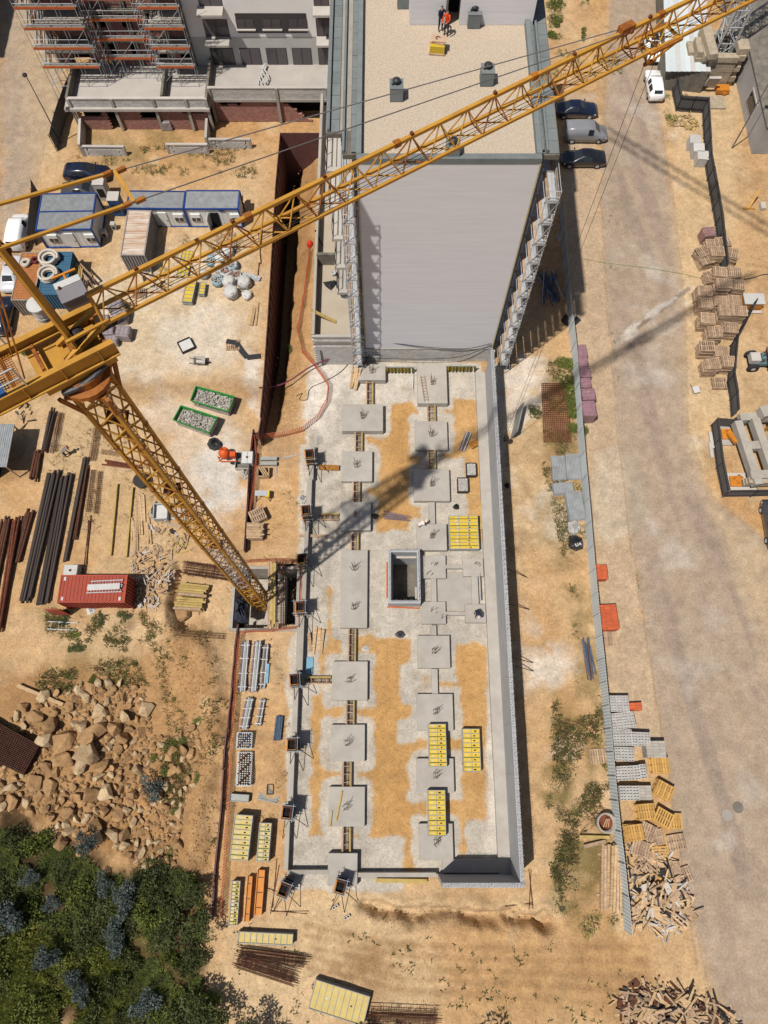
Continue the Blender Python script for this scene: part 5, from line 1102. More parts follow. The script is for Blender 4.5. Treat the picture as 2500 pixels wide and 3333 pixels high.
sheet_fence('site_fence', 'long pale blue-grey corrugated hoarding between the foundations and the road', W([(1822, 700), (1826, 800), (1838, 960), (1859, 1149), (1874, 1347), (1886, 1497), (1899, 1646), (1911, 1795), (1924, 1944), (1930, 2010), (1960, 2301), (1986, 2603), (2019, 2904), (2031, 3025)]), 2.0, M_HOARD, M_STEEL, side=-1, rails=False)
sheet_fence('site_fence', 'dark grey hoarding running down beside the road from the ballast blocks', W([(2198, 362), (2285, 368), (2294, 540), (2328, 734), (2345, 900)]), 2.0, M_HOARDD, M_DSTEEL, side=-1)
sheet_fence('site_fence', 'dark grey hoarding seen behind the lower wooden pallet stacks', W([(2438, 1010), (2400, 1085), (2375, 1130), (2364, 1250), (2374, 1306), (2377, 1362)]), 1.9, M_HOARDD, M_DSTEEL, side=-1)
sheet_fence('site_fence', 'dark grey hoarding round the concrete frame with orange feet', W([(2415, 1395), (2313, 1388), (2322, 1450), (2331, 1525), (2349, 1617), (2440, 1616), (2530, 1612)]), 1.7, M_HOARDD, M_DSTEEL, side=-1)
sheet_fence('site_fence', 'dark grey hoarding left of the ballast blocks by the white cars', W([(2155, 120), (2172, 220), (2198, 362)]), 2.0, M_HOARDD, M_DSTEEL, side=-1)
_s = [V((p.x+.22, p.y, 0)) for p in SHEET]
zf = lambda p: (-float(depth_y(p.y))-.3, FENCE_TOP-(0 if p.y > SHEET[6].y+1 else .4))
sheet_fence('brown_fence', 'tall dark maroon sheet fence standing in the deep trench', _s[::-1], 0, M_BROWNF, M_BROWNF, 1.25, zf, False, .0, True, -1)
e = G(1048, 432, FENCE_TOP); sheet_fence('brown_fence', 'maroon sheet fence closing the top end of the trench', [_s[0], V((e.x, e.y, 0))], 0, M_BROWNF, M_BROWNF, 1.25, lambda p: (-7, FENCE_TOP), False, .0, True, 1)
b = MB(); p, q = G(965, 492, -1.5), G(1046, 492, -1.5); b.beam(p, q, .9, .35); tag(b.obj('lintel_beam', M_WOODY), 'pale beam spanning the top end of the deep trench', 'beam')
lowpts = [(829, 1412), (818, 1500), (812, 1620), (803, 1750), (800, 1800)]
sheet_fence('brown_fence', 'low maroon sheet fence between the mixer and the orange net', W(lowpts), 1.0, M_BROWNF, M_BROWNF, 1.4, None, False)
sheet_fence('brown_fence', 'low maroon sheet edging below the crane pit along the earth bank', W([(776, 2035), (768, 2100), (757, 2240), (738, 2440), (722, 2640), (702, 2830), (694, 2985)]), .5, M_BROWNF, M_BROWNF, 1.6, None, False)
# dark hoarding at the top left beside the lamp post
sheet_fence('site_fence', 'grey hoarding leaning beside the lamp post at the top left', W([(188, 492), (205, 420), (232, 340), (250, 300)]), 2.2, M_HOARDD, M_DSTEEL, 1.9, None, True)
sheet_fence('site_fence', 'grey hoarding between the white van and the double cabin', W([(118, 800), (122, 740), (130, 660), (128, 630)]), 2.0, M_HOARDD, M_DSTEEL, 1.9, None, True)
# orange safety net
M_NET = mat('orange_net', S(240, 120, 76), .8, .3, 5, 0, S(236, 150, 110))
def net(label, pts, h=.95):
    P = [gp_(u, v) for u, v in pts]; t = thing('safety_net', label, 'safety net', P[0]); b = MB()
    for a, c in zip(P, P[1:]):
        d = c-a; L = d.length; n = max(2, int(L/.2)); nn = V((-d.y, d.x, 0)).normalized()
        wob = lambda x: nn*(.03*math.sin(x*1.3)+.02*math.sin(x*5.3))
        for i in range(5):
            z = .05+h*i/4
            for k in range(n): b.beam(a.lerp(c, k/n)+wob(k*.14)+V((0, 0, z+.05*math.sin(k*.5))), a.lerp(c, (k+1)/n)+wob(k*.14+.14)+V((0, 0, z+.05*math.sin(k*.5+.5))), .012, .055)
        for k in range(n): q = a.lerp(c, k/n)+wob(k*.14); b.beam(q, q+V((0, 0, h+.08)), .045, .012)
        for k in range(max(1, int(L/2.5))): q = a.lerp(c, k/max(1, int(L/2.5))); rod('stake', (q.x, q.y, q.z-.1), (q.x, q.y, q.z+1.15), .015, M_RUST, t, 5)
    kind(b.obj('mesh', M_NET, t), 'stuff'); return t
net('orange mesh net bending from the terrace down to the deep trench', [(1010, 820), (1000, 900), (988, 990), (970, 1085), (985, 1150), (1035, 1210), (1070, 1260), (1066, 1310), (1035, 1365), (985, 1405), (930, 1420), (832, 1430)])
net('orange mesh net beside the low maroon fence and white tank', [(833, 1432), (838, 1500), (828, 1600), (816, 1680)])
net('orange mesh net round the crane pit', [(802, 1832), (900, 1828), (985, 1832), (980, 1950), (972, 2045), (880, 2055), (790, 2058), (782, 2080)])
net('long orange mesh net down the left edge of the props and panels', [(782, 2080), (772, 2180), (762, 2360), (748, 2560), (738, 2760), (728, 2900), (722, 2985)])
b = MB(); b.lathe((0, 0, 0), [(.35, 0), (.3, .5), (.15, .7), (.02, .75)], 8); o = b.obj('net_roll', mat('red_net', S(244, 70, 46), .8)); o.location = gp_(1010, 800); tag(o, 'bright red bundled end of the orange net', 'net roll')
# lamp posts
M_LPOST = mat('lamp_post_grey', S(112, 112, 116), .6)
def lamp(label, base, top, arm):
    p = gp_(*base); t = thing('street_lamp', label, 'street lamp', p); m = MB(); m.tube(p, p+V((0, 0, top)), .07, 10, .045); m.obj('post', M_LPOST, t); a = p+V(arm)+V((0, 0, top+.1)); bar('arm', p+V((0, 0, top)), a, .06, M_DSTEEL, t)
    m = MB(); m.lathe(a, [(.05, -.12), (.2, -.1), (.26, 0), (.2, .1), (.05, .14)], 12); m.obj('lamp_head', M_DSTEEL, t); return t
lamp('slender grey street lamp at the top left road edge', (199, 464), 7.9, (-.15, .1, 0)); lamp('leaning grey street lamp on the far right earth', (2382, 482), 9, (.3, .2, 0))
# ---------------------------------------------------------------- right: ballast blocks, grey mast, grey building, second crane
M_BALL = mat('ballast_concrete', S(206, 190, 166), .9, .4, 2, .004, S(160, 144, 124), rv=.1)
bl = thing('ballast_stack', 'stacked concrete ballast blocks round the grey mast', 'ballast', G(2305, 250))
ft = G(2330, 300); cx, cy = G(2310, 262).x, G(2310, 240).y
for k in range(6):
    z = .3+.62*k
    for s in (-1, 1):
        blk('ballast_block', (cx+s*1.85, cy, z), (.75, 3.4+.5*(k % 2), .58), M_BALL, bl, rnd.uniform(-.02, .02)); blk('ballast_block', (cx, cy+s*1.7-(0 if k < 5 else .1), z), (2.9, .72, .58), M_BALL, bl, rnd.uniform(-.02, .02))
    blk('ballast_block', (cx-2.55, cy-.2, z-.02), (.6, 2.6-.35*(k % 2), .56), M_BALL, bl)
    blk('ballast_block', (cx-3.15, cy+.3, z-.02), (.55, 1.7-.3*(k % 2), .5), M_BALL, bl) if k < 5 else None
blk('ballast_block', (cx-1.7, cy-.2, 4.05), (.95, 4.6, .62), M_BALL, bl, .05); blk('ballast_block', (cx+1.75, cy-1.0, 4.05), (1.2, 1.5, .6), M_BALL, bl, .04)
b = blk('tilted_slab', (cx-.6, cy-2.9, 1.5), (1.3, .25, 1.4), M_LIGHT, bl, 0, .35)
b = MB(); b.box((cx+1., cy-2.7, .35), (1.4, .9, .5)); b.beam((cx+.5, cy-2.8, .3), (cx+1.4, cy-3.2, .2), .3); tag(b.obj('support_jack', M_ORNG), 'yellow steel foot sticking out under the ballast blocks', 'crane foot')
b = MB(); c = G(2320, 335); b.box((c.x, c.y, .06), (2.6, 1.8, .2)); tag(b.obj('footing', M_BALL), 'pale concrete footing slab below the yellow steel foot', 'footing')
gm = thing('grey_mast', 'grey galvanised lattice mast rising from the ballast blocks', 'crane mast', (cx+.25, cy+.25, 0))
for sx in (-1, 1):
    for sy in (-1, 1): bar('mast_chord', (cx+.25+sx*.8, cy+.25+sy*.8, 0), (cx+.25+sx*.8, cy+.25+sy*.8, 28), .16, M_STEEL, gm)
for k in range(15):
    z0, z1 = .4+k*1.8, 2.2+k*1.8
    for ax, ay, bx_, by_ in ((-1, -1, 1, -1), (1, -1, 1, 1), (1, 1, -1, 1), (-1, 1, -1, -1)):
        A, B_ = ((ax, ay), (bx_, by_)) if k % 2 else ((bx_, by_), (ax, ay)); o = V((cx+.25, cy+.25, 0))
        rod('mast_brace', o+V((A[0]*.8, A[1]*.8, z0)), o+V((B_[0]*.8, B_[1]*.8, z1)), .05, M_STEEL, gm, 6); rod('mast_tie', o+V((A[0]*.8, A[1]*.8, z0)), o+V((B_[0]*.8, B_[1]*.8, z0)), .045, M_STEEL, gm, 6)
    rod('ladder_rail', o+V((.2, .1, z0)), o+V((.2, .1, z1)), .03, M_DSTEEL, gm, 5); rod('ladder_rail', o+V((-.15, .1, z0)), o+V((-.15, .1, z1)), .03, M_DSTEEL, gm, 5)
gb = thing('grey_building', 'low grey building with a window cut by the right edge', 'building', G(2480, 420))
c = G(2440, 500); blk('wall', (c.x+4.2, c.y+11, 1.7), (8, 22, 3.4), mat('grey_plaster', (.36, .35, .345), .95, .2, .5), gb); blk('roof', (c.x+4.2, c.y+11, 3.45), (8.2, 22.2, .12), M_CONCD, gb); f = blk('window', (c.x+.18, c.y+5, 1.9), (.1, 2.6, 1.6), M_LIGHT, gb); blk('pane', (c.x+.12, c.y+5, 1.9), (.08, 2.2, 1.2), M_GLASS, f)
# metal-roofed sheds behind the jib tip
sh = thing('metal_roof_shed', 'long shed with pale grey sheet roof behind the jib tip', 'shed', G(2230, 60))
a, b_ = G(2195, 200, 2.6), G(2330, -20, 2.6); rz = R(78)
for k in range(9): blk('roof_sheet', (a.x+1.9+.55*(k-4)*math.sin(rz)+.4, a.y+8, 2.6+.01*(k % 2)), (.53, 19, .05), M_HOARD if k not in (2, 5, 8) else M_WHITE, sh, R(-6))
blk('wall', (a.x+2.3, a.y+8, 1.25), (4.6, 18.6, 2.5), M_CONCD, sh, R(-6))
# second crane: ballast frame, orange feet, mast and jib outside the picture (its jib shadow crosses the road)
sc_ = thing('second_crane', 'concrete ballast frame of another crane with bright orange feet at the right edge', 'crane', (35, 27, 0))
p1, p2, p3 = G(2421, 1552, 1.6), G(2392, 1432, 1.6), G(2483, 1318, 2.6)
for i, x in enumerate((0, 1.5, 3.2)): blk('ballast_beam', (p1.x+.8+x, (p1.y+p2.y)/2+.6+x*.1, 1.3+.2*i), (.7, 6.2, .8), M_CONC, sc_, R(8))
for i, y in enumerate((0, 3.3, 6.6)): blk('ballast_beam', (p1.x+2.9, p1.y+.3+y*.85, 1.42+.004*i), (4.6, .75, .6), M_CONC, sc_, R(3))
blk('ballast_beam', (p1.x+3.4, p1.y+6.2, 2.2), (2.6, 1.0, .8), M_CONC, sc_, R(15)); 
for k in range(3): blk('ballast_plate', (p1.x+2.6, p1.y-.2, .7+.3*k), (4.6-.2*k, .6, .25), M_BALL, sc_)
for (u, v), (u2, v2) in (((2362, 1417), (2400, 1440)), ((2389, 1570), (2412, 1550))):
    c = G(u, v); d = G(u2, v2, 1.0); blk('footing_slab', (c.x+.5, c.y-.1, .1), (2.6, 1.9, .22), M_LIGHT, sc_)
    b = MB(); b.box((c.x, c.y, .3), (1.0, 1.0, .16)); b.lathe((c.x, c.y, .38), [(.4, 0), (.16, .25), (.12, .4)], 8); b.beam((c.x, c.y, .6), d, .5, .3); b.obj('support_jack', M_ORNG, sc_)
mx, my = 35.6, 27.6
for sx in (-1, 1):
    for sy in (-1, 1): bar('mast_chord', (mx+sx*.8, my+sy*.8, .2), (mx+sx*.8, my+sy*.8, 45), .18, M_CRANE, sc_)
for k in range(24):
    for ax, ay, bx_, by_ in ((-1, -1, 1, -1), (1, 1, -1, 1)): rod('mast_brace', (mx+ax*.8, my+ay*.8, .5+k*1.85), (mx+bx_*.8, my+by_*.8, .5+(k+1)*1.85), .05, M_CRANE, sc_, 6); rod('mast_brace', (mx+.8*ay, my-.8*ax, .5+k*1.85), (mx+.8*by_, my+.8*bx_, .5+(k+1)*1.85), .05, M_CRANE, sc_, 6)
d = V((-.762, .647, 0)); nn = V((.647, .762, 0)); o = V((mx, my, 45))
for a, z in ((-.6, 0), (.6, 0), (0, 1.2)): bar('jib_chord', o-d*8+nn*a+V((0, 0, z)), o+d*37+nn*a+V((0, 0, z)), .16, M_CRANE, sc_)
for k in range(28):
    for a in (-.6, .6): rod('jib_lacing', o+d*(k*1.3)+nn*a, o+d*(k*1.3+.65)+V((0, 0, 1.2)), .045, M_CRANE, sc_, 6); rod('jib_lacing', o+d*(k*1.3+1.3)+nn*a, o+d*(k*1.3+.65)+V((0, 0, 1.2)), .045, M_CRANE, sc_, 6)
blk('counterweight', o-d*7+V((0, 0, -1)), (1.2, 2, 2), M_CONCD, sc_, R(139))

oc = thing('neighbour_building', 'flat-roofed building beyond the left edge shading the road corner', 'building', (-54, 84, 0)); blk('wall', (-54, 84, 5.9), (12.6, 24, 11.8), M_CONCD, oc); blk('roof', (-54, 84, 11.9), (12.9, 24.3, .2), M_FELT, oc)
# ---------------------------------------------------------------- formwork panels
M_FGREY = mat('panel_frame_grey', S(182, 184, 178), .6, .3, 3, 0, S(140, 140, 136), rv=.08)
M_FGREEN = mat('panel_green_edge', S(84, 116, 76), .6, .3, 3)
def make_panel(Wd, L, rows, cols, mply, mframe, green):
    t = thing('formwork_panel', 'x', 'formwork panel'); b = MB(); hh = .12
    for s in (-1, 1): b.box((s*(Wd/2-.025), 0, hh/2), (.05, L, hh)); b.box((0, s*(L/2-.025), hh/2), (Wd-.1, .05, hh))
    b.obj('frame', mframe, t)
    for k in range(rows-1): b = MB(); b.box((0, -L/2+L*(k+1)/rows, hh/2-.005), (Wd-.1, .05, hh-.01)); b.obj('rib', M_FGREEN if green and k % 2 == 0 else mframe, t)
    for c in range(cols-1): b = MB(); b.box((-Wd/2+Wd*(c+1)/cols, 0, hh/2-.01), (.045, L-.1, hh-.02)); b.obj('rib', mframe, t)
    for k in range(rows):
        b = MB(); b.box((0, -L/2+L*(k+.5)/rows, .045), (Wd-.1, L/rows-.055, .02)); o = b.obj('ply_field', mply, t)
        if green:
            for c in range(2): b = MB(); b.box((-Wd*.22+c*Wd*.42+rnd.uniform(-.08, .08), -L/2+L*(k+.5)/rows, .058), (rnd.uniform(.08, .2), .1, .004)); b.obj('print', M_DARK if c else M_WHITE, o)
    return t
PKITS = {}
ORD = ['first', 'second', 'third', 'fourth', 'fifth', 'sixth', 'seventh', 'eighth', 'ninth', 'tenth', 'eleventh', 'twelfth']
def panel_stack(desc, c, rz, Wd, L, rows, cols, n, mply, mframe, green, z0=.0, edge=None):
    key = (Wd, L, rows, cols, mply.name, mframe.name, green)
    if key not in PKITS: PKITS[key] = Kit(lambda: make_panel(*key[:4], mply, mframe, green))
    for k in range(n):
        lab = (ORD[n-1-k]+' panel from the top of the '+desc if k < n-1 else 'top panel of the '+desc) if n > 1 else desc
        PKITS[key]((c.x+rnd.uniform(-.02, .02), c.y+rnd.uniform(-.02, .02), c.z+z0+.1+k*.127), rz+rnd.uniform(-.008, .008), lab, desc if n > 1 else None)
    b = MB()
    for s in (-1, 1): b.box((0, s*L*.32, .05), (Wd+.15, .1, .1))
    o = b.obj('bearer', M_WOODG); o.location = (c.x, c.y, c.z+z0); o.rotation_euler = (0, 0, rz); tag(o, 'timber bearers under the '+desc, 'bearer')
def pxrect(u0, v0, u1, v1, z):
    p, q = G(u0, v1, z), G(u1, v0, z); c = (p+q)/2; return V((c.x, c.y, 0)), q.x-p.x, q.y-p.y
for desc, r, z, rz, rows, cols, n, mp, mf, gr in (
    ('broad bright yellow stack by the wall', (1463, 1675, 1556, 1786), .9, 0, 10, 3, 6, M_FYEL, M_FGREY, True),
    ('upper bright yellow panel stack on a slab', (1396, 2356, 1452, 2498), 1.1, 0, 10, 2, 5, M_FYEL, M_FGREY, True),
    ('yellow panel stack on sand by the wall', (1508, 2370, 1562, 2513), .9, 0, 9, 2, 6, M_FYEL, M_FGREY, True),
    ('lowest yellow panel stack bridging two slabs', (1393, 2570, 1450, 2722), 1.1, 0, 9, 2, 5, M_FYEL, M_FGREY, True),
    ('tall pale panel stack on the left strip', (748, 2652, 820, 2803), 1.3, -.06, 9, 1, 9, M_FPAL, M_FGREY, True),
    ('narrow pale yellow panel stack on the left strip', (834, 2677, 883, 2806), 1.0, -.04, 9, 2, 7, M_FPAL, M_FGREY, True),
    ('yellow grid panel stack beside the orange beams', (744, 2866, 784, 3014), .7, -.02, 12, 2, 5, M_FYEL, M_FGREY, True),
    ('pale yellow panel stack at the bottom edge', (1028, 3222, 1178, 3306), .8, -.27, 1, 9, 5, M_FPAL, M_FGREY, True),
    ('blue-grey panels under the jib', (577, 812, 625, 897), .4, -.1, 7, 3, 2, M_FYEL, M_FGREY, False),
    ('narrow yellow stack in the yard', (594, 906, 636, 980), .8, -.1, 6, 1, 5, M_FYEL, M_FGREY, False),
    ('small yellow panel stack in the left yard', (644, 916, 669, 955), .7, -.05, 4, 1, 4, M_FYEL, M_FGREY, False)):
    c, w_, L = pxrect(*r, z)
    if abs(rz+.27) < .001: w_, L = 4.1, 1.9
    panel_stack(desc, c, rz, round(w_-.05, 2), round(L-.05, 2), rows, cols, n, mp, mf, gr, .5 if 'slab' in desc else 0)
c, w_, L = pxrect(790, 3040, 935, 3070, .8); panel_stack('grey and yellow panel stack above the rusty cages', c, -.04, 4.0, .75, 1, 9, 5, M_FPAL, M_FGREY, True)
c, w_, L = pxrect(750, 2585, 808, 2608, .4); panel_stack('small grey panel stack beside the orange net', c, -.06, 1.5, .55, 1, 1, 4, M_FGREY, M_FGREY, False)
def beam_stack(label, r, z, rz, n, m, sub=3):
    c, w_, L = pxrect(*r, z); t = thing('formwork_beam', label, 'formwork', c, rz); M = T4(c, rz)
    for k in range(n): place('beam', unit('box', m), M @ T4((0, 0, .18+k*.26)) @ Matrix.Diagonal((w_, L, .24, 1)), t)
    for k in range(sub): place('clamp', unit('box', M_DSTEEL), M @ T4((0, -L/2+L*(k+.5)/sub, .18+n*.26-.13)) @ Matrix.Diagonal((w_*.8, .05, .06, 1)), t)
    for s in (-1, 1): place('flange', unit('box', m), M @ T4((s*w_*.46, 0, .2+n*.26-.1)) @ Matrix.Diagonal((.06, L, .12, 1)), t)
beam_stack('orange formwork column shells lying beside the yellow grid panels', (796, 2852, 820, 3000), .6, -.03, 2, M_ORNG); beam_stack('orange formwork column shells lying nearest the foundations', (828, 2832, 860, 2980), .7, -.03, 2, M_ORNG); beam_stack('amber boxed beams lying on the right wall footing', (1614, 2442, 1640, 2530), .9, 0, 1, M_ORNG, 2)
for r, lab in (((1258, 1186, 1348, 1206), 'yellow shutter strip standing at the foot of the tall block, left one'), ((1457, 1186, 1548, 1202), 'yellow shutter strip standing at the foot of the tall block, right one')):
    p, q = G(r[0], r[3], .3), G(r[2], r[3], .3); c = (p+q)/2; t = thing('wall_shutter', lab, 'formwork', (c.x, c.y, 0)); w_ = q.x-p.x
    blk('ply_face', (c.x, c.y, .55), (w_, .06, .9), M_FYEL, t)
    for k in range(8): blk('rib', (p.x+w_*(k+.5)/8, c.y-.1, .55), (.1, .16, .9), M_FGREEN if k % 2 else M_DSTEEL, t)
    bar('top_rail', (p.x, c.y-.05, 1.03), (q.x, c.y-.05, 1.03), .1, M_FGREY, t); bar('prop', (q.x-.3, c.y-.1, .9), (q.x-.1, c.y-2.1, .05), .06, M_STEEL, t)
# ---------------------------------------------------------------- bundles of props, tubes, bars, timber
def bundle(name, label, cat, p, q, n, r, m, cols=4, box=False, jit=.06, group=None, kids='pipe', mats=None):
    p, q = V(p), V(q); c = (p+q)/2; t = thing(name, label, cat, c, 0, group); d = (q-p); d.z = 0; L = d.length; d.normalize(); s = V((-d.y, d.x, 0))
    for k in range(n):
        o = s*((k % cols)-(cols-1)/2)*r*2.05+V((0, 0, r+(k//cols)*r*1.8)); a = rnd.uniform(-jit, jit); e = s*rnd.uniform(-jit, jit)*.4
        mm = mats[k % len(mats)] if mats else m
        if box: bar(kids, p+o+d*a+e, q+o+d*a-e, r*1.9, mm, t, r*1.7)
        else: rod(kids, p+o+d*a+e, q+o+d*a-e, r, mm, t, 7)
    return t
g_ = lambda u, v: gp_(u, v)
M_BLUET = mat('blue_grey_tube', S(92, 112, 138), .5, .3, 3, 0, S(60, 74, 92), rv=.2); M_MAUVE = mat('worn_prop_paint', S(150, 126, 128), .6, .4, 4, 0, S(104, 84, 84), rv=.25)
for i, (p, q, n, r, nm) in enumerate((((803, 2090), (790, 2250), 14, .06, 'left stack of galvanised props beside the orange net'), ((842, 2090), (826, 2252), 18, .06, 'middle stack of galvanised props beside the orange net'), ((868, 2100), (856, 2240), 8, .06, 'right stack of props with a blue sheet'), ((815, 2272), (796, 2372), 14, .06, 'tilted stack of galvanised props below the tall prop stacks'), ((858, 2276), (842, 2362), 8, .05, 'narrow stack of mixed props beside the tilted one'), ((875, 2588), (872, 2592), 0, .05, ''))):
    if n: 
        t = bundle('prop_stack', nm, 'props', g_(*q), g_(*p), n, r*1.25, M_STEEL, 4 if n > 9 else 3, mats=[M_STEEL, M_FGREY, M_STEEL, M_MAUVE])
        P, Q = g_(*q), g_(*p)
        for f in (.08, .35, .65, .92): o = P.lerp(Q, f); blk('strap', (o.x, o.y, o.z+.52), (.75 if n > 9 else .55, .07, .03), M_WHITE, t)
bar_ = plank_thing('blue_sheet', 'light blue sheet wedged in the right prop stack', G(871, 2160, .5), G(866, 2225, .5), .3, .05, mat('light_blue', S(140, 196, 222), .5), 'sheet')
bundle('tube_bundle', 'short bundle of dark blue tubes alone on the sand', 'tubes', g_(903, 2408), g_(911, 2330), 12, .06, M_BLUET, 5)
bundle('tube_bundle', 'bundle of grey tubes beside the big bags', 'tubes', g_(788, 895), g_(848, 910), 16, .05, M_STEEL, 6)
bundle('tube_bundle', 'loose grey tubes across the small wire basket', 'tubes', g_(842, 2590), g_(905, 2602), 7, .04, M_FGREY, 7)
bundle('tube_bundle', 'tied scaffold tubes lying near the crane shadow left of the straw hat', 'tubes', g_(1255, 1678), g_(1328, 1688), 12, .05, M_MAUVE, 6, jit=.25)
bundle('tube_bundle', 'tied tubes on the sand beside the amber board, right column', 'tubes', g_(1502, 1468), g_(1525, 1408), 12, .055, M_MAUVE, 5, mats=[M_STEEL, M_MAUVE])
bundle('tube_bundle', 'coloured props bundle standing against the hoarding by the white dust', 'props', g_(1925, 2205), g_(1905, 2085), 14, .05, M_BLUET, 7, jit=.3, mats=[M_BLUET, M_MAUVE, M_RUST, M_BLUET])
for k in range(26):
    a = g_(1742+rnd.uniform(0, 70), 895+rnd.uniform(-8, 12)); b_ = g_(1760+rnd.uniform(0, 75), 985+rnd.uniform(-12, 12)); 
    if k == 0: tpile = thing('tube_pile', 'pile of blue scaffold tubes in the shade of the tall block', 'tubes', a)
    z = .06+rnd.uniform(0, .5); rod('pipe', a+V((0, 0, z)), b_+V((0, 0, z+rnd.uniform(-.1, .1))), .045, M_BLUET if k % 3 else M_STEEL, tpile, 6)
REB = 'long bundles of dark reinforcement bars in the left yard'
for lab, p, q, n, r, m, c in (
    ('wide bundle of dark bars, left of the pair reaching the red container', (178, 1540), (85, 1955), 9, .115, M_PIPE, 5), ('wide bundle of dark bars, right of the pair reaching the red container', (220, 1548), (142, 1962), 9, .115, M_PIPE, 5),
    ('single long dark bar bundle right of the wide bundles', (281, 1492), (212, 1830), 3, .11, M_PIPE, 2), ('brown bar bundle alongside the single dark one', (284, 1520), (240, 1752), 4, .1, M_RUST, 3),
    ('dark bar bundle highest in the yard near the shed', (173, 1338), (146, 1468), 5, .1, M_PIPE, 3), ('short brown bar bundle beside the metal-roofed shed', (131, 1476), (111, 1566), 6, .12, M_RUST, 3),
    ('rust-red bar bundle at the very left edge', (28, 1690), (-45, 2010), 8, .11, M_RUST, 4), ('rust-red bar bundle, second from the left edge', (60, 1690), (2, 2050), 7, .1, M_RUSTR, 3), ('brown bar bundle between the rusty and dark bundles', (98, 1662), (58, 1825), 6, .11, M_RUST, 4),
    ('thin rusty bars beside the stirrup cages, lower yard', (292, 1688), (281, 1832), 4, .04, M_RUST, 3), ('brown flat bars lying under the mast', (346, 1505), (455, 1526), 5, .08, M_RUSTR, 3)):
    bundle('rebar_bundle', lab, 'rebar', g_(*q), g_(*p), n, r, m, c, group=REB, kids='bar_bundle', jit=.3)
for lab, p, q in (('dark-edged yellow rail lying alone, left of the pair', (384, 1577), (363, 1809)), ('dark-edged yellow rail lying alone, right of the pair', (434, 1588), (414, 1814))):
    bundle('long_rail', lab, 'rail', g_(*q), g_(*p), 2, .08, M_WOODY, 1, True, .01, kids='rail')
for lab, p, q, n in (('loose pale boards right of the yellow rails', (446, 1620), (444, 1790), 2), ('long pale board leaning beside the loose boards', (452, 1612), (462, 1742), 2), ('short boards just right of the leaning board', (468, 1610), (467, 1700), 2), ('pale board pair under the mast', (484, 1685), (488, 1770), 2), ('narrow boards at the lower end of the loose boards', (432, 1690), (434, 1765), 2)):
    bundle('plank_pair', lab, 'planks', g_(*q), g_(*p), n, .08, M_WOOD, 2, True, .2, kids='plank')
for nm, p, q, w_, h, n in (('stirrup cage in the yard, left of two', (304, 1530), (288, 1668), .35, .25, 20), ('stirrup cage in the yard, right of two', (328, 1535), (314, 1672), .35, .25, 20), ('dense rust stirrup cage under the jib mast', (320, 1393), (302, 1502), .5, .3, 40), ('long stirrup cage beside the highest dark bundle', (192, 1345), (163, 1476), .5, .25, 26), ('second long stirrup cage beside the highest dark bundle', (203, 1345), (180, 1470), .35, .25, 24), ('tapered rebar cage lying below the timber stacks', (582, 2062), (735, 2072), .4, .2, 10), ('thin rebar cage above the crane mast foot', (330, 1472), (390, 1480), .35, .3, 5)):
    cage('rebar_cage', nm, g_(*p), g_(*q), w_, h, n)
for lab, p, q, w_, m in (('mass of rust-brown tied cages left of the crane pit', (600, 1850), (758, 1872), 1.3, M_RUST), ('rust-dark column cages below the grey and yellow panels, upper', (785, 3098), (995, 3125), .8, M_RUST), ('rust-dark column cages below the grey and yellow panels, lower', (775, 3120), (960, 3180), .9, M_RUST), ('dark rusty cages cut by the bottom edge', (1200, 3305), (1420, 3315), 1.4, M_RUST)):
    p, q = g_(*p), g_(*q); c = (p+q)/2; t = thing('cage_stack', lab, 'rebar cage', c); d = (q-p).normalized(); s = V((-d.y, d.x, 0))
    for k in range(16): o = s*rnd.uniform(-w_/2, w_/2)+V((0, 0, rnd.uniform(.05, .5))); rod('rebar', p+o+d*rnd.uniform(-.4, .4), q+o+d*rnd.uniform(-.4, .4), .02, m, t, 5)
    b = MB()
    for k in range(60): o = p.lerp(q, k/60)+V((0, 0, rnd.uniform(.0, .1))); e = s*rnd.uniform(.3, w_/2); b.path([o+e, o-e, o-e+V((0, 0, .45)), o+e+V((0, 0, .45))], .012, 4, True)
    kind(b.obj('stirrups', m, t), 'stuff')
def mesh_mat(label, c4, n1, n2, m, layers=1):
    A, B_, C_, D_ = [g_(*p) for p in c4]; c = (A+B_+C_+D_)/4; t = thing('rebar_mat', label, 'rebar mat', c); b = MB()
    for l in range(layers):
        z = V((0, 0, .06+l*.1))
        for k in range(n1+1): b.beam(A.lerp(B_, k/n1)+z, D_.lerp(C_, k/n1)+z, .03)
        for k in range(n2+1): b.beam(A.lerp(D_, k/n2)+z+V((0, 0, .03)), B_.lerp(C_, k/n2)+z+V((0, 0, .03)), .03)
    kind(b.obj('bars', m, t), 'stuff'); return t
mesh_mat('rusty square mesh mat half overgrown beside the hoarding', ((1762, 1250), (1845, 1250), (1858, 1440), (1770, 1440)), 14, 30, M_RUSTR, 2)
mesh_mat('stack of dark rusty mesh mats on the boulder slope at the left edge', ((-70, 2312), (138, 2428), (88, 2520), (-110, 2425)), 30, 18, M_RUST, 7)
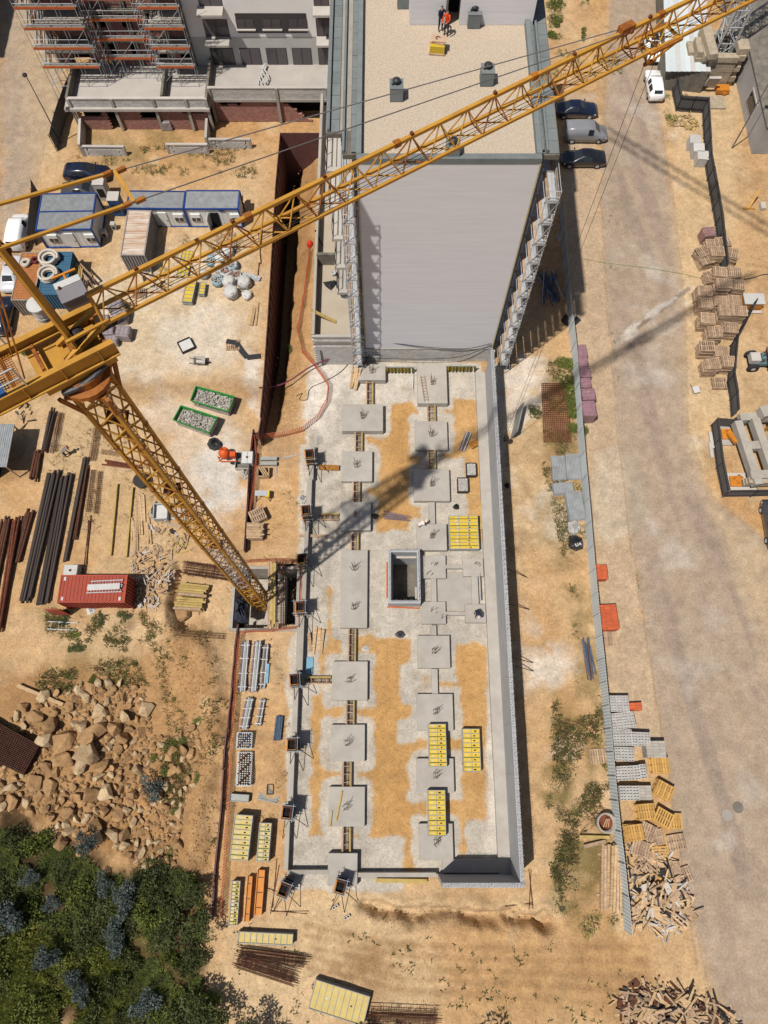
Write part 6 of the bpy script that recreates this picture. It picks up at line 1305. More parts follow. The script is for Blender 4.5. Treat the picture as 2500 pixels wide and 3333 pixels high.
# timber stacks
def timber(label, c, rz, L, w_, n, m, z0=0):
    t = thing('timber_stack', label, 'timber', c, rz); M = T4(c, rz); nc = max(1, int(w_/.22))
    for k in range(n):
        place('beam', unit('box', m if k % 3 else M_WOODG), M @ T4((rnd.uniform(-.15, .15), ((k % nc)-(nc-1)/2)*.22, z0+.12+.2*(k//nc)), rnd.uniform(-.02, .02)) @ Matrix.Diagonal((L*rnd.uniform(.9, 1), .19, .18, 1)), t)
    for s in (-1, 1): place('bearer', unit('box', M_WOODG), M @ T4((s*L*.3, 0, .03)) @ Matrix.Diagonal((.12, w_+.3, .1, 1)), t)
timber('stack of yellow timber beams, upper of two left of the crane pit', g_(632, 1925), -.09, 2.5, 1.3, 18, M_WOODY); timber('stack of yellow timber beams, lower of two left of the crane pit', g_(624, 1970), -.06, 2.4, 1.3, 18, M_WOODY)
timber('boards between the white pallet and hoarding bottom, long stack', g_(1985, 2850), 1.45, 4.6, 1.6, 18, M_WOOD)
for lab, p, q, w_ in (('yellow board lying above the long plank stack by the hoarding', (1886, 2723), (1984, 2725), .22), ('weathered board just below the yellow one by the hoarding', (1900, 2755), (1972, 2738), .25), ('pale slanting plank lying on the slanting-plank slab', (1093, 2672), (1113, 2575), .14), ('thin pale strip beside the slanting plank slab', (1075, 2690), (1080, 2640), .1), ('loose plank on the broad slab edge of the left column', (1154, 1394), (1217, 1402), .16), ('orange board bridging to the darker slab', (1038, 1520), (1103, 1522), .5), ('grey board laid over the upstand near the crane shadow', (972, 1743), (1062, 1744), .25), ('yellow beam lying along the bottom wall', (1222, 2865), (1390, 2868), .28), ('tall pale plank against the right wall by the yellow stack', (1571, 1595), (1567, 1722), .25), ('amber board beside the tied tubes of the right column', (1530, 1452), (1558, 1436), .6)):
    h = .6 if 'slab' in lab and 'bridging' not in lab else .35; plank_thing('plank', lab, G(*p, h), G(*q, h), w_, .05, M_FORMP if 'amber' in lab or 'orange' in lab else (M_WOODG if 'weathered' in lab or 'grey' in lab else M_WOODY), 'plank')
for k, (p, q) in enumerate((((1028, 2040), (1018, 2130)), ((1040, 2045), (1036, 2120)), ((1052, 2048), (1044, 2125)), ((985, 2050), (982, 2130)), ((1005, 2060), (1012, 2120)))):
    plank_thing('plank', ('pale plank fanned out below the crane pit, %s' % ('nearest the upstand', 'second in the fan', 'outermost of the fan', 'rust-tinted, left of the upstand', 'short one in the fan')[k]), G(*p, .15+.06*k), G(*q, .12), .26, .05, M_WOOD if k != 3 else M_ORNG)
b = MB(); p = G(1007, 2166); b.box((0, 0, .08), (.62, 1.35, .06)); o = b.obj('foam_board', mat('light_blue', S(140, 196, 222))); o.location = (p.x, p.y, 0); tag(o, 'pale blue insulation board on the lean concrete beside the upstand', 'insulation board')
ladder('ladder', 'aluminium ladder lying on the slab below the tall block', G(1375, 1222, .85), G(1388, 1305, .85), .35, M_WOODG, 9)
ladder('ladder', 'short ladder propped at the foot of the left scaffold', G(1180, 1200, .1), G(1205, 1160, 1.8), .4, M_DSTEEL, 7)
# ---------------------------------------------------------------- pallets
def make_pallet(m, detail=True):
    t = thing('pallet', 'x', 'pallet')
    if not detail:
        b = MB(); 
        for k in range(7): b.box((-.53+k*.177, 0, .125), (.11, 1.0, .022))
        for y in (-.45, 0, .45): b.box((0, y, .06), (1.2, .09, .1))
        bpy.data.objects.remove(t); o = b.obj('pallet', m); return tag(o, 'x', 'pallet')
    for k in range(7): b = MB(); b.box((-.53+k*.177, 0, .128), (.115, 1.0, .022)); b.obj('slat', m, t)
    for y in (-.45, 0, .45): b = MB(); b.box((0, y, .058), (1.2, .09, .116)); b.obj('runner', m, t)
    return t
PALK = {m.name: (Kit(lambda m=m: make_pallet(m)), Kit(lambda m=m: make_pallet(m, False))) for m in (M_WOODG, M_PALN)}
def pallet_stack(c, rz, n, desc, m=M_WOODG, h0=0, sc=1):
    K = PALK[m.name]
    for k in range(n):
        top = k == n-1; o = (K[0] if top else K[1])((c.x+rnd.uniform(-.05, .05)*(n > 1), c.y+rnd.uniform(-.05, .05)*(n > 1), c.z+h0+k*.145), rz+rnd.uniform(-.04, .04)*(n > 1), ('top pallet of the '+desc if top else ORD[n-1-k]+' pallet down in '+desc) if n > 1 else desc, 'pallets of the '+desc if n > 1 and not top else None); o.scale = (1.12, 1.14, 1)
PS = [(210, 865, 9, 0, 'stack behind the topmost pale stacks'), (320, 840, 8, .1, 'highest stack against the dark hoarding'), (255, 935, 11, 0, 'pale stack left of the twisted one'), (395, 945, 9, -.3, 'twisted stack at the upper right'), (120, 930, 8, .35, 'leaning stack at the upper left of the group'), (150, 1010, 7, .3, 'stack below the leaning upper-left one'),
      (280, 1130, 10, -.08, 'pale stack left of the dark one'), (425, 1130, 9, -.05, 'dark weathered stack at the right'), (200, 1170, 6, .25, 'low stack tucked left of the pale one'), (320, 1245, 11, -.05, 'tall stack in the middle of the group'), (450, 1250, 8, -.12, 'stack carrying a loose brown pallet'), (130, 1310, 10, -.05, 'stack with the green cloth'), (300, 1405, 9, -.05, 'stack behind the central pair'), (420, 1400, 8, -.1, 'stack beside the white-topped box'),
      (140, 1430, 9, -.05, 'stack below the green cloth one'), (345, 1505, 11, 0, 'stack right of centre in the group'), (470, 1500, 10, -.05, 'rightmost stack of the group'), (165, 1575, 11, -.1, 'stack at the left edge below the middle'), (235, 1705, 11, 0, 'stack in the lower centre of the group'), (385, 1660, 10, -.12, 'stack with askew pallets beside the torn hoarding'), (165, 1840, 11, -.06, 'stack at the lower left of the group'), (295, 1895, 8, 0, 'low stack in the lower part of the group'), (205, 2010, 11, .04, 'lowest left stack, with yellow slats'), (370, 1985, 11, -.02, 'lowest right stack by the hoarding')]
for x, y, n, rz, d in PS:
    c = G(2250+x/2.948, 500+y/2.948, n*.145); pallet_stack(V((c.x, c.y, 0)), rz, n, 'wooden pallet '+d)
c = G(2292, 1480/1); pallet_stack(g_(2336, 1252), .03, 3, 'short pale pallet stack at the lower end by the hoarding')
for u, v, rz, lab in ((1945, 2461, .05, 'pale pallet lying in the weeds left of the hoarding'), (2228, 322, .5, 'pallet leaning at the dark hoarding by the white hatchback'), (1980, 2078, 0, 'brown pallet on the cobbles below the orange bricks'), (455, 955, .0, 'small pallet under the jib in the left yard'), (758, 1124, .05, 'pallet beside the black sheet near the trench'), (748, 800, .05, 'pallet by the big bags under the jib')):
    pallet_stack(g_(u, v), rz, 1, lab)
c = g_(843, 1685); pallet_stack(c, .45, 6, 'grey-brown pallet stack askew right of the low maroon fence')
FR = [(2140, 2492, 5, 0, 'fresh yellow pallet stack below the grey slabs'), (2150, 2570, 6, -.55, 'fresh pallet stack twisted beside the lowest block piles'), (2092, 2640, 6, .05, 'fresh pallet stack behind the twisted ones'), (2150, 2660, 6, -.55, 'fresh pallet stack turned at the top of the debris heap'), (2185, 2670, 3, 0, 'low fresh pallet stack at the road side'), (2056, 2705, 6, .08, 'fresh pallet stack next to the hoarding'), (2172, 2874, 3, .06, 'fresh pallet stack on the debris heap'), (2146, 2782, 2, 1.6, 'fresh pallets standing in the debris heap')]
for u, v, n, rz, d in FR: pallet_stack(g_(u, v), rz, n, d, M_PALN)
for u, v, n, rz, d in ((2098, 2700, 3, -.5, 'grey pallet stack turned amid the fresh ones'), (2125, 2725, 2, .1, 'grey pallets at the head of the debris heap'), (2178, 2826, 3, 0, 'brown pallet stack right in the debris heap'), (2218, 2850, 2, .3, 'dark pallets tilted at the road side of the debris'), (2045, 3260, 1, .5, 'grey pallet in the bottom debris heap'), (2080, 2760, 3, -.3, 'weathered pallets behind the debris heap, near the hoarding'), (2110, 2800, 2, .4, 'weathered pallets sunk in the upper debris heap'), (2200, 2740, 2, .15, 'weathered pallets at the road side above the debris')): pallet_stack(g_(u, v), rz, n, d)
# ---------------------------------------------------------------- block and brick piles
def hollow_mesh():
    b = MB(); a, d, h, t_ = .48, .195, .19, .04
    b.box((0, -d/2+t_/2, 0), (a, t_, h)); b.box((0, d/2-t_/2, 0), (a, t_, h))
    for x in (-a/2+t_/2, 0, a/2-t_/2): b.box((x, 0, 0), (t_, d-2*t_, h))
    return b.mesh('block', M_BLOCK)
HOLL = hollow_mesh()
def block_pile(label, r, z, rz=0, nx=2, ny=5, m=None, solid=False, h=None):
    p, q = G(r[0], r[3], z), G(r[2], r[1], z); c = (p+q)/2; w_, d = q.x-p.x, q.y-p.y; t = thing('block_pile', label, 'blocks', (c.x, c.y, 0), rz); M = T4((c.x, c.y, 0), rz)
    nx, ny = max(1, round(w_/.5)), max(1, round(d/.21)); zs = max(1, int(z/.2)); b = MB()
    for l in range(zs-1): 
        for i in range(nx):
            for j in range(ny): b.box(((i-(nx-1)/2)*.5+rnd.uniform(-.01, .01), (j-(ny-1)/2)*.21, .22+l*.2), (.485, .2, .19))
    if not solid and b.v: b = MB().box((0, 0, .12+(zs-1)*.1), (nx*.5-.04, ny*.21-.03, (zs-1)*.2))
    if b.v: o = b.obj('lower_courses', m or M_BLOCK, t, False, True); o.matrix_parent_inverse = Matrix(); kind(o, 'stuff')
    for i in range(nx):
        for j in range(ny):
            mt = HOLL if not solid else unit('box', m or M_BLOCK); sc_ = Matrix() if not solid else Matrix.Diagonal((.485, .2, .19, 1))
            place('block', mt, M @ T4(((i-(nx-1)/2)*.5, (j-(ny-1)/2)*.21, .22+(zs-1)*.2+rnd.uniform(0, .012)), rnd.uniform(-.02, .02)) @ sc_, t)
    place('pallet', unit('box', M_WOODG), M @ T4((0, 0, .06)) @ Matrix.Diagonal((w_, d, .1, 1)), t)
for lab, r, z, rz in (('topmost pile of grey hollow blocks against the hoarding', (1986, 2264, 2050, 2315), 1.2, 0), ('second pile of grey hollow blocks down the hoarding', (1991, 2320, 2063, 2370), 1.2, .1), ('third pile of grey hollow blocks, against the hoarding', (1996, 2375, 2060, 2426), 1.2, 0), ('grey hollow block pile right of the third one', (2062, 2381, 2112, 2429), 1.2, -.04), ('fourth pile of grey hollow blocks down the hoarding', (2001, 2430, 2066, 2478), 1.2, -.03), ('fifth pile of grey hollow blocks, wide', (2008, 2490, 2080, 2541), 1.2, .05), ('narrow hollow block pile beside the fifth one', (2082, 2485, 2108, 2535), 1.2, .05), ('lowest pile of grey hollow blocks at the fresh pallets', (2014, 2556, 2082, 2605), 1.0, 0)): block_pile(lab, r, z, rz)
block_pile('smooth grey slab pile beside the fresh yellow pallets', (2108, 2412, 2162, 2465), 1.1, 0, solid=True, m=M_CONC); block_pile('smooth grey slabs beside the lowest hollow block pile', (2084, 2556, 2116, 2604), .9, 0, solid=True, m=M_CONC)
M_ORB2 = mat('orange_brick', S(226, 112, 70), .9, .3, 4, .005, S(190, 92, 60), rv=.14)
block_pile('orange bricks stacked loosely beside the topmost block pile', (2054, 2285, 2084, 2314), .7, .05, solid=True, m=M_ORB2); block_pile('orange brick pallet, upper of two outside the hoarding', (1944, 1840, 1969, 1884), 1.0, .03, solid=True, m=M_ORB2); block_pile('orange brick pallet, lower of two outside the hoarding', (1956, 1968, 2006, 2048), 1.1, .05, solid=True, m=M_ORB2)
M_WRAP = mat('purple_wrap', S(186, 142, 150), .35, .4, 4, .02, S(140, 106, 122), rv=.08, spec=.5); M_WRAPG = mat('grey_wrap', S(182, 170, 172), .4, .4, 4, .02, S(140, 130, 134), rv=.08)
def wrapped(label, c, rz, w_, d, h, m=M_WRAP, grp=None):
    t = thing('wrapped_pallet', label, 'bricks', c, rz, grp); M = T4(c, rz); b = MB()
    n = 6; vs = []
    for z, k in ((.14, 1), (h-.08, 1), (h, .88)):
        for x, y in ((-1, -1), (0, -1.03), (1, -1), (1.03, 0), (1, 1), (0, 1.03), (-1, 1), (-1.03, 0)): vs.append(M @ V((x*w_/2*k+rnd.uniform(-.02, .02), y*d/2*k+rnd.uniform(-.02, .02), z+rnd.uniform(-.02, .02))))
    fs = [(r*8+i, r*8+(i+1) % 8, r*8+8+(i+1) % 8, r*8+8+i) for r in (0, 1) for i in range(8)]+[tuple(range(16, 24))]
    b.add(vs, fs); b.obj('film', m, t); place('pallet', unit('box', M_WOODG), M @ T4((0, 0, .07)) @ Matrix.Diagonal((w_, d, .13, 1)), t)
    for k in range(3):
        for l in range(2): place('brick_row', unit('box', m), M @ T4(((k-1)*w_*.29, (l-.5)*d*.42, h-.0+rnd.uniform(0, .02))) @ Matrix.Diagonal((w_*.26, d*.38, .05, 1)), t)
    for y in (-.3, .3): place('band', unit('box', M_MAUVE), M @ T4((0, y*d, h/2+.07)) @ Matrix.Diagonal((w_*1.03, .04, h-.05, 1)), t)
    return t
for i, (u0, v0, u1, v1, h) in enumerate(((1874, 1120, 1908, 1158, 1.1), (1877, 1158, 1912, 1192, 1.1), (1885, 1193, 1920, 1226, 1.1), (1892, 1228, 1922, 1260, 1.1), (1897, 1262, 1935, 1300, 1.3), (1899, 1302, 1937, 1352, 1.7))):
    c = G((u0+u1)/2, (v0+v1)/2, h); p, q = G(u0, v1, h), G(u1, v0, h); wrapped('purple-wrapped brick pallet outside the hoarding, %s from the tall block' % ('first', 'second', 'third', 'fourth', 'fifth', 'sixth')[i], (c.x, c.y, .01), .06, (q.x-p.x)*1.02, (q.y-p.y)*.98, h, grp='purple-wrapped brick pallets along the hoarding')
for i, (u, v, h, d) in enumerate(((372, 985, 1.3, 'at the back under the jib'), (388, 1020, 1.1, 'beside the jib foot'), (345, 1068, 1.2, 'in the middle of the yard group'), (398, 1075, 1.1, 'standing apart on the right'), (358, 1098, .8, 'lowest, in front of the group'), (330, 1040, .9, 'behind the crane platform'), (312, 1085, .8, 'at the left of the group'))):
    c = G(u, v, h); wrapped('grey film-wrapped block pallet '+d, (c.x, c.y, 0), .1*(i % 3-1), 1.35, 1.2, h, M_WRAPG, 'film-wrapped pallets beside the crane top')
c = G(541, 398, .6); wrapped('film-wrapped block pallet in the courtyard below the brick podium', (c.x, c.y, 0), 0, 1.2, 1.1, 1.1, M_WRAPG)
c = G(2306, 758, 1.0); wrapped('pink brick cube at the dark hoarding above the wooden pallets', (c.x, c.y, 0), .1, 1.2, 1.1, 1.3, mat('pink_brick', S(176, 136, 132), .9, .3, 3))
for i, (u, v) in enumerate(((2258, 463), (2270, 490), (2283, 515))):
    c = G(u, v, .6); t = thing('concrete_ring', 'square concrete chamber ring by the dark hoarding, '+('uppermost', 'middle', 'lowest')[i]+' of three', 'concrete ring', (c.x, c.y, 0))
    for s in (-1, 1): blk('side', (c.x+s*.5, c.y, .5), (.12, 1.1, 1.0), M_BLOCK, t, -.1); blk('side', (c.x, c.y+s*.5, .5), (.9, .12, 1.0), M_BLOCK, t, -.1)
    blk('top', (c.x, c.y, 1.03), (1.15, 1.15, .08), M_BLOCK, t, -.1)
# ---------------------------------------------------------------- boulders
import bmesh
def rock_mesh(seed, m, n=15):
    rs = random.Random(seed); bm = bmesh.new(); s = (1, rs.uniform(.7, .95), rs.uniform(.62, .85))
    for _ in range(n):
        v = V((rs.gauss(0, 1), rs.gauss(0, 1), rs.gauss(0, 1))).normalized()*rs.uniform(.85, 1.15); bm.verts.new((v.x*s[0], v.y*s[1], v.z*s[2]))
    r = bmesh.ops.convex_hull(bm, input=bm.verts); bmesh.ops.delete(bm, geom=[g for g in r['geom_unused'] if isinstance(g, bmesh.types.BMVert)], context='VERTS')
    bmesh.ops.bevel(bm, geom=list(bm.edges), offset=.035, segments=1, affect='EDGES')
    me = bpy.data.meshes.new('boulder'); bm.to_mesh(me); bm.free(); me.materials.append(m); return me
M_ROCK = mat('tan_limestone', S(198, 158, 112), .95, .6, 1.1, .06, S(146, 110, 76), rv=.2, bsc=5, wear=.52); M_ROCKP = mat('pale_limestone', S(220, 196, 160), .95, .5, 1.4, .05, S(180, 144, 100), rv=.16, bsc=6)
RM = [rock_mesh(k, M_ROCK if k % 3 else M_ROCKP) for k in range(14)]
def inside(u, v, poly):
    c = False
    for i in range(len(poly)):
        (a, b), (e, f) = poly[i], poly[i-1]
        if (b > v) != (f > v) and u < (e-a)*(v-b)/(f-b)+a: c = not c
    return c
RREG = [(50, 2300), (180, 2250), (300, 2215), (420, 2200), (480, 2240), (500, 2380), (560, 2400), (650, 2350), (660, 2480), (600, 2640), (590, 2740), (560, 2860), (400, 2790), (350, 2720), (250, 2790), (160, 2660), (60, 2640), (-20, 2640), (-20, 2480), (90, 2520), (140, 2430), (20, 2340)]
rr = random.Random(4); placed = []
BIG = [(150, 2405, 30), (170, 2365, 36), (300, 2410, 38), (330, 2360, 30), (120, 2545, 30), (165, 2560, 26), (290, 2450, 42), (215, 2410, 44), (220, 2470, 36), (265, 2490, 30), (380, 2365, 30), (325, 2375, 34), (410, 2330, 28), (400, 2400, 26), (480, 2310, 26), (205, 2740, 28), (390, 2660, 26), (370, 2720, 26), (410, 2720, 24), (300, 2590, 26), (350, 2580, 28), (465, 2300, 22), (85, 2300, 22), (55, 2330, 20), (180, 2315, 18), (230, 2300, 20), (255, 2245, 16), (600, 2000, 34)]
for i, (u, v, r) in enumerate(BIG): placed.append((u, v, r, True))
t_ = 0
while len(placed) < 300 and t_ < 40000:
    t_ += 1; u, v = rr.uniform(-20, 670), rr.uniform(2195, 2880)
    if not inside(u, v, RREG): continue
    r = rr.choice([9, 11, 13, 15, 17, 20, 24, 27] if u < 470 else [7, 8, 10, 12, 14, 17, 20])
    if all((u-a)**2+(v-b)**2 > ((r+c)*.74)**2 for a, b, c, _ in placed): placed.append((u, v, r, False))
ROCKL = ['tan boulder among the upper rocks, below the pale timber', 'tan boulder in the middle of the rock heap', 'small tan boulder near the earth bank, right part of the heap', 'tan boulder at the lower edge of the heap, above the bushes']
for i, (u, v, r, big) in enumerate(placed):
    p = gp_(u, v); s = r/38.*1.06; o = bpy.data.objects.new('boulder', RM[i % 14]); COL.objects.link(o); o.location = (p.x, p.y, p.z+s*.35); o.scale = (s, s, s); o.rotation_euler = (rr.uniform(-.4, .4), rr.uniform(-.4, .4), rr.uniform(0, 6.3))
    lab = ('large ' if r > 25 else 'medium ' if r > 14 else 'small ')+('pale' if (i % 14) % 3 == 0 else 'tan')+' boulder '+(('at the top left of the heap' if u < 160 else 'below the pale timber' if u < 330 else 'at the top right of the heap') if v < 2330 else ('beside the rusty mesh mats' if u < 220 else 'in the upper middle of the heap' if u < 420 else 'by the green shrubs, upper right') if v < 2480 else ('below the rusty mesh mats' if u < 180 else 'left of the round blue-grey shrub' if u < 440 else 'near the round blue-grey shrub' if u < 540 else 'by the earth bank') if v < 2640 else ('at the shaded lower left of the heap' if u < 300 else 'at the lower edge above the thicket'))
    if (u, v) == (600, 2000): lab = 'lone tan boulder on the earth bank beside the tapered cage'
    tag(o, lab, 'boulder', 'boulders of the rock heap')
def scatter(name, polys, n, size, m, seed, flat=False, dz=0):
    rs = random.Random(seed); b = MB(); k = 0; tr = 0
    while k < n and tr < n*20:
        tr += 1; poly = polys[rs.randrange(len(polys))]; us = [a for a, _ in poly]; vs = [c for _, c in poly]; u, v = rs.uniform(min(us), max(us)), rs.uniform(min(vs), max(vs))
        if not inside(u, v, poly): continue
        p = gp_(u, v); s = size*rs.uniform(.4, 1)**1.5; a = rs.uniform(0, 6.3); pts = [p+V((s*math.cos(a+i*1.57+rs.uniform(-.4, .4)), s*math.sin(a+i*1.57+rs.uniform(-.4, .4)), -.02)) for i in range(4)]; tp = p+V((rs.uniform(-.3, .3)*s, rs.uniform(-.3, .3)*s, s*rs.uniform(.5, .9)+dz))
        b.add(pts+[tp], [(0, 1, 4), (1, 2, 4), (2, 3, 4), (3, 0, 4)]); k += 1
    return kind(b.obj(name, m), 'stuff')
M_PEB = mat('pale_pebbles', S(226, 204, 172), .95, .3, 5, 0, S(190, 160, 120)); M_CLOD = mat('earth_clods', S(196, 150, 98), .95, .3, 3, 0)
scatter('rubble', [RREG], 1500, .3, M_ROCK, 1); scatter('rubble', [[(520, 2000), (690, 2050), (700, 2800), (600, 2850), (640, 2400)]], 500, .14, M_CLOD, 2)
scatter('pebbles', [[(660, 2950), (1700, 2930), (2050, 3050), (2000, 3320), (700, 3320)], [(1200, 1290), (1350, 1300), (1350, 1800), (1250, 1800)], [(1190, 2060), (1350, 2060), (1350, 2850), (1190, 2850)], [(1480, 2100), (1560, 2120), (1570, 2560), (1480, 2560)]], 2600, .045, M_PEB, 3)
scatter('pebbles', [[(150, 1330), (480, 1330), (600, 1700), (420, 1850), (200, 1800)], [(250, 1050), (850, 800), (840, 1300), (300, 1320)], [(760, 1480), (980, 1480), (960, 2800), (720, 2900)], [(1680, 1250), (1880, 1250), (1990, 3000), (1720, 3000)], [(0, 2000), (500, 2000), (520, 2200), (0, 2200)]], 4200, .05, M_PEB, 4)
scatter('clods', [[(660, 2950), (1700, 2930), (1900, 3050), (1700, 3320), (700, 3320)], [(560, 1900), (760, 1900), (720, 2900), (640, 2900)], [(1190, 2920), (1800, 2960), (1800, 3050), (1190, 3010)]], 1500, .08, M_CLOD, 5)
scatter('gravel', [[(1935, 1480), (2000, 1450), (2065, 1500), (2095, 1620), (2085, 1720), (2000, 1765), (1935, 1750)]], 2200, .06, M_PEB, 6)
scatter('clods', [[(900, 1150), (1000, 1180), (960, 1400), (880, 1400)], [(920, 500), (1010, 560), (1000, 900), (930, 900)]], 300, .12, M_CLOD, 7)
# ---------------------------------------------------------------- plants
def leafmat(name, c, c2, rv=.15): return mat(name, c, .75, .6, 1.7, 0, c2, rv=rv, spec=.25, wear=.5)
M_LBLUE = leafmat('blue_grey_leaves', (.115, .14, .13), (.05, .066, .062)); M_LGREEN = leafmat('green_leaves', (.135, .155, .03), (.05, .066, .013)); M_LDARK = leafmat('dark_green_leaves', (.075, .088, .026), (.03, .04, .013)); M_LYEL = leafmat('yellow_green_leaves', (.16, .17, .03), (.07, .085, .016)); M_LDRY = leafmat('dry_stems', (.22, .15, .07), (.1, .07, .035))
M_BARK = mat('bark', (.12, .085, .055), .95, .4, 4)
def crown_mesh(seed, m, n, leaf, lobes=7, flat=.75, longl=2.2):
    rs = np.random.RandomState(seed); L = [(0, 0, .55, .42)]+[(rs.uniform(-.55, .55), rs.uniform(-.55, .55), rs.uniform(.25, .85), rs.uniform(.22, .42)) for _ in range(lobes)]
    k = rs.randint(0, len(L), n); c = np.array(L)[k]; d = rs.normal(size=(n, 3)); d /= np.linalg.norm(d, axis=1)[:, None]; r = c[:, 3]*rs.uniform(.35, 1, n)**.45
    P = c[:, :3]+d*r[:, None]; P[:, 2] = np.maximum(P[:, 2]*flat, .03)
    a = rs.normal(size=(n, 3))+d*.6; a[:, 2] += .2; a /= np.linalg.norm(a, axis=1)[:, None]; b_ = np.cross(a, rs.normal(size=(n, 3))); b_ /= np.linalg.norm(b_, axis=1)[:, None]
    s = leaf*rs.uniform(.6, 1.3, n)[:, None]
    vs = np.stack([P, P+a*s*longl*.5+b_*s*.5, P+a*s*longl, P+a*s*longl*.5-b_*s*.5], 1).reshape(-1, 3)
    me = bpy.data.meshes.new('leaves'); me.from_pydata(vs.tolist(), [], np.arange(n*4).reshape(-1, 4).tolist()); me.materials.append(m); return me
CR = {'blue': [crown_mesh(k, M_LBLUE, 1500, .055) for k in (1, 2, 3)], 'green': [crown_mesh(k, M_LGREEN, 1400, .06) for k in (4, 5, 6)], 'dark': [crown_mesh(k, M_LDARK, 1500, .06) for k in (7, 8, 9)], 'weed': [crown_mesh(k, M_LGREEN if k % 2 else M_LDARK, 420, .055, 12, .45) for k in (21, 22, 23)], 'yel': [crown_mesh(k, M_LYEL, 1400, .06, 9, .6) for k in (10, 11, 12)]}
def plant(name, label, u, v, size, kind_, h=1., trunk=0., cat='bush', group=None, p=None, rise=0.):
    p = p or gp_(u, v); t = thing(name, label, cat, (p.x, p.y, p.z), 0, group); k = CR[kind_][rnd.randrange(3)]
    o = bpy.data.objects.new('crown' if trunk else 'leaves', k); COL.objects.link(o); o.parent = t; o.scale = (size, size, size*h); o.location = (0, 0, trunk-.1*size); o.rotation_euler = (0, 0, rnd.uniform(0, 6.3))
    b = MB()
    if trunk: b.tube((0, 0, -.2), (.1, .05, trunk+.4*size), .06*size+.03, 7, .03)
    for i in range(5): a = rnd.uniform(0, 6.3); b.tube((0, 0, trunk*.8), (math.cos(a)*size*.5, math.sin(a)*size*.5, trunk+size*.5*h), .02+.012*size, 5, .008)
    b.obj('trunk' if trunk else 'stems', M_BARK, t, False, True)
    return t
BLU = 'blue-grey shrubs of the lower left'
for i, (u, v, s, lab) in enumerate(((500, 2565, 1.15, 'round blue-grey shrub standing alone among the boulders'), (290, 2735, 1.2, 'round blue-grey shrub at the lower edge of the boulders'), (345, 2870, .95, 'blue-grey shrub below the boulders, left of the dark gap'), (525, 2850, .7, 'small blue-grey shrub at the right end of the bushes'), (430, 2920, 1.3, 'large blue-grey shrub in the middle of the bushes, upper one'), (400, 3030, 1.2, 'large blue-grey shrub in the middle of the bushes, lower one'), (395, 3080, .9, 'blue-grey shrub under the large pair in the bushes'), (50, 2990, 1.6, 'broad blue-grey shrub at the left edge'), (185, 2940, .9, 'blue-grey shrub between the left edge one and the middle'), (170, 3100, 1.2, 'blue-grey shrub above the bright green mass'), (260, 3170, 1., 'blue-grey shrub inside the bright green mass, upper'), (290, 3230, .9, 'blue-grey shrub inside the bright green mass, lower'), (490, 3260, 1.2, 'blue-grey shrub near the bottom edge beside the sand'), (110, 2860, .8, 'faint blue-grey shrub in the shade at the upper left of the bushes'))):
    plant('blue_shrub', lab, u, v, s*1.12, 'blue', 1.1, .75*s, group=BLU)
BREG = [(-20, 2700), (140, 2720), (270, 2790), (330, 2850), (430, 2840), (560, 2830), (640, 2860), (660, 3000), (640, 3150), (690, 3333), (-20, 3333)]
n_ = 0
while n_ < 74:
    u, v = rr.uniform(-20, 690), rr.uniform(2700, 3333)
    if not inside(u, v, BREG): continue
    k = 'yel' if (u < 360 and v > 3040 and rr.random() < .8) else ('dark' if rr.random() < .68 else 'green'); sz = rr.uniform(.9, 1.7); where = ('in the bright corner, '+('lower' if v > 3200 else 'upper')+(' left' if u < 180 else ' right')) if k == 'yel' else ('beside the sand, '+('upper' if v < 3000 else 'lower' if v > 3180 else 'middle') if u > 480 else ('under the boulders, '+('left' if u < 160 else 'right' if u > 320 else 'centre')) if v < 2900 else 'in mid thicket, '+('left' if u < 160 else 'right' if u > 320 else 'centre'))
    plant('bush', {'yel': 'yellow-green', 'dark': 'dark green', 'green': 'olive green'}[k]+(' big' if sz > 1.4 else ' small' if sz < 1.1 else '')+' bush '+where, u, v, sz, k, rr.uniform(.65, 1.25), group='bushes of the lower left thicket'); n_ += 1
for i, (u, v, s, tr, lab) in enumerate(((690, 3265, 1.9, 1.6, 'dark tree beside the sand at the bottom left'), (655, 3000, 1.5, 1.2, 'dark tree leaning over the red fence end'), (640, 2900, 1.3, 1., 'dark olive tree at the right end of the thicket'), (800, 3395, 2.1, 2.6, 'tree at the bottom edge casting a round shadow'), (1180, 3480, 2.4, 4., 'tree below the bottom edge, shadow near the dark rebar'), (1560, 3480, 2.6, 3.6, 'tree below the bottom edge, shadow on the right sand'), (560, 3010, 1.6, 1.3, 'dark green tree in the thicket by the pale path'))):
    plant('tree', lab, u, v, s, 'dark', .9, tr, 'tree')
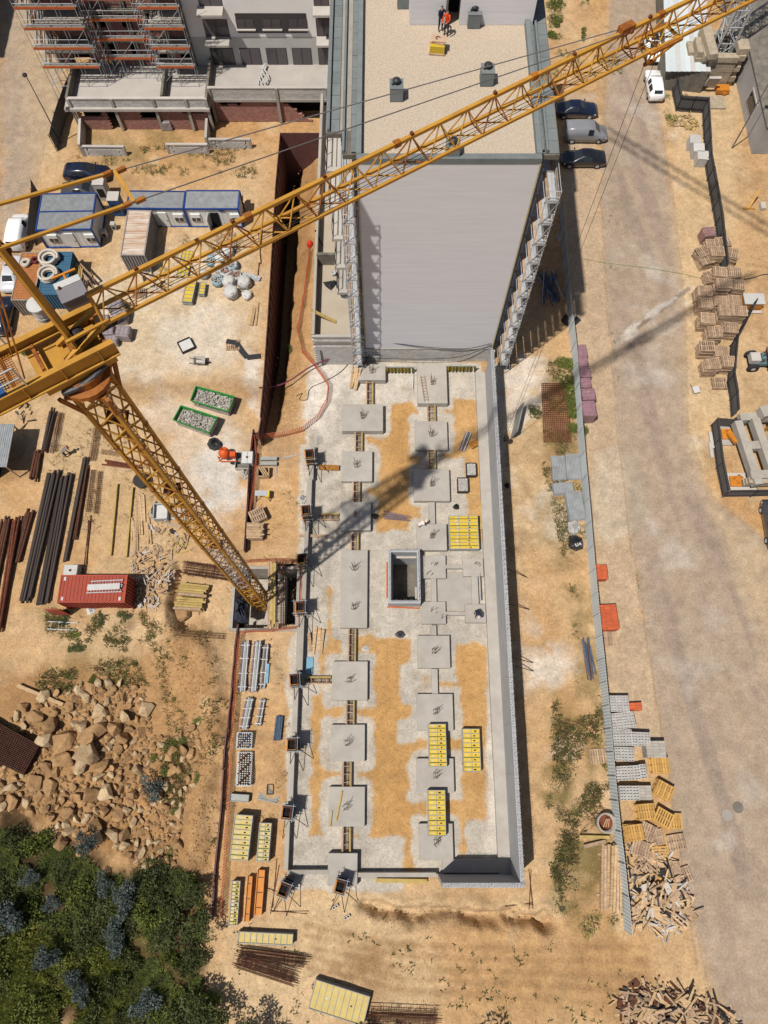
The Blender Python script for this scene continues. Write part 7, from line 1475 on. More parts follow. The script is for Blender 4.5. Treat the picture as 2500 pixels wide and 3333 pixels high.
for i, (u, v, s, k, lab) in enumerate(((945, 1140, .9, 'green', 'green shrub hanging into the trench beside the orange net'), (1850, 1190, 1.2, 'green', 'green shrub at the hoarding by the first brick pallet'), (1865, 1260, 1.3, 'green', 'green shrub over the rusty mesh mat, upper'), (1860, 1330, 1.2, 'green', 'green shrub over the rusty mesh mat, middle'), (1880, 1400, 1.0, 'green', 'green shrub over the rusty mesh mat, lower'), (1880, 1590, .8, 'green', 'green creeper on the corrugated sheets'), (1740, 1340, .7, 'dark', 'small shrub left of the rusty mesh mat'), (1945, 2410, .9, 'green', 'bright green tuft at the hoarding beside the block piles'), (1830, 2540, 1.3, 'dark', 'dark shrub in the weeds below the pale pallet'), (1820, 2640, .9, 'dark', 'low weedy shrub left of the round tub, upper'), (1880, 2630, 1., 'dark', 'low weedy shrub beside the round tub'), (1840, 2850, 1.5, 'dark', 'large weedy shrub left of the long plank stack'), (1820, 2950, 1., 'dark', 'weedy shrub below the large one'), (1930, 3000, 1.1, 'green', 'green shrub below the long plank stack'), (1910, 3030, .9, 'dark', 'dark shrub at the lower end of the weed strip'), (1740, 3240, .35, 'dark', 'tiny dark shrub on the sand at the bottom'), (645, 2350, .6, 'green', 'green shrub at the right rim of the boulders, upper'), (560, 2440, 1., 'green', 'green shrub among the right-hand boulders'), (600, 2410, .7, 'green', 'green shrub beside the right-hand boulders'), (550, 2510, .9, 'green', 'green shrub below the right-hand boulders'), (500, 2470, .7, 'green', 'green shrub left of the right-hand boulders'), (645, 2530, .6, 'green', 'green shrub on the bank edge'), (570, 2640, .5, 'green', 'small green shrub near the bank foot'), (560, 2770, .5, 'green', 'small shrub above the thicket'), (220, 2200, .6, 'green', 'green tuft at the top of the boulder slope, left'), (300, 2210, .6, 'green', 'green tuft at the top of the boulder slope, right'), (240, 2065, .8, 'green', 'green weed beside the grey folded frame'), (250, 2110, .9, 'dark', 'dark weed below the grey folded frame'), (210, 2010, .9, 'dark', 'dark weeds in front of the red container, left'), (330, 2010, .9, 'dark', 'dark weeds in front of the red container, middle'), (400, 2005, .8, 'dark', 'dark weeds in front of the red container, right'), (440, 2160, .4, 'dark', 'small dark weed above the boulders'), (1808, 20, 1.5, 'green', 'green hedge strip beside the tall block at the top, upper'), (1808, 70, 1.4, 'green', 'green hedge strip beside the tall block at the top, middle'), (1800, 120, 1.3, 'green', 'green hedge strip beside the tall block at the top, lower'), (85, 1150, .7, 'green', 'green weed beside the white cabin roof at the left edge'))):
    plant('shrub', lab, u, v, s*(1.25 if u > 1700 and 1100 < v < 1650 else .9 if v > 1650 and u > 1700 else .9), 'weed' if u > 1700 and v > 1500 else k, .55)
def tufts(name, polys, n, m, seed, h=.22, w_=.05, lean=.6, per=5, thr=.04):
    rs = random.Random(seed); b = MB(); k = 0; tr = 0
    while k < n and tr < n*20:
        tr += 1; poly = polys[rs.randrange(len(polys))]; us = [a for a, _ in poly]; vs = [c for _, c in poly]; u, v = rs.uniform(min(us), max(us)), rs.uniform(min(vs), max(vs))
        if not inside(u, v, poly): continue
        p = gp_(u, v)
        if gnoise(p.x, p.y) < thr+rs.uniform(-.05, .05): continue
        for i in range(per):
            a = rs.uniform(0, 6.3); d = V((math.cos(a), math.sin(a), 0)); hh = h*rs.uniform(.5, 1.2); q = p+d*rs.uniform(0, .12); s = V((-d.y, d.x, 0))*w_
            b.add([q-s*.5, q+s*.5, q+d*hh*lean+s*.4+V((0, 0, hh*.7)), q+d*hh*lean*1.5+V((0, 0, hh*.8))], [(0, 1, 2, 3)])
        k += 1
    return kind(b.obj(name, m), 'stuff')
STRIP = [[(1800, 2250), (1985, 2260), (2000, 2500), (2030, 2700), (2000, 3000), (1930, 3080), (1830, 2960), (1770, 2760), (1790, 2500)], [(1780, 1180), (1860, 1170), (1900, 1560), (1920, 1900), (1960, 2250), (1880, 2260), (1850, 1900), (1760, 1500)]]
tufts('weeds', STRIP, 620, M_LGREEN, 11, .24, .05, .6, 4, .05); tufts('weeds', STRIP, 420, M_LDARK, 12, .26, .06, .6, 4, .1); tufts('dry_weeds', STRIP, 1100, M_LDRY, 13, .35, .03)
YG = [[(150, 1985), (500, 1985), (520, 2060), (420, 2120), (150, 2060)], [(60, 2180), (440, 2140), (480, 2230), (100, 2260)], [(250, 480), (850, 470), (830, 580), (250, 560)], [(470, 2020), (700, 2060), (700, 2500), (560, 2420)], [(530, 2400), (640, 2420), (600, 2660), (520, 2600)]]
tufts('weeds', YG, 700, M_LGREEN, 14, .25, .06); tufts('dry_weeds', YG, 1500, M_LDRY, 15, .3, .03); tufts('dry_weeds', [[(550, 730), (800, 730), (780, 820), (560, 860)], [(150, 1330), (600, 1500), (560, 1800), (150, 1750)], [(740, 1500), (990, 1480), (980, 2600), (700, 2980)]], 800, M_LDRY, 16, .2, .03)
tufts('weeds', [[(1780, 160), (2000, 170), (2030, 250), (1800, 255)], [(2140, 240), (2185, 330), (2220, 470), (2190, 470), (2150, 330)], [(2170, 340), (2290, 370), (2290, 390), (2180, 400)], [(1960, 640), (1985, 640), (2040, 1650), (2180, 2500), (2160, 2500), (2015, 1500)], [(1890, 0), (1915, 0), (1905, 110), (1895, 150)]], 420, M_LGREEN, 17, .18, .05)
tufts('weeds', [[(640, 3000), (1650, 3060), (2050, 3080), (1950, 3333), (700, 3333)], [(700, 2200), (780, 2200), (720, 2980), (660, 2980)]], 160, M_LDARK, 18, .2, .06)
tufts('undergrowth', [BREG], 3600, M_LGREEN, 19, .35, .09, .8, 6, -.03); tufts('undergrowth', [BREG], 3400, M_LDARK, 20, .38, .1, .8, 6, -.05); tufts('undergrowth', [[(-20, 3020), (200, 3060), (420, 3120), (380, 3333), (-20, 3333)]], 4200, M_LYEL, 21, .5, .09, .7, 6, -.08)
tufts('dry_undergrowth', [[(330, 2850), (480, 3060), (440, 3260), (340, 3060)], BREG], 1500, M_LDRY, 22, .4, .04)
# ---------------------------------------------------------------- skips, bags, mixer and other small things
M_SKIP = mat('green_skip', S(44, 150, 62), .55, .3, 2, 0, S(70, 120, 70)); M_RUB = mat('pale_rubble', S(214, 206, 196), .95, .5, 4, .02, S(160, 152, 144))
def skip(label, c4, h, seed, back=None):
    P = [G(u, v, h) for u, v in c4]; c = sum(P, V())/4; c.z = 0; t = thing('skip', label, 'skip', c)
    for i in range(4):
        a, b_ = P[i], P[(i+1) % 4]; a0, b0 = c.lerp(V((a.x, a.y, 0)), .82), c.lerp(V((b_.x, b_.y, 0)), .82); b = MB(); o = ((a+b_)/2-c); o.z = 0; o = o.normalized()*.05
        b.add([a0, b0, b_, a, a0-o, b0-o, b_-o, a-o], BOXF); b.obj('side', M_SKIP if i != back else M_DSTEEL, t); bar('rim', a, b_, .1, M_SKIP, t)
    b = MB(); rs = random.Random(seed); b.prism([c.lerp(V((p.x, p.y, 0)), .93) for p in P], .1, h-.4); b.obj('fill', M_RUB, t)
    b = MB()
    for k in range(260):
        f, g = rs.random(), rs.random(); p = P[0].lerp(P[1], f).lerp(P[3].lerp(P[2], f), g); p = c.lerp(V((p.x, p.y, 0)), .92); s = rs.uniform(.06, .22); b.box((p.x, p.y, h-.4+rs.uniform(0, .28)*(1-abs(f-.5))), (s, s*rs.uniform(.5, 1), s*.5), rs.uniform(0, 6), None, rs.uniform(-.6, .6), rs.uniform(-.6, .6))
    kind(b.obj('rubble', M_RUB, t), 'stuff')
skip('open skip of grey rubble with a dusty green rim, upper one', ((620, 1303), (743, 1339), (762, 1290), (638, 1257)), 1.2, 1); skip('bright green skip of pale rubble, lower one', ((564, 1366), (681, 1409), (707, 1358), (589, 1320)), 1.2, 2)
M_MIX = mat('mixer_orange', S(240, 100, 34), .5, .2, 3)
p = g_(742, 1492); t = thing('concrete_mixer', 'orange concrete mixer with wheels beside the caged water tank', 'mixer', p)
m = MB(); m.lathe((0, 0, 0), [(.18, -.55), (.42, -.3), (.52, 0), (.5, .2), (.3, .5), (.24, .52), (.2, .3)], 16, T4((p.x-.15, p.y+.1, p.z+.95), 0, R(-35))); m.obj('drum', M_MIX, t, True)
blk('motor_box', (p.x+.62, p.y, p.z+.85), (.5, .45, .5), M_MIX, t)
for s in (-1, 1): bar('frame_rail', (p.x-.75, p.y-.28+s*.18, p.z+.45), (p.x+.9, p.y-.28+s*.18, p.z+.45), .07, M_MIX, t)
for x in (-.7, .75): bar('leg', (p.x+x, p.y-.2, p.z), (p.x+x, p.y-.2, p.z+.9), .08, M_MIX, t)
for x in (.55, .9): m = MB(); m.lathe((0, 0, 0), [(.12, -.07), (.25, -.06), (.25, .06), (.12, .07)], 12, T4((p.x+x, p.y-.55, p.z+.25), 0, R(90))); m.obj('wheel', M_RUBBER, t)
BAGM = []
def bag_mesh(seed, open_):
    rs = random.Random(seed); b = MB(); n = 10; prof = [(.42, 0), (.52, .12), (.55, .45), (.5, .75), (.36, .86)] if not open_ else [(.42, 0), (.54, .15), (.56, .5), (.5, .8), (.46, .78), (.4, .55)]
    vs = [(r*math.cos(i*6.283/n)*rs.uniform(.86, 1.12), r*math.sin(i*6.283/n)*rs.uniform(.86, 1.12), z*rs.uniform(.9, 1.08)) for r, z in prof for i in range(n)]+[(0, 0, prof[-1][1]+.02)]
    k = len(prof); fs = [(j*n+i, j*n+(i+1) % n, (j+1)*n+(i+1) % n, (j+1)*n+i) for j in range(k-1) for i in range(n)]+[((k-1)*n+i, (k-1)*n+(i+1) % n, k*n) for i in range(n)]
    b.add(vs, fs)
    return b
M_BAGF = {'w': M_WHITE, 'r': mat('red_grey_rubble', S(180, 140, 124), .95, .6, 6), 'b': mat('blue_white_bag', S(190, 208, 216), .7, .4, 4, .01, S(130, 170, 190))}
for i, (u, v, s, k, lab) in enumerate(((700, 838, 1.2, 'b', 'blue-tinged big bag at the upper left of the group'), (745, 825, 1.1, 'w', 'white big bag at the top right of the group'), (722, 850, 1.1, 'w', 'white big bag in the upper middle of the group'), (690, 860, .9, 'b', 'small blue-tinged bag at the left of the group'), (758, 872, 1.2, 'b', 'bright blue-lined bag at the right of the group'), (718, 880, 1., 'w', 'white bag in the centre of the group'), (738, 895, 1.1, 'r', 'bag of red-grey rubble, upper of two'), (772, 905, 1., 'r', 'bag of red-grey rubble, lower of two'), (710, 922, 1.1, 'b', 'bag of pale scraps left of the lower row'), (748, 925, 1.2, 'w', 'bag of grey scraps in the lower row'), (798, 928, 1.3, 'w', 'large open white bag at the right of the group'), (755, 960, 1.35, 'w', 'large tied white bag at the bottom of the group'), (805, 965, 1.0, 'w', 'flattened white bag at the bottom right of the group'), (665, 900, 1., 'w', 'lone white bag under the jib'))):
    p = g_(u, v); t = thing('big_bag', lab, 'bag', p, rnd.uniform(0, 6)); b = bag_mesh(i, k != 'w'); me = b.mesh('sack', M_BAGF['b' if k == 'b' else 'w'], True); o = link('sack', me, t, True); o.scale = (s, s, s*(.6 if 'flattened' in lab else .9))
    b = MB()
    for q in range(14): b.box((rnd.uniform(-.32, .32)*s, rnd.uniform(-.32, .32)*s, .68*s*(.6 if 'flattened' in lab else .9)+rnd.uniform(0, .1)), (.18, .14, .1), rnd.uniform(0, 6), None, rnd.uniform(-.5, .5))
    if k != 'w': kind(b.obj('rubble', M_BAGF[k] if k == 'r' else M_RUB, t, False, True), 'stuff')
    for a in (.6, 2.2, 3.8, 5.3): b = MB(); b.path([(s*.4*math.cos(a), s*.4*math.sin(a), .72*s), (s*.5*math.cos(a+.2), s*.5*math.sin(a+.2), .9*s), (s*.42*math.cos(a+.45), s*.42*math.sin(a+.45), .72*s)], .025, 4); b.obj('loop', M_WHITE, t, False, True)
# debris heaps: boards and off-cuts
DB = {m.name: [MB().box((0, 0, 0), d).mesh('scrap_board', m) for d in ((1.3, .16, .04), (1.9, .12, .05), (.8, .2, .03), (1., .1, .08), (.7, .45, .02))] for m in (M_WOODG, M_WOOD, M_LIGHT, M_DSTEEL, M_RUST, M_WOODY)}
def heap(label, poly, n, hgt, mats, seed, sc=1., group='x'):
    b = MB(); rs = random.Random(seed); k = 0; c = (sum(a for a, _ in poly)/len(poly), sum(b for _, b in poly)/len(poly)); us = [a for a, _ in poly]; vs = [b for _, b in poly]
    while k < n:
        u, v = rs.uniform(min(us), max(us)), rs.uniform(min(vs), max(vs))
        if not inside(u, v, poly): continue
        f = max(abs(u-c[0])/(max(us)-min(us)), abs(v-c[1])/(max(vs)-min(vs)))*2; p = gp_(u, v); m = mats[rs.randrange(len(mats))]
        M = Matrix.Translation((p.x, p.y, p.z+.06+rs.random()*hgt*max(.1, 1-f))) @ T4((0, 0, 0), rs.uniform(0, 6.3), rs.uniform(-.5, .5), rs.uniform(-.35, .35)) @ Matrix.Diagonal((sc*rs.uniform(.6, 1.2), sc, 1, 1)); q = DB[m.name][rs.randrange(5)]
        if k % 7 < 2 or n < 30: o = bpy.data.objects.new('scrap_board', q); COL.objects.link(o); o.matrix_basis = M; tag(o, label, 'scrap wood', group)
        else: b.cur = mats.index(m); b.add([M @ v.co for v in q.vertices], BOXF)
        k += 1
    if b.v: kind(b.obj('scrap_wood', mats), 'stuff')
heap('scrap board in the debris heap beyond the red container', [(430, 1800), (500, 1770), (560, 1800), (575, 1880), (520, 1960), (530, 1990), (440, 1990), (430, 1930)], 190, .9, [M_WOODG, M_WOODG, M_WOOD, M_LIGHT], 1, .6, 'scrap boards beyond the red container')
heap('scrap stick in the small heap above the red container debris', [(560, 1760), (600, 1735), (625, 1765), (600, 1800), (565, 1795)], 26, .3, [M_WOODG, M_WOODY], 5, .7, 'scrap sticks above the debris heap')
heap('scrap board in the long debris heap outside the lower hoarding', [(2040, 2760), (2110, 2740), (2190, 2800), (2240, 2920), (2260, 2990), (2200, 3030), (2050, 3020)], 300, 1.1, [M_WOODG, M_WOOD, M_WOODG, M_WOOD, M_LIGHT, M_WOODG, M_DSTEEL], 2, 1., 'scrap boards outside the lower hoarding')
heap('scrap board in the heap at the bottom right edge', [(2010, 3240), (2060, 3200), (2200, 3220), (2340, 3260), (2420, 3340), (2030, 3340)], 230, .8, [M_WOODG, M_WOOD, M_WOODG, M_WOOD, M_DSTEEL, M_RUST], 3, 1.1, 'scrap boards at the bottom right edge')
heap('splintered stick in the wood pile by the ballast blocks', [(2170, 385), (2240, 365), (2280, 400), (2270, 425), (2180, 415)], 45, .3, [M_WOODY, M_WOOD], 6, .7, 'sticks by the ballast blocks'); heap('scaffold scrap under the jib foot', [(455, 890), (540, 870), (565, 920), (500, 945), (465, 935)], 34, .3, [M_DSTEEL, M_LIGHT, M_WOODY], 7, .6, 'scrap under the jib foot'); heap('loose board on the ground under the mast', [(470, 1660), (530, 1640), (620, 1690), (600, 1740), (480, 1730)], 26, .2, [M_LIGHT, M_WOODG, M_DSTEEL], 8, .8, 'loose boards under the mast')
heap('white painted board beside the long debris heap', [(2135, 3010), (2215, 3015), (2215, 3050), (2130, 3045)], 8, .1, [M_LIGHT], 9, 1., 'white boards beside the debris heap')
# shed roof at the left edge
t = thing('metal_roof_shed', 'open shed with corrugated grey roof at the left edge', 'shed', G(0, 1450)); a, b_ = G(-60, 1520, 2.6), G(48, 1380, 2.6)
n = 24
for k in range(n): blk('roof_rib', (a.x+(b_.x-a.x)*(k+.5)/n, (a.y+b_.y)/2, 2.6+.03*(k % 2)), ((b_.x-a.x)/n*1.02, b_.y-a.y, .03), M_ROOFC, t)
for x in (a.x+.2, b_.x-.15):
    for y in (a.y+.1, b_.y-.1): bar('post', (x, y, 0), (x, y, 2.55), .1, M_WOODG, t)
bar('beam', (b_.x-.1, a.y, 2.5), (b_.x-.1, b_.y, 2.5), .1, M_WOODG, t); blk('back_wall', (a.x+.2, (a.y+b_.y)/2, 1.2), (.1, b_.y-a.y, 2.4), M_DARK, t)
heap('dark timber scrap beside the open shed', [(50, 1300), (110, 1300), (110, 1400), (60, 1400)], 14, .3, [M_WOOD, M_DSTEEL], 10, .8, 'scrap beside the shed')
# assorted
def openbox(name, label, cat, p, rz, w_, d, h, m, fill=None, hf=.5):
    t = thing(name, label, cat, p, rz); M = T4(p, rz)
    for c, s in (((0, d/2, h/2), (w_, .06, h)), ((0, -d/2, h/2), (w_, .06, h)), ((w_/2, 0, h/2), (.06, d-.06, h)), ((-w_/2, 0, h/2), (.06, d-.06, h))): place('side', unit('box', m), M @ T4(c) @ Matrix.Diagonal((s[0], s[1], s[2], 1)), t)
    place('floor', unit('box', fill or m), M @ T4((0, 0, h*hf)) @ Matrix.Diagonal((w_-.08, d-.08, .05, 1)), t); return t
openbox('sand_box', 'square open box of white sand on the dusty yard', 'box', g_(608, 1128), .5, 1.3, 1.25, .4, M_DSTEEL, M_WHITE); t = openbox('open_crate', 'open timber crate with crossed boards below the grey beams', 'crate', g_(861, 1544), 0, .95, .85, .7, M_WOOD, M_DARK, .1)
p = g_(861, 1544)
for k in range(3): bar('cross_board', p+V((-.4+.2*k, .38, .7)), p+V((.1+.2*k, -.38, .72)), .1, M_WOOD, t, .04)
for x, y in ((-.1, 0), (.1, .03)): plank_thing('beam', 'grey plastic-wrapped beam pair beside the orange net' if x < 0 else 'second grey beam of the pair beside the orange net', g_(850, 1505+x*80)+V((0, 0, .3)), g_(903, 1505+x*80)+V((0, 0, .3)), .32, .25, M_FGREY, 'beam')
openbox('trough', 'pale mixing trough under the caged water tank by the mixer', 'trough', g_(800, 1500)-V((.1, .1, 0)), 0, 1.5, 1.6, .45, M_LIGHT, M_CONCD, .2)
p = g_(465, 1570); t = thing('round_tank', 'dark round tank lying under the mast', 'tank', p); m = MB(); m.lathe(p, [(.62, 0), (.68, .6), (.6, .6), (.5, .1)], 18); m.obj('tub', M_BLACK, t, True); m = MB(); m.lathe(p+V((0, 0, .6)), [(.66, 0), (.7, .03), (.66, .05)], 18); m.obj('rim', M_DSTEEL, t)
openbox('metal_box', 'pale open metal box under the mast beside the stacked shelves', 'box', g_(530, 1672), .05, 1.2, 1.4, .8, M_STEEL, M_WHITE)
for k in range(9):
    if k == 0: t = thing('grille_stack', 'stack of steel grilles under the mast', 'grilles', g_(580, 1678))
    p = g_(560, 1660+k*4); q = g_(606, 1664+k*4); bar('bar', p+V((0, 0, .35)), q+V((0, 0, .35)), .05, M_STEEL, t)
p = g_(862, 1615); t = thing('saw_bench', 'yellow saw bench on thin legs beside the low maroon fence', 'saw bench', p); blk('table', p+V((-.2, 0, .8)), (1.1, .5, .06), M_STEEL, t); blk('motor', p+V((.35, -.05, .65)), (.35, .6, .35), M_FYEL, t)
for x in (-.7, .5):
    for y in (-.4, .4): bar('leg', p+V((x, y*1.2, 0)), p+V((x*.8, y*.6, .8)), .06, M_DSTEEL, t)
openbox('pallet_box', 'broken timber crate heap below the askew pallets', 'crate', g_(833, 1736), 0, 1.4, 1.3, .8, M_WOODG, M_WOOD, .9); 
for k in range(8): plank_thing('plank', 'loose board on the broken crate heap, %s' % ('topmost', 'second', 'third', 'fourth', 'fifth', 'sixth', 'seventh', 'lowest')[k], g_(808, 1712+k*6)+V((0, 0, .85+.02*k)), g_(858+rnd.randint(-8, 8), 1714+k*6)+V((0, 0, .85+.02*k)), .13, .03, M_WOOD if k % 2 else M_WOODG)
for (c, sx, hh, lab) in (((698, 1445), 26, .45, 'crumpled black plastic heap below the green skip'), ((1875, 1765), 30, .5, 'crumpled black plastic weighed with a white slab'), ((1868, 1718), 26, .5, 'heap of white foam sacks under the corrugated sheets'), ((1865, 727+5), 34, .3, 'x'), ((985, 1625), 20, .35, 'crumpled white sheet beside the left column shutter'), ((1864, 0), 1, .1, 'x'), ((800, 1545), 22, .6, 'grey cloth bundle beside the caged water tank'), ((1857, 1042), 30, .3, 'black sheet with a white board beside the hoarding in the shade'), ((1222, 1680), 12, .35, 'black sack lying beside the shadowed slab'), ((1825, 770), 18, .5, 'white-lined open bag in the shade of the block'), ((1302, 2065), 16, .05, 'dark flat sheet lying near the lift pit'), ((1485, 1650), 12, .3, 'black sack beside the wire baskets'), ((1650, 1580), 10, .3, 'black sack hanging outside the right wall'), ((560, 1985-70), 0, 0, 'x'), ((295, 1985), 18, .2, 'white plaster heap in front of the red container'), ((1190, 2110), 12, .1, 'white spilled plaster by the formwork'), ((1390, 1170), 0, 0, 'x')):
    if lab == 'x': continue
    m = M_WHITE if 'white' in lab and 'black' not in lab else M_BLACK if 'grey' not in lab else M_LIGHT; rs = random.Random(c[0]); pts = [g_(c[0]+sx*math.cos(a)*rs.uniform(.7, 1.2), c[1]+sx*.9*math.sin(a)*rs.uniform(.7, 1.2)) for a in np.linspace(0, 5.5, 8)]
    crumple('plastic_sheet' if hh < .35 else 'sack_heap', lab, 'sheet' if hh < .35 else 'sacks', pts, hh, m, seed=c[1])
plank_thing('slab_piece', 'white slab weighing down the black plastic by the hoarding', g_(1868, 1780)+V((0, 0, .5)), g_(1885, 1772)+V((0, 0, .5)), .3, .06, M_WHITE, 'slab'); plank_thing('board', 'white board on the black sheet in the shade', g_(1862, 1050)+V((0, 0, .4)), g_(1870, 1030)+V((0, 0, .4)), .16, .04, M_WHITE, 'board')
# black ribbon sheet on the yard
m = MB(); pts = [g_(*q)+V((0, 0, .1)) for q in ((738, 1112), (770, 1118), (788, 1145), (805, 1165), (848, 1160))]
for a, b_ in zip(pts, pts[1:]): m.beam(a, b_, .5, .12)
tag(m.obj('plastic_strip', M_BLACK), 'black plastic strip trailing towards the trench', 'plastic strip')
p = g_(655, 1182); t = thing('wheelbarrow', 'wheelbarrow tipped beside the white sand box', 'wheelbarrow', p); b = MB(); b.add([p+V(q) for q in ((-.4, -.3, .3), (.35, -.3, .3), (.35, .3, .3), (-.4, .3, .3), (-.55, -.42, .62), (.5, -.42, .6), (.5, .42, .6), (-.55, .42, .62))], BOXF[2:]+[BOXF[0]]); b.obj('tray', M_LIGHT, t); m = MB(); m.lathe((0, 0, 0), [(.08, -.05), (.2, -.04), (.2, .04), (.08, .05)], 12, T4(p+V((.7, 0, .2)), 0, R(90))); m.obj('wheel', M_RUBBER, t)
for s in (-1, 1): bar('handle', p+V((.6, s*.12, .25)), p+V((-1.0, s*.3, .5)), .05, M_DSTEEL, t)
# corrugated sheets by the hoarding
for lab, c4, n in (('pile of pale corrugated sheets against the hoarding, upper left', ((1792, 1487), (1836, 1487), (1842, 1565), (1796, 1565)), 5), ('pile of grey corrugated sheets against the hoarding, upper right', ((1836, 1482), (1882, 1482), (1890, 1560), (1845, 1562)), 6), ('stack of pale corrugated sheets crossing below the upper ones', ((1795, 1580), (1858, 1574), (1866, 1606), (1798, 1614)), 8), ('strapped stack of pale corrugated sheets above the foam sacks', ((1839, 1610), (1890, 1606), (1898, 1694), (1842, 1698)), 12)):
    P = [g_(*q) for q in c4]; c = sum(P, V())/4; w_, d = (P[1]-P[0]).length, (P[3]-P[0]).length; e = P[1]-P[0]; rz = math.atan2(e.y, e.x); t = thing('sheet_stack', lab, 'sheets', c, rz)
    for k in range(n):
        b = corrug(w_, d, .02, .13); me = b.mesh('corrugated_sheet', M_ROOFC); place('corrugated_sheet', me, T4(c+V((0, 0, .06+k*.05)), rz) @ T4((rnd.uniform(-.03, .03), d/2+rnd.uniform(-.04, .04), 0)) @ Matrix.Rotation(R(-90), 4, 'X') @ Matrix.Scale(-1, 4, (0, 0, 1)), t)
p = g_(1967, 2676); t = thing('round_tub', 'round concrete tub with rusty mesh beside the lower hoarding', 'tub', p); m = MB(); m.lathe(p, [(.7, 0), (.75, .8), (.63, .8), (.58, .2)], 20); m.obj('ring', M_CONC, t, True); m = MB(); m.lathe(p+V((0, 0, .2)), [(.6, 0), (.58, .02)], 16); m.obj('bottom', M_RUSTR, t)
for k in range(3): bar('stick', p+V((-.2+.2*k, -.3, .3)), p+V((.1*k, .3, .7)), .05, M_WOOD, t)
for i, (u, v) in enumerate(((2367, 2652), (2402, 2627))):
    p = g_(u, v); t = thing('manhole', 'round manhole cover in the road, '+('left and pale' if i == 0 else 'right, ringed by scraps'), 'manhole cover', p); m = MB(); m.lathe(p, [(.42, -.05), (.42, .03), (.34, .03), (.34, .02)], 20); m.obj('cover', M_CONC if i == 0 else M_CONCD, t)
for i, (u0, v0, u1, v1) in enumerate(((1519, 1505, 1550, 1548), (1490, 1553, 1524, 1600))):
    c, w_, d = pxrect(u0, v0, u1, v1, .5); t = openbox('wire_basket', 'wire basket of clamps on the lean concrete, '+('upper' if i == 0 else 'lower')+' of two', 'basket', c, 0, w_*.95, d*.95, .5, M_DSTEEL, M_RUB, .75)
    b = MB(); 
    for k in range(50): b.box((c.x+rnd.uniform(-.4, .4)*w_, c.y+rnd.uniform(-.4, .4)*d, .42+rnd.uniform(0, .1)), (.12, .05, .05), rnd.uniform(0, 6))
    kind(b.obj('clamps', M_STEEL, t), 'stuff')
c, w_, d = pxrect(868, 2553, 890, 2585, .5); openbox('wire_basket', 'small wire basket on the sand under the loose tubes', 'basket', c, 0, w_, d, .5, M_DSTEEL, M_CONCD, .75)
for i, (u0, v0, u1, v1) in enumerate(((768, 2384, 820, 2436), (767, 2448, 820, 2558))):
    c, w_, d = pxrect(u0, v0, u1, v1, .9); t = thing('prop_crate', 'lattice crate packed with props standing on end, '+('upper small' if i == 0 else 'lower large')+' one', 'crate', c); nx, ny = max(3, int(w_/.16)), max(3, int(d/.16)); b = MB(); b2 = MB()
    for x in range(nx):
        for y in range(ny): (b if (x*7+y*3) % 5 else b2).tube((c.x-w_/2+(x+.5)*w_/nx, c.y-d/2+(y+.5)*d/ny, .05), (c.x-w_/2+(x+.5)*w_/nx+.01, c.y-d/2+(y+.5)*d/ny, .85+rnd.uniform(0, .06)), .055, 5)
    kind(b.obj('props', M_WHITE, t), 'stuff'); kind(b2.obj('props', M_RUSTR if i else M_CBLUE, t), 'stuff')
    for z in (.1, .5, .8):
        for s in (-1, 1): bar('rail', (c.x-w_/2, c.y+s*d/2, z), (c.x+w_/2, c.y+s*d/2, z), .05, M_STEEL, t); bar('rail', (c.x+s*w_/2, c.y-d/2, z), (c.x+s*w_/2, c.y+d/2, z), .05, M_STEEL, t)
# yellow crate and insulation on the roof
p = G(1423, 165, ZR); t = thing('roof_crate', 'yellow crate with pale insulation boards on the gravel roof', 'crate', (p.x, p.y, ZR)); blk('crate', p+V((0, 0, .35)), (1.0, .8, .5), M_FYEL, t, -.1); blk('pallet', p+V((0, 0, .06)), (1.1, .9, .1), M_WOODG, t, -.1)
for k in range(3): blk('insulation_board', p+V((.05*k, .12, .64+.07*k)), (.95, .6, .06), mat('pale_pink_board', S(226, 190, 160), .9), t, .1*k-.3)
m = MB(); m.path([p+V((.15*math.cos(a), .12+.12*math.sin(a), .85)) for a in np.linspace(0, 4.6, 9)], .025, 5); m.obj('strap', M_DSTEEL, t)
# little dumper at the right edge
p = g_(2465, 1185); t = thing('site_dumper', 'faded red and blue site dumper on the pale earth at the right edge', 'dumper', p); blk('chassis', p+V((.4, 0, .7)), (2.8, 1.0, .35), mat('faded_blue', S(110, 140, 146), .7, .4, 3), t); b = MB(); b.add([p+V(q) for q in ((.4, -.7, .9), (2.2, -.7, .9), (2.2, .7, .9), (.4, .7, .9), (.2, -.9, 1.7), (2.6, -.9, 1.7), (2.6, .9, 1.7), (.2, .9, 1.7))], BOXF); b.obj('skip', mat('faded_red', S(190, 112, 96), .7, .4, 3), t)
blk('bonnet', p+V((-.8, 0, 1.1)), (.9, .9, .6), M_LIGHT, t); blk('seat', p+V((-.1, 0, 1.25)), (.4, .7, .5), mat('faded_blue', (.2, .3, .3)), t); rod('steering_column', p+V((-.25, 0, 1.2)), p+V((-.05, 0, 1.8)), .04, M_DSTEEL, t)
for x in (-.8, 1.2):
    for s in (-1, 1): m = MB(); m.lathe((0, 0, 0), [(.2, -.17), (.5, -.15), (.55, -.08), (.55, .08), (.5, .15), (.2, .17)], 16, T4(p+V((x, s*.75, .55)), 0, R(90))); w_ = m.obj('wheel', M_RUBBER, t, True); m = MB(); m.lathe((0, 0, 0), [(.22, -.02), (.2, .02), (.05, .04)], 10, T4(p+V((x, s*.92, .55)), 0, R(-90)*s)); m.obj('rim', M_LIGHT, w_)
blk('white_lid', (0, 0, 0), (.01, .01, .01), M_WHITE, t); bpy.data.objects.remove(bpy.data.objects['white_lid'])
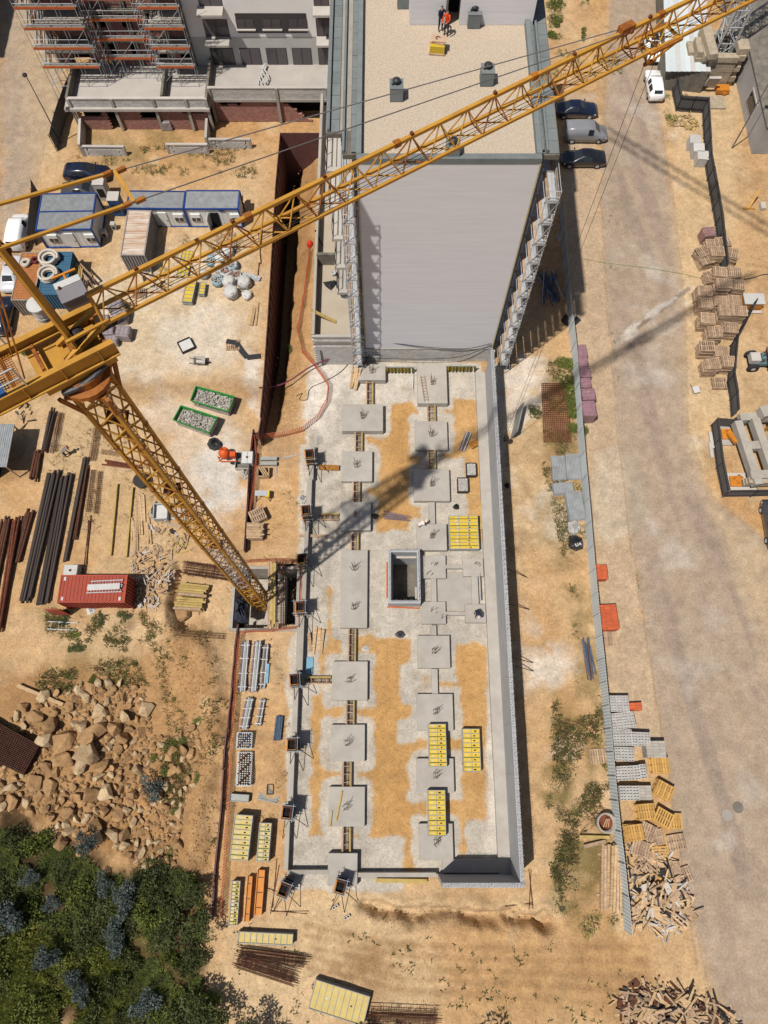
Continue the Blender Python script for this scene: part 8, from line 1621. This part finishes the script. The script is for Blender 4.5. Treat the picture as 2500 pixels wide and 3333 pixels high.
c, w_, d = pxrect(2425, 955, 2485, 990, 1.); t = thing('tool_box', 'white-topped orange container box on the pale earth right of the pallets', 'box', c); blk('lid', (c.x, c.y, 1.), (w_, d, .1), M_WHITE, t); blk('side', (c.x, c.y, .5), (w_-.1, d-.1, .9), M_ORNG, t); blk('door_flap', (c.x+.3, c.y-d/2-.25, .12), (w_*.7, .3, .06), M_LIGHT, t)
p = g_(2440, 680); t = thing('yellow_stand', 'yellow folded steel stand on the right earth', 'stand', p); bar('arm', p+V((-.2, 0, .1)), p+V((.6, 1.2, 1.3)), .22, M_CRANE, t); bar('base', p+V((-.7, 0, .08)), p+V((.5, 0, .08)), .14, M_CRANE, t); bar('strut', p+V((0, .2, .1)), p+V((.3, .7, .7)), .06, M_DSTEEL, t); blk('white_block', p+V((1.3, .2, .2)), (.5, .8, .35), M_LIGHT, t)
t = thing('chair', 'broken white chair lying at the road edge below the pallets', 'chair', g_(2262, 1272)); p = t.location.copy(); blk('seat', p+V((0, 0, .3)), (.6, .7, .06), M_WHITE, t, .2); blk('backrest', p+V((-.1, .55, .25)), (.6, .3, .05), M_WOOD, t, .1)
for x in (-.3, .35): bar('leg', p+V((x, -.3, .05)), p+V((x+.1, .3, .3)), .06, M_WOODG, t)
for i, (u, v, w_, d, lab) in enumerate(((2313, 1435, .28, 1.6, 'pale kerb stone outside the dark hoarding corner, upper'), (2312, 1467, .28, 1.5, 'pale kerb stone outside the dark hoarding corner, lower'))): p = g_(u, v); b = MB(); b.box((0, 0, .12), (w_, d, .24)); o = b.obj('kerb_stone', M_LIGHT); o.location = p; tag(o, lab, 'kerb stone')
# sheet leaning in the right strip
b = MB(); p, q = G(1660, 1430), G(1682, 1335); d = q-p; b.add([p, q, q+V((.35, 0, 1.7)), p+V((.35, 0, 1.7)), p+V((.06, 0, 0)), q+V((.06, 0, 0)), q+V((.41, 0, 1.7)), p+V((.41, 0, 1.7))], BOXF); tag(b.obj('leaning_panel', M_FGREY), 'grey panel standing upright on the earth right of the wall', 'panel')
# hoses and cables
def cable(name, label, pts, r, m, cat='cable', z=.06):
    P = [g_(u, v)+V((0, 0, z)) if len(q) == 2 else G(u, v, q[2]) for q in pts for u, v in (q[:2],)]; P = [P[0]]+P+[P[-1]]; Q = []
    for a, p, q, d in zip(P, P[1:], P[2:], P[3:]):
        for t in (0, .2, .4, .6, .8): Q.append(.5*(2*p+(q-a)*t+(2*a-5*p+4*q-d)*t*t+(3*p-a-3*q+d)*t**3))
    b = MB(); b.path(Q+[P[-1]], r, 5); return tag(b.obj(name, m), label, cat)
cable('hose', 'maroon hose running from the terrace wall to the sheet fence', [(845, 1262, 1.5), (890, 1258, .3), (940, 1240, .2), (1000, 1200, .4), (1040, 1180, .8), (1075, 1166, 1.)], .07, mat('maroon_hose', S(134, 62, 84), .6), 'hose')
cable('cable', 'black cable sagging across the foot of the tall block wall', [(1185, 1102, 3.2), (1290, 1118, 3.0), (1420, 1132, 2.6), (1520, 1134, 2.6), (1600, 1118, 3.2)], .035, M_BLACK); cable('cable', 'second black cable along the block base of the tall wall', [(1075, 1162, 1.), (1180, 1164, 1.2), (1300, 1168, 1.1), (1400, 1168, 1.2), (1500, 1160, 1.5), (1600, 1125, 2.8)], .03, M_BLACK)
cable('cable', 'black cable looping over the white dust to the terrace', [(965, 1290), (985, 1280), (975, 1300), (1000, 1300), (1010, 1265), (1060, 1240), (1110, 1210), (1150, 1165)], .03, M_BLACK); cable('cord', 'bright green cord across the road to the pallets', [(1895, 842), (1970, 856), (2100, 872), (2220, 892), (2300, 912)], .016, mat('green_cord', S(140, 170, 80)), 'cord')
for k, (p, q) in enumerate((((880, 2895), (905, 2900)), ((905, 2800), (885, 2960)), ((880, 2965), (1000, 2968)), ((1090, 2932), (1180, 2945)), ((1640, 2945), (1730, 2940)), ((1725, 2830), (1728, 2960)), ((912, 1492), (970, 1480)), ((905, 1500), (895, 1555)))): bundle('thin_bars', 'thin setting-out bars on the earth, '+('short pair by the corner shutter', 'long pair left of the corner shutter', 'pair below the corner shutter', 'pair above the ditch', 'pair at the wall corner, lying', 'pair at the wall corner, along the shade', 'grey bar pair below the net', 'tilted bar pair below the net')[k], 'bars', g_(*p), g_(*q), 2, .03, M_RUST if k < 6 else M_STEEL, 2, jit=.3)
for u, v in ((1092, 2950), (1130, 2983)): p = g_(u, v); o = bpy.data.objects.new('block', HOLL); COL.objects.link(o); o.location = p+V((0, 0, .12)); o.rotation_euler = (0, 0, .5); tag(o, 'lone grey hollow block on the sand, '+('upper' if v < 2960 else 'lower')+' of two', 'block')
ladder('folded_frame', 'grey scaffold platform frame lying above the boulder slope', g_(158, 2036)+V((0, 0, .2)), g_(254, 2040)+V((0, 0, .2)), .62, M_STEEL, 4); plank_thing('timber', 'long pale timber lying at the top of the boulders', g_(65, 2232)+V((0, 0, .4)), g_(212, 2294)+V((0, 0, .4)), .28, .2, M_WOOD, 'timber')
for i, (p, q, w_) in enumerate((((812, 1055), (822, 1000), .5), ((832, 1060), (840, 985), .2), ((818, 1062), (830, 1000), .3), ((835, 905), (850, 750), .25), ((846, 860), (838, 760), .2))): plank_thing('plank', 'plank near the trench edge, %s' % ('broad one on the yard', 'thin one next to the fence', 'middle one of the yard three', 'long one under the jib', 'narrow one under the jib')[i], g_(*p)+V((0, 0, .06+.05*i)), g_(*q)+V((0, 0, .06+.05*i)), w_, .05, M_WOOD)
bundle('plank_pair', 'tan boards leaning against the foot of the tall block', 'planks', g_(1150, 1265)+V((0, 0, .1)), g_(1165, 1210)+V((0, 0, .9)), 4, .1, M_WOOD, 4, True, .2, kids='plank')
cable('cable', 'dark cable on the pale earth right of the pallets', [(2420, 910), (2450, 905), (2480, 895), (2520, 892)], .04, M_BLACK)
t = thing('red_boat', 'red and white tarpaulin shelter at the upper right corner', 'shelter', G(2440, 120)); c = G(2440, 110, 1.2); 
for k in range(7): a = -1.2+k*.35; blk('rib_sheet', (c.x+1.6*math.cos(a), c.y+1.5*math.sin(a)-.5, .8), (.3, .7, 1.4), mat('red_sheet', S(216, 40, 56), .5) if k < 4 else M_WHITE, t, a)
for k in range(5): blk('striped_slat', (c.x-.2+.6*k, c.y+2.6, 1.6), (.28, 1.6, .05), M_WHITE if k % 2 else mat('red_sheet', (.4, .05, .06)), t)
for i, (u, v) in enumerate(((2420, 22), (2428, 235))): bundle('tube_bundle', 'reddish tube bundle at the upper right, '+('top edge' if i == 0 else 'below the striped shelter'), 'tubes', g_(u-25, v-5 if i == 0 else v-35), g_(u+35 if i == 0 else u+10, v+8 if i == 0 else v+30), 14, .09, M_MAUVE, 7, jit=.3, mats=[M_MAUVE, M_LIGHT, M_RUST])
# toilets, boiler and clutter between the cabins
for i, (u, v, w_, d, h, m, lab) in enumerate(((345, 640, 1.1, 1.1, 2.2, M_LIGHT, 'white toilet cubicle between the cabins'), (392, 690, 1.1, 1.1, 2.2, M_CBLUE, 'blue toilet cubicle between the cabins'), (345, 770, .5, .4, .9, M_WHITE, 'white air unit at the end of the double cabin'), (375, 745, .4, .4, .8, M_WHITE, 'small white unit between the cabins'), (791, 668, .35, .6, .6, M_WHITE, 'white air unit on the end wall of the open-door cabin'))):
    p = g_(u, v); t = thing('site_unit', lab, 'unit', p); blk('casing', p+V((0, 0, h/2+(.8 if i == 4 else 0))), (w_, d, h), m, t); blk('lid', p+V((0, 0, h+.03+(.8 if i == 4 else 0))), (w_+.06, d+.06, .06), M_LIGHT, t); blk('grille', p+V((0, -d/2-.01, h*.5+(.8 if i == 4 else 0))), (w_*.6, .03, h*.5), M_DSTEEL, t)
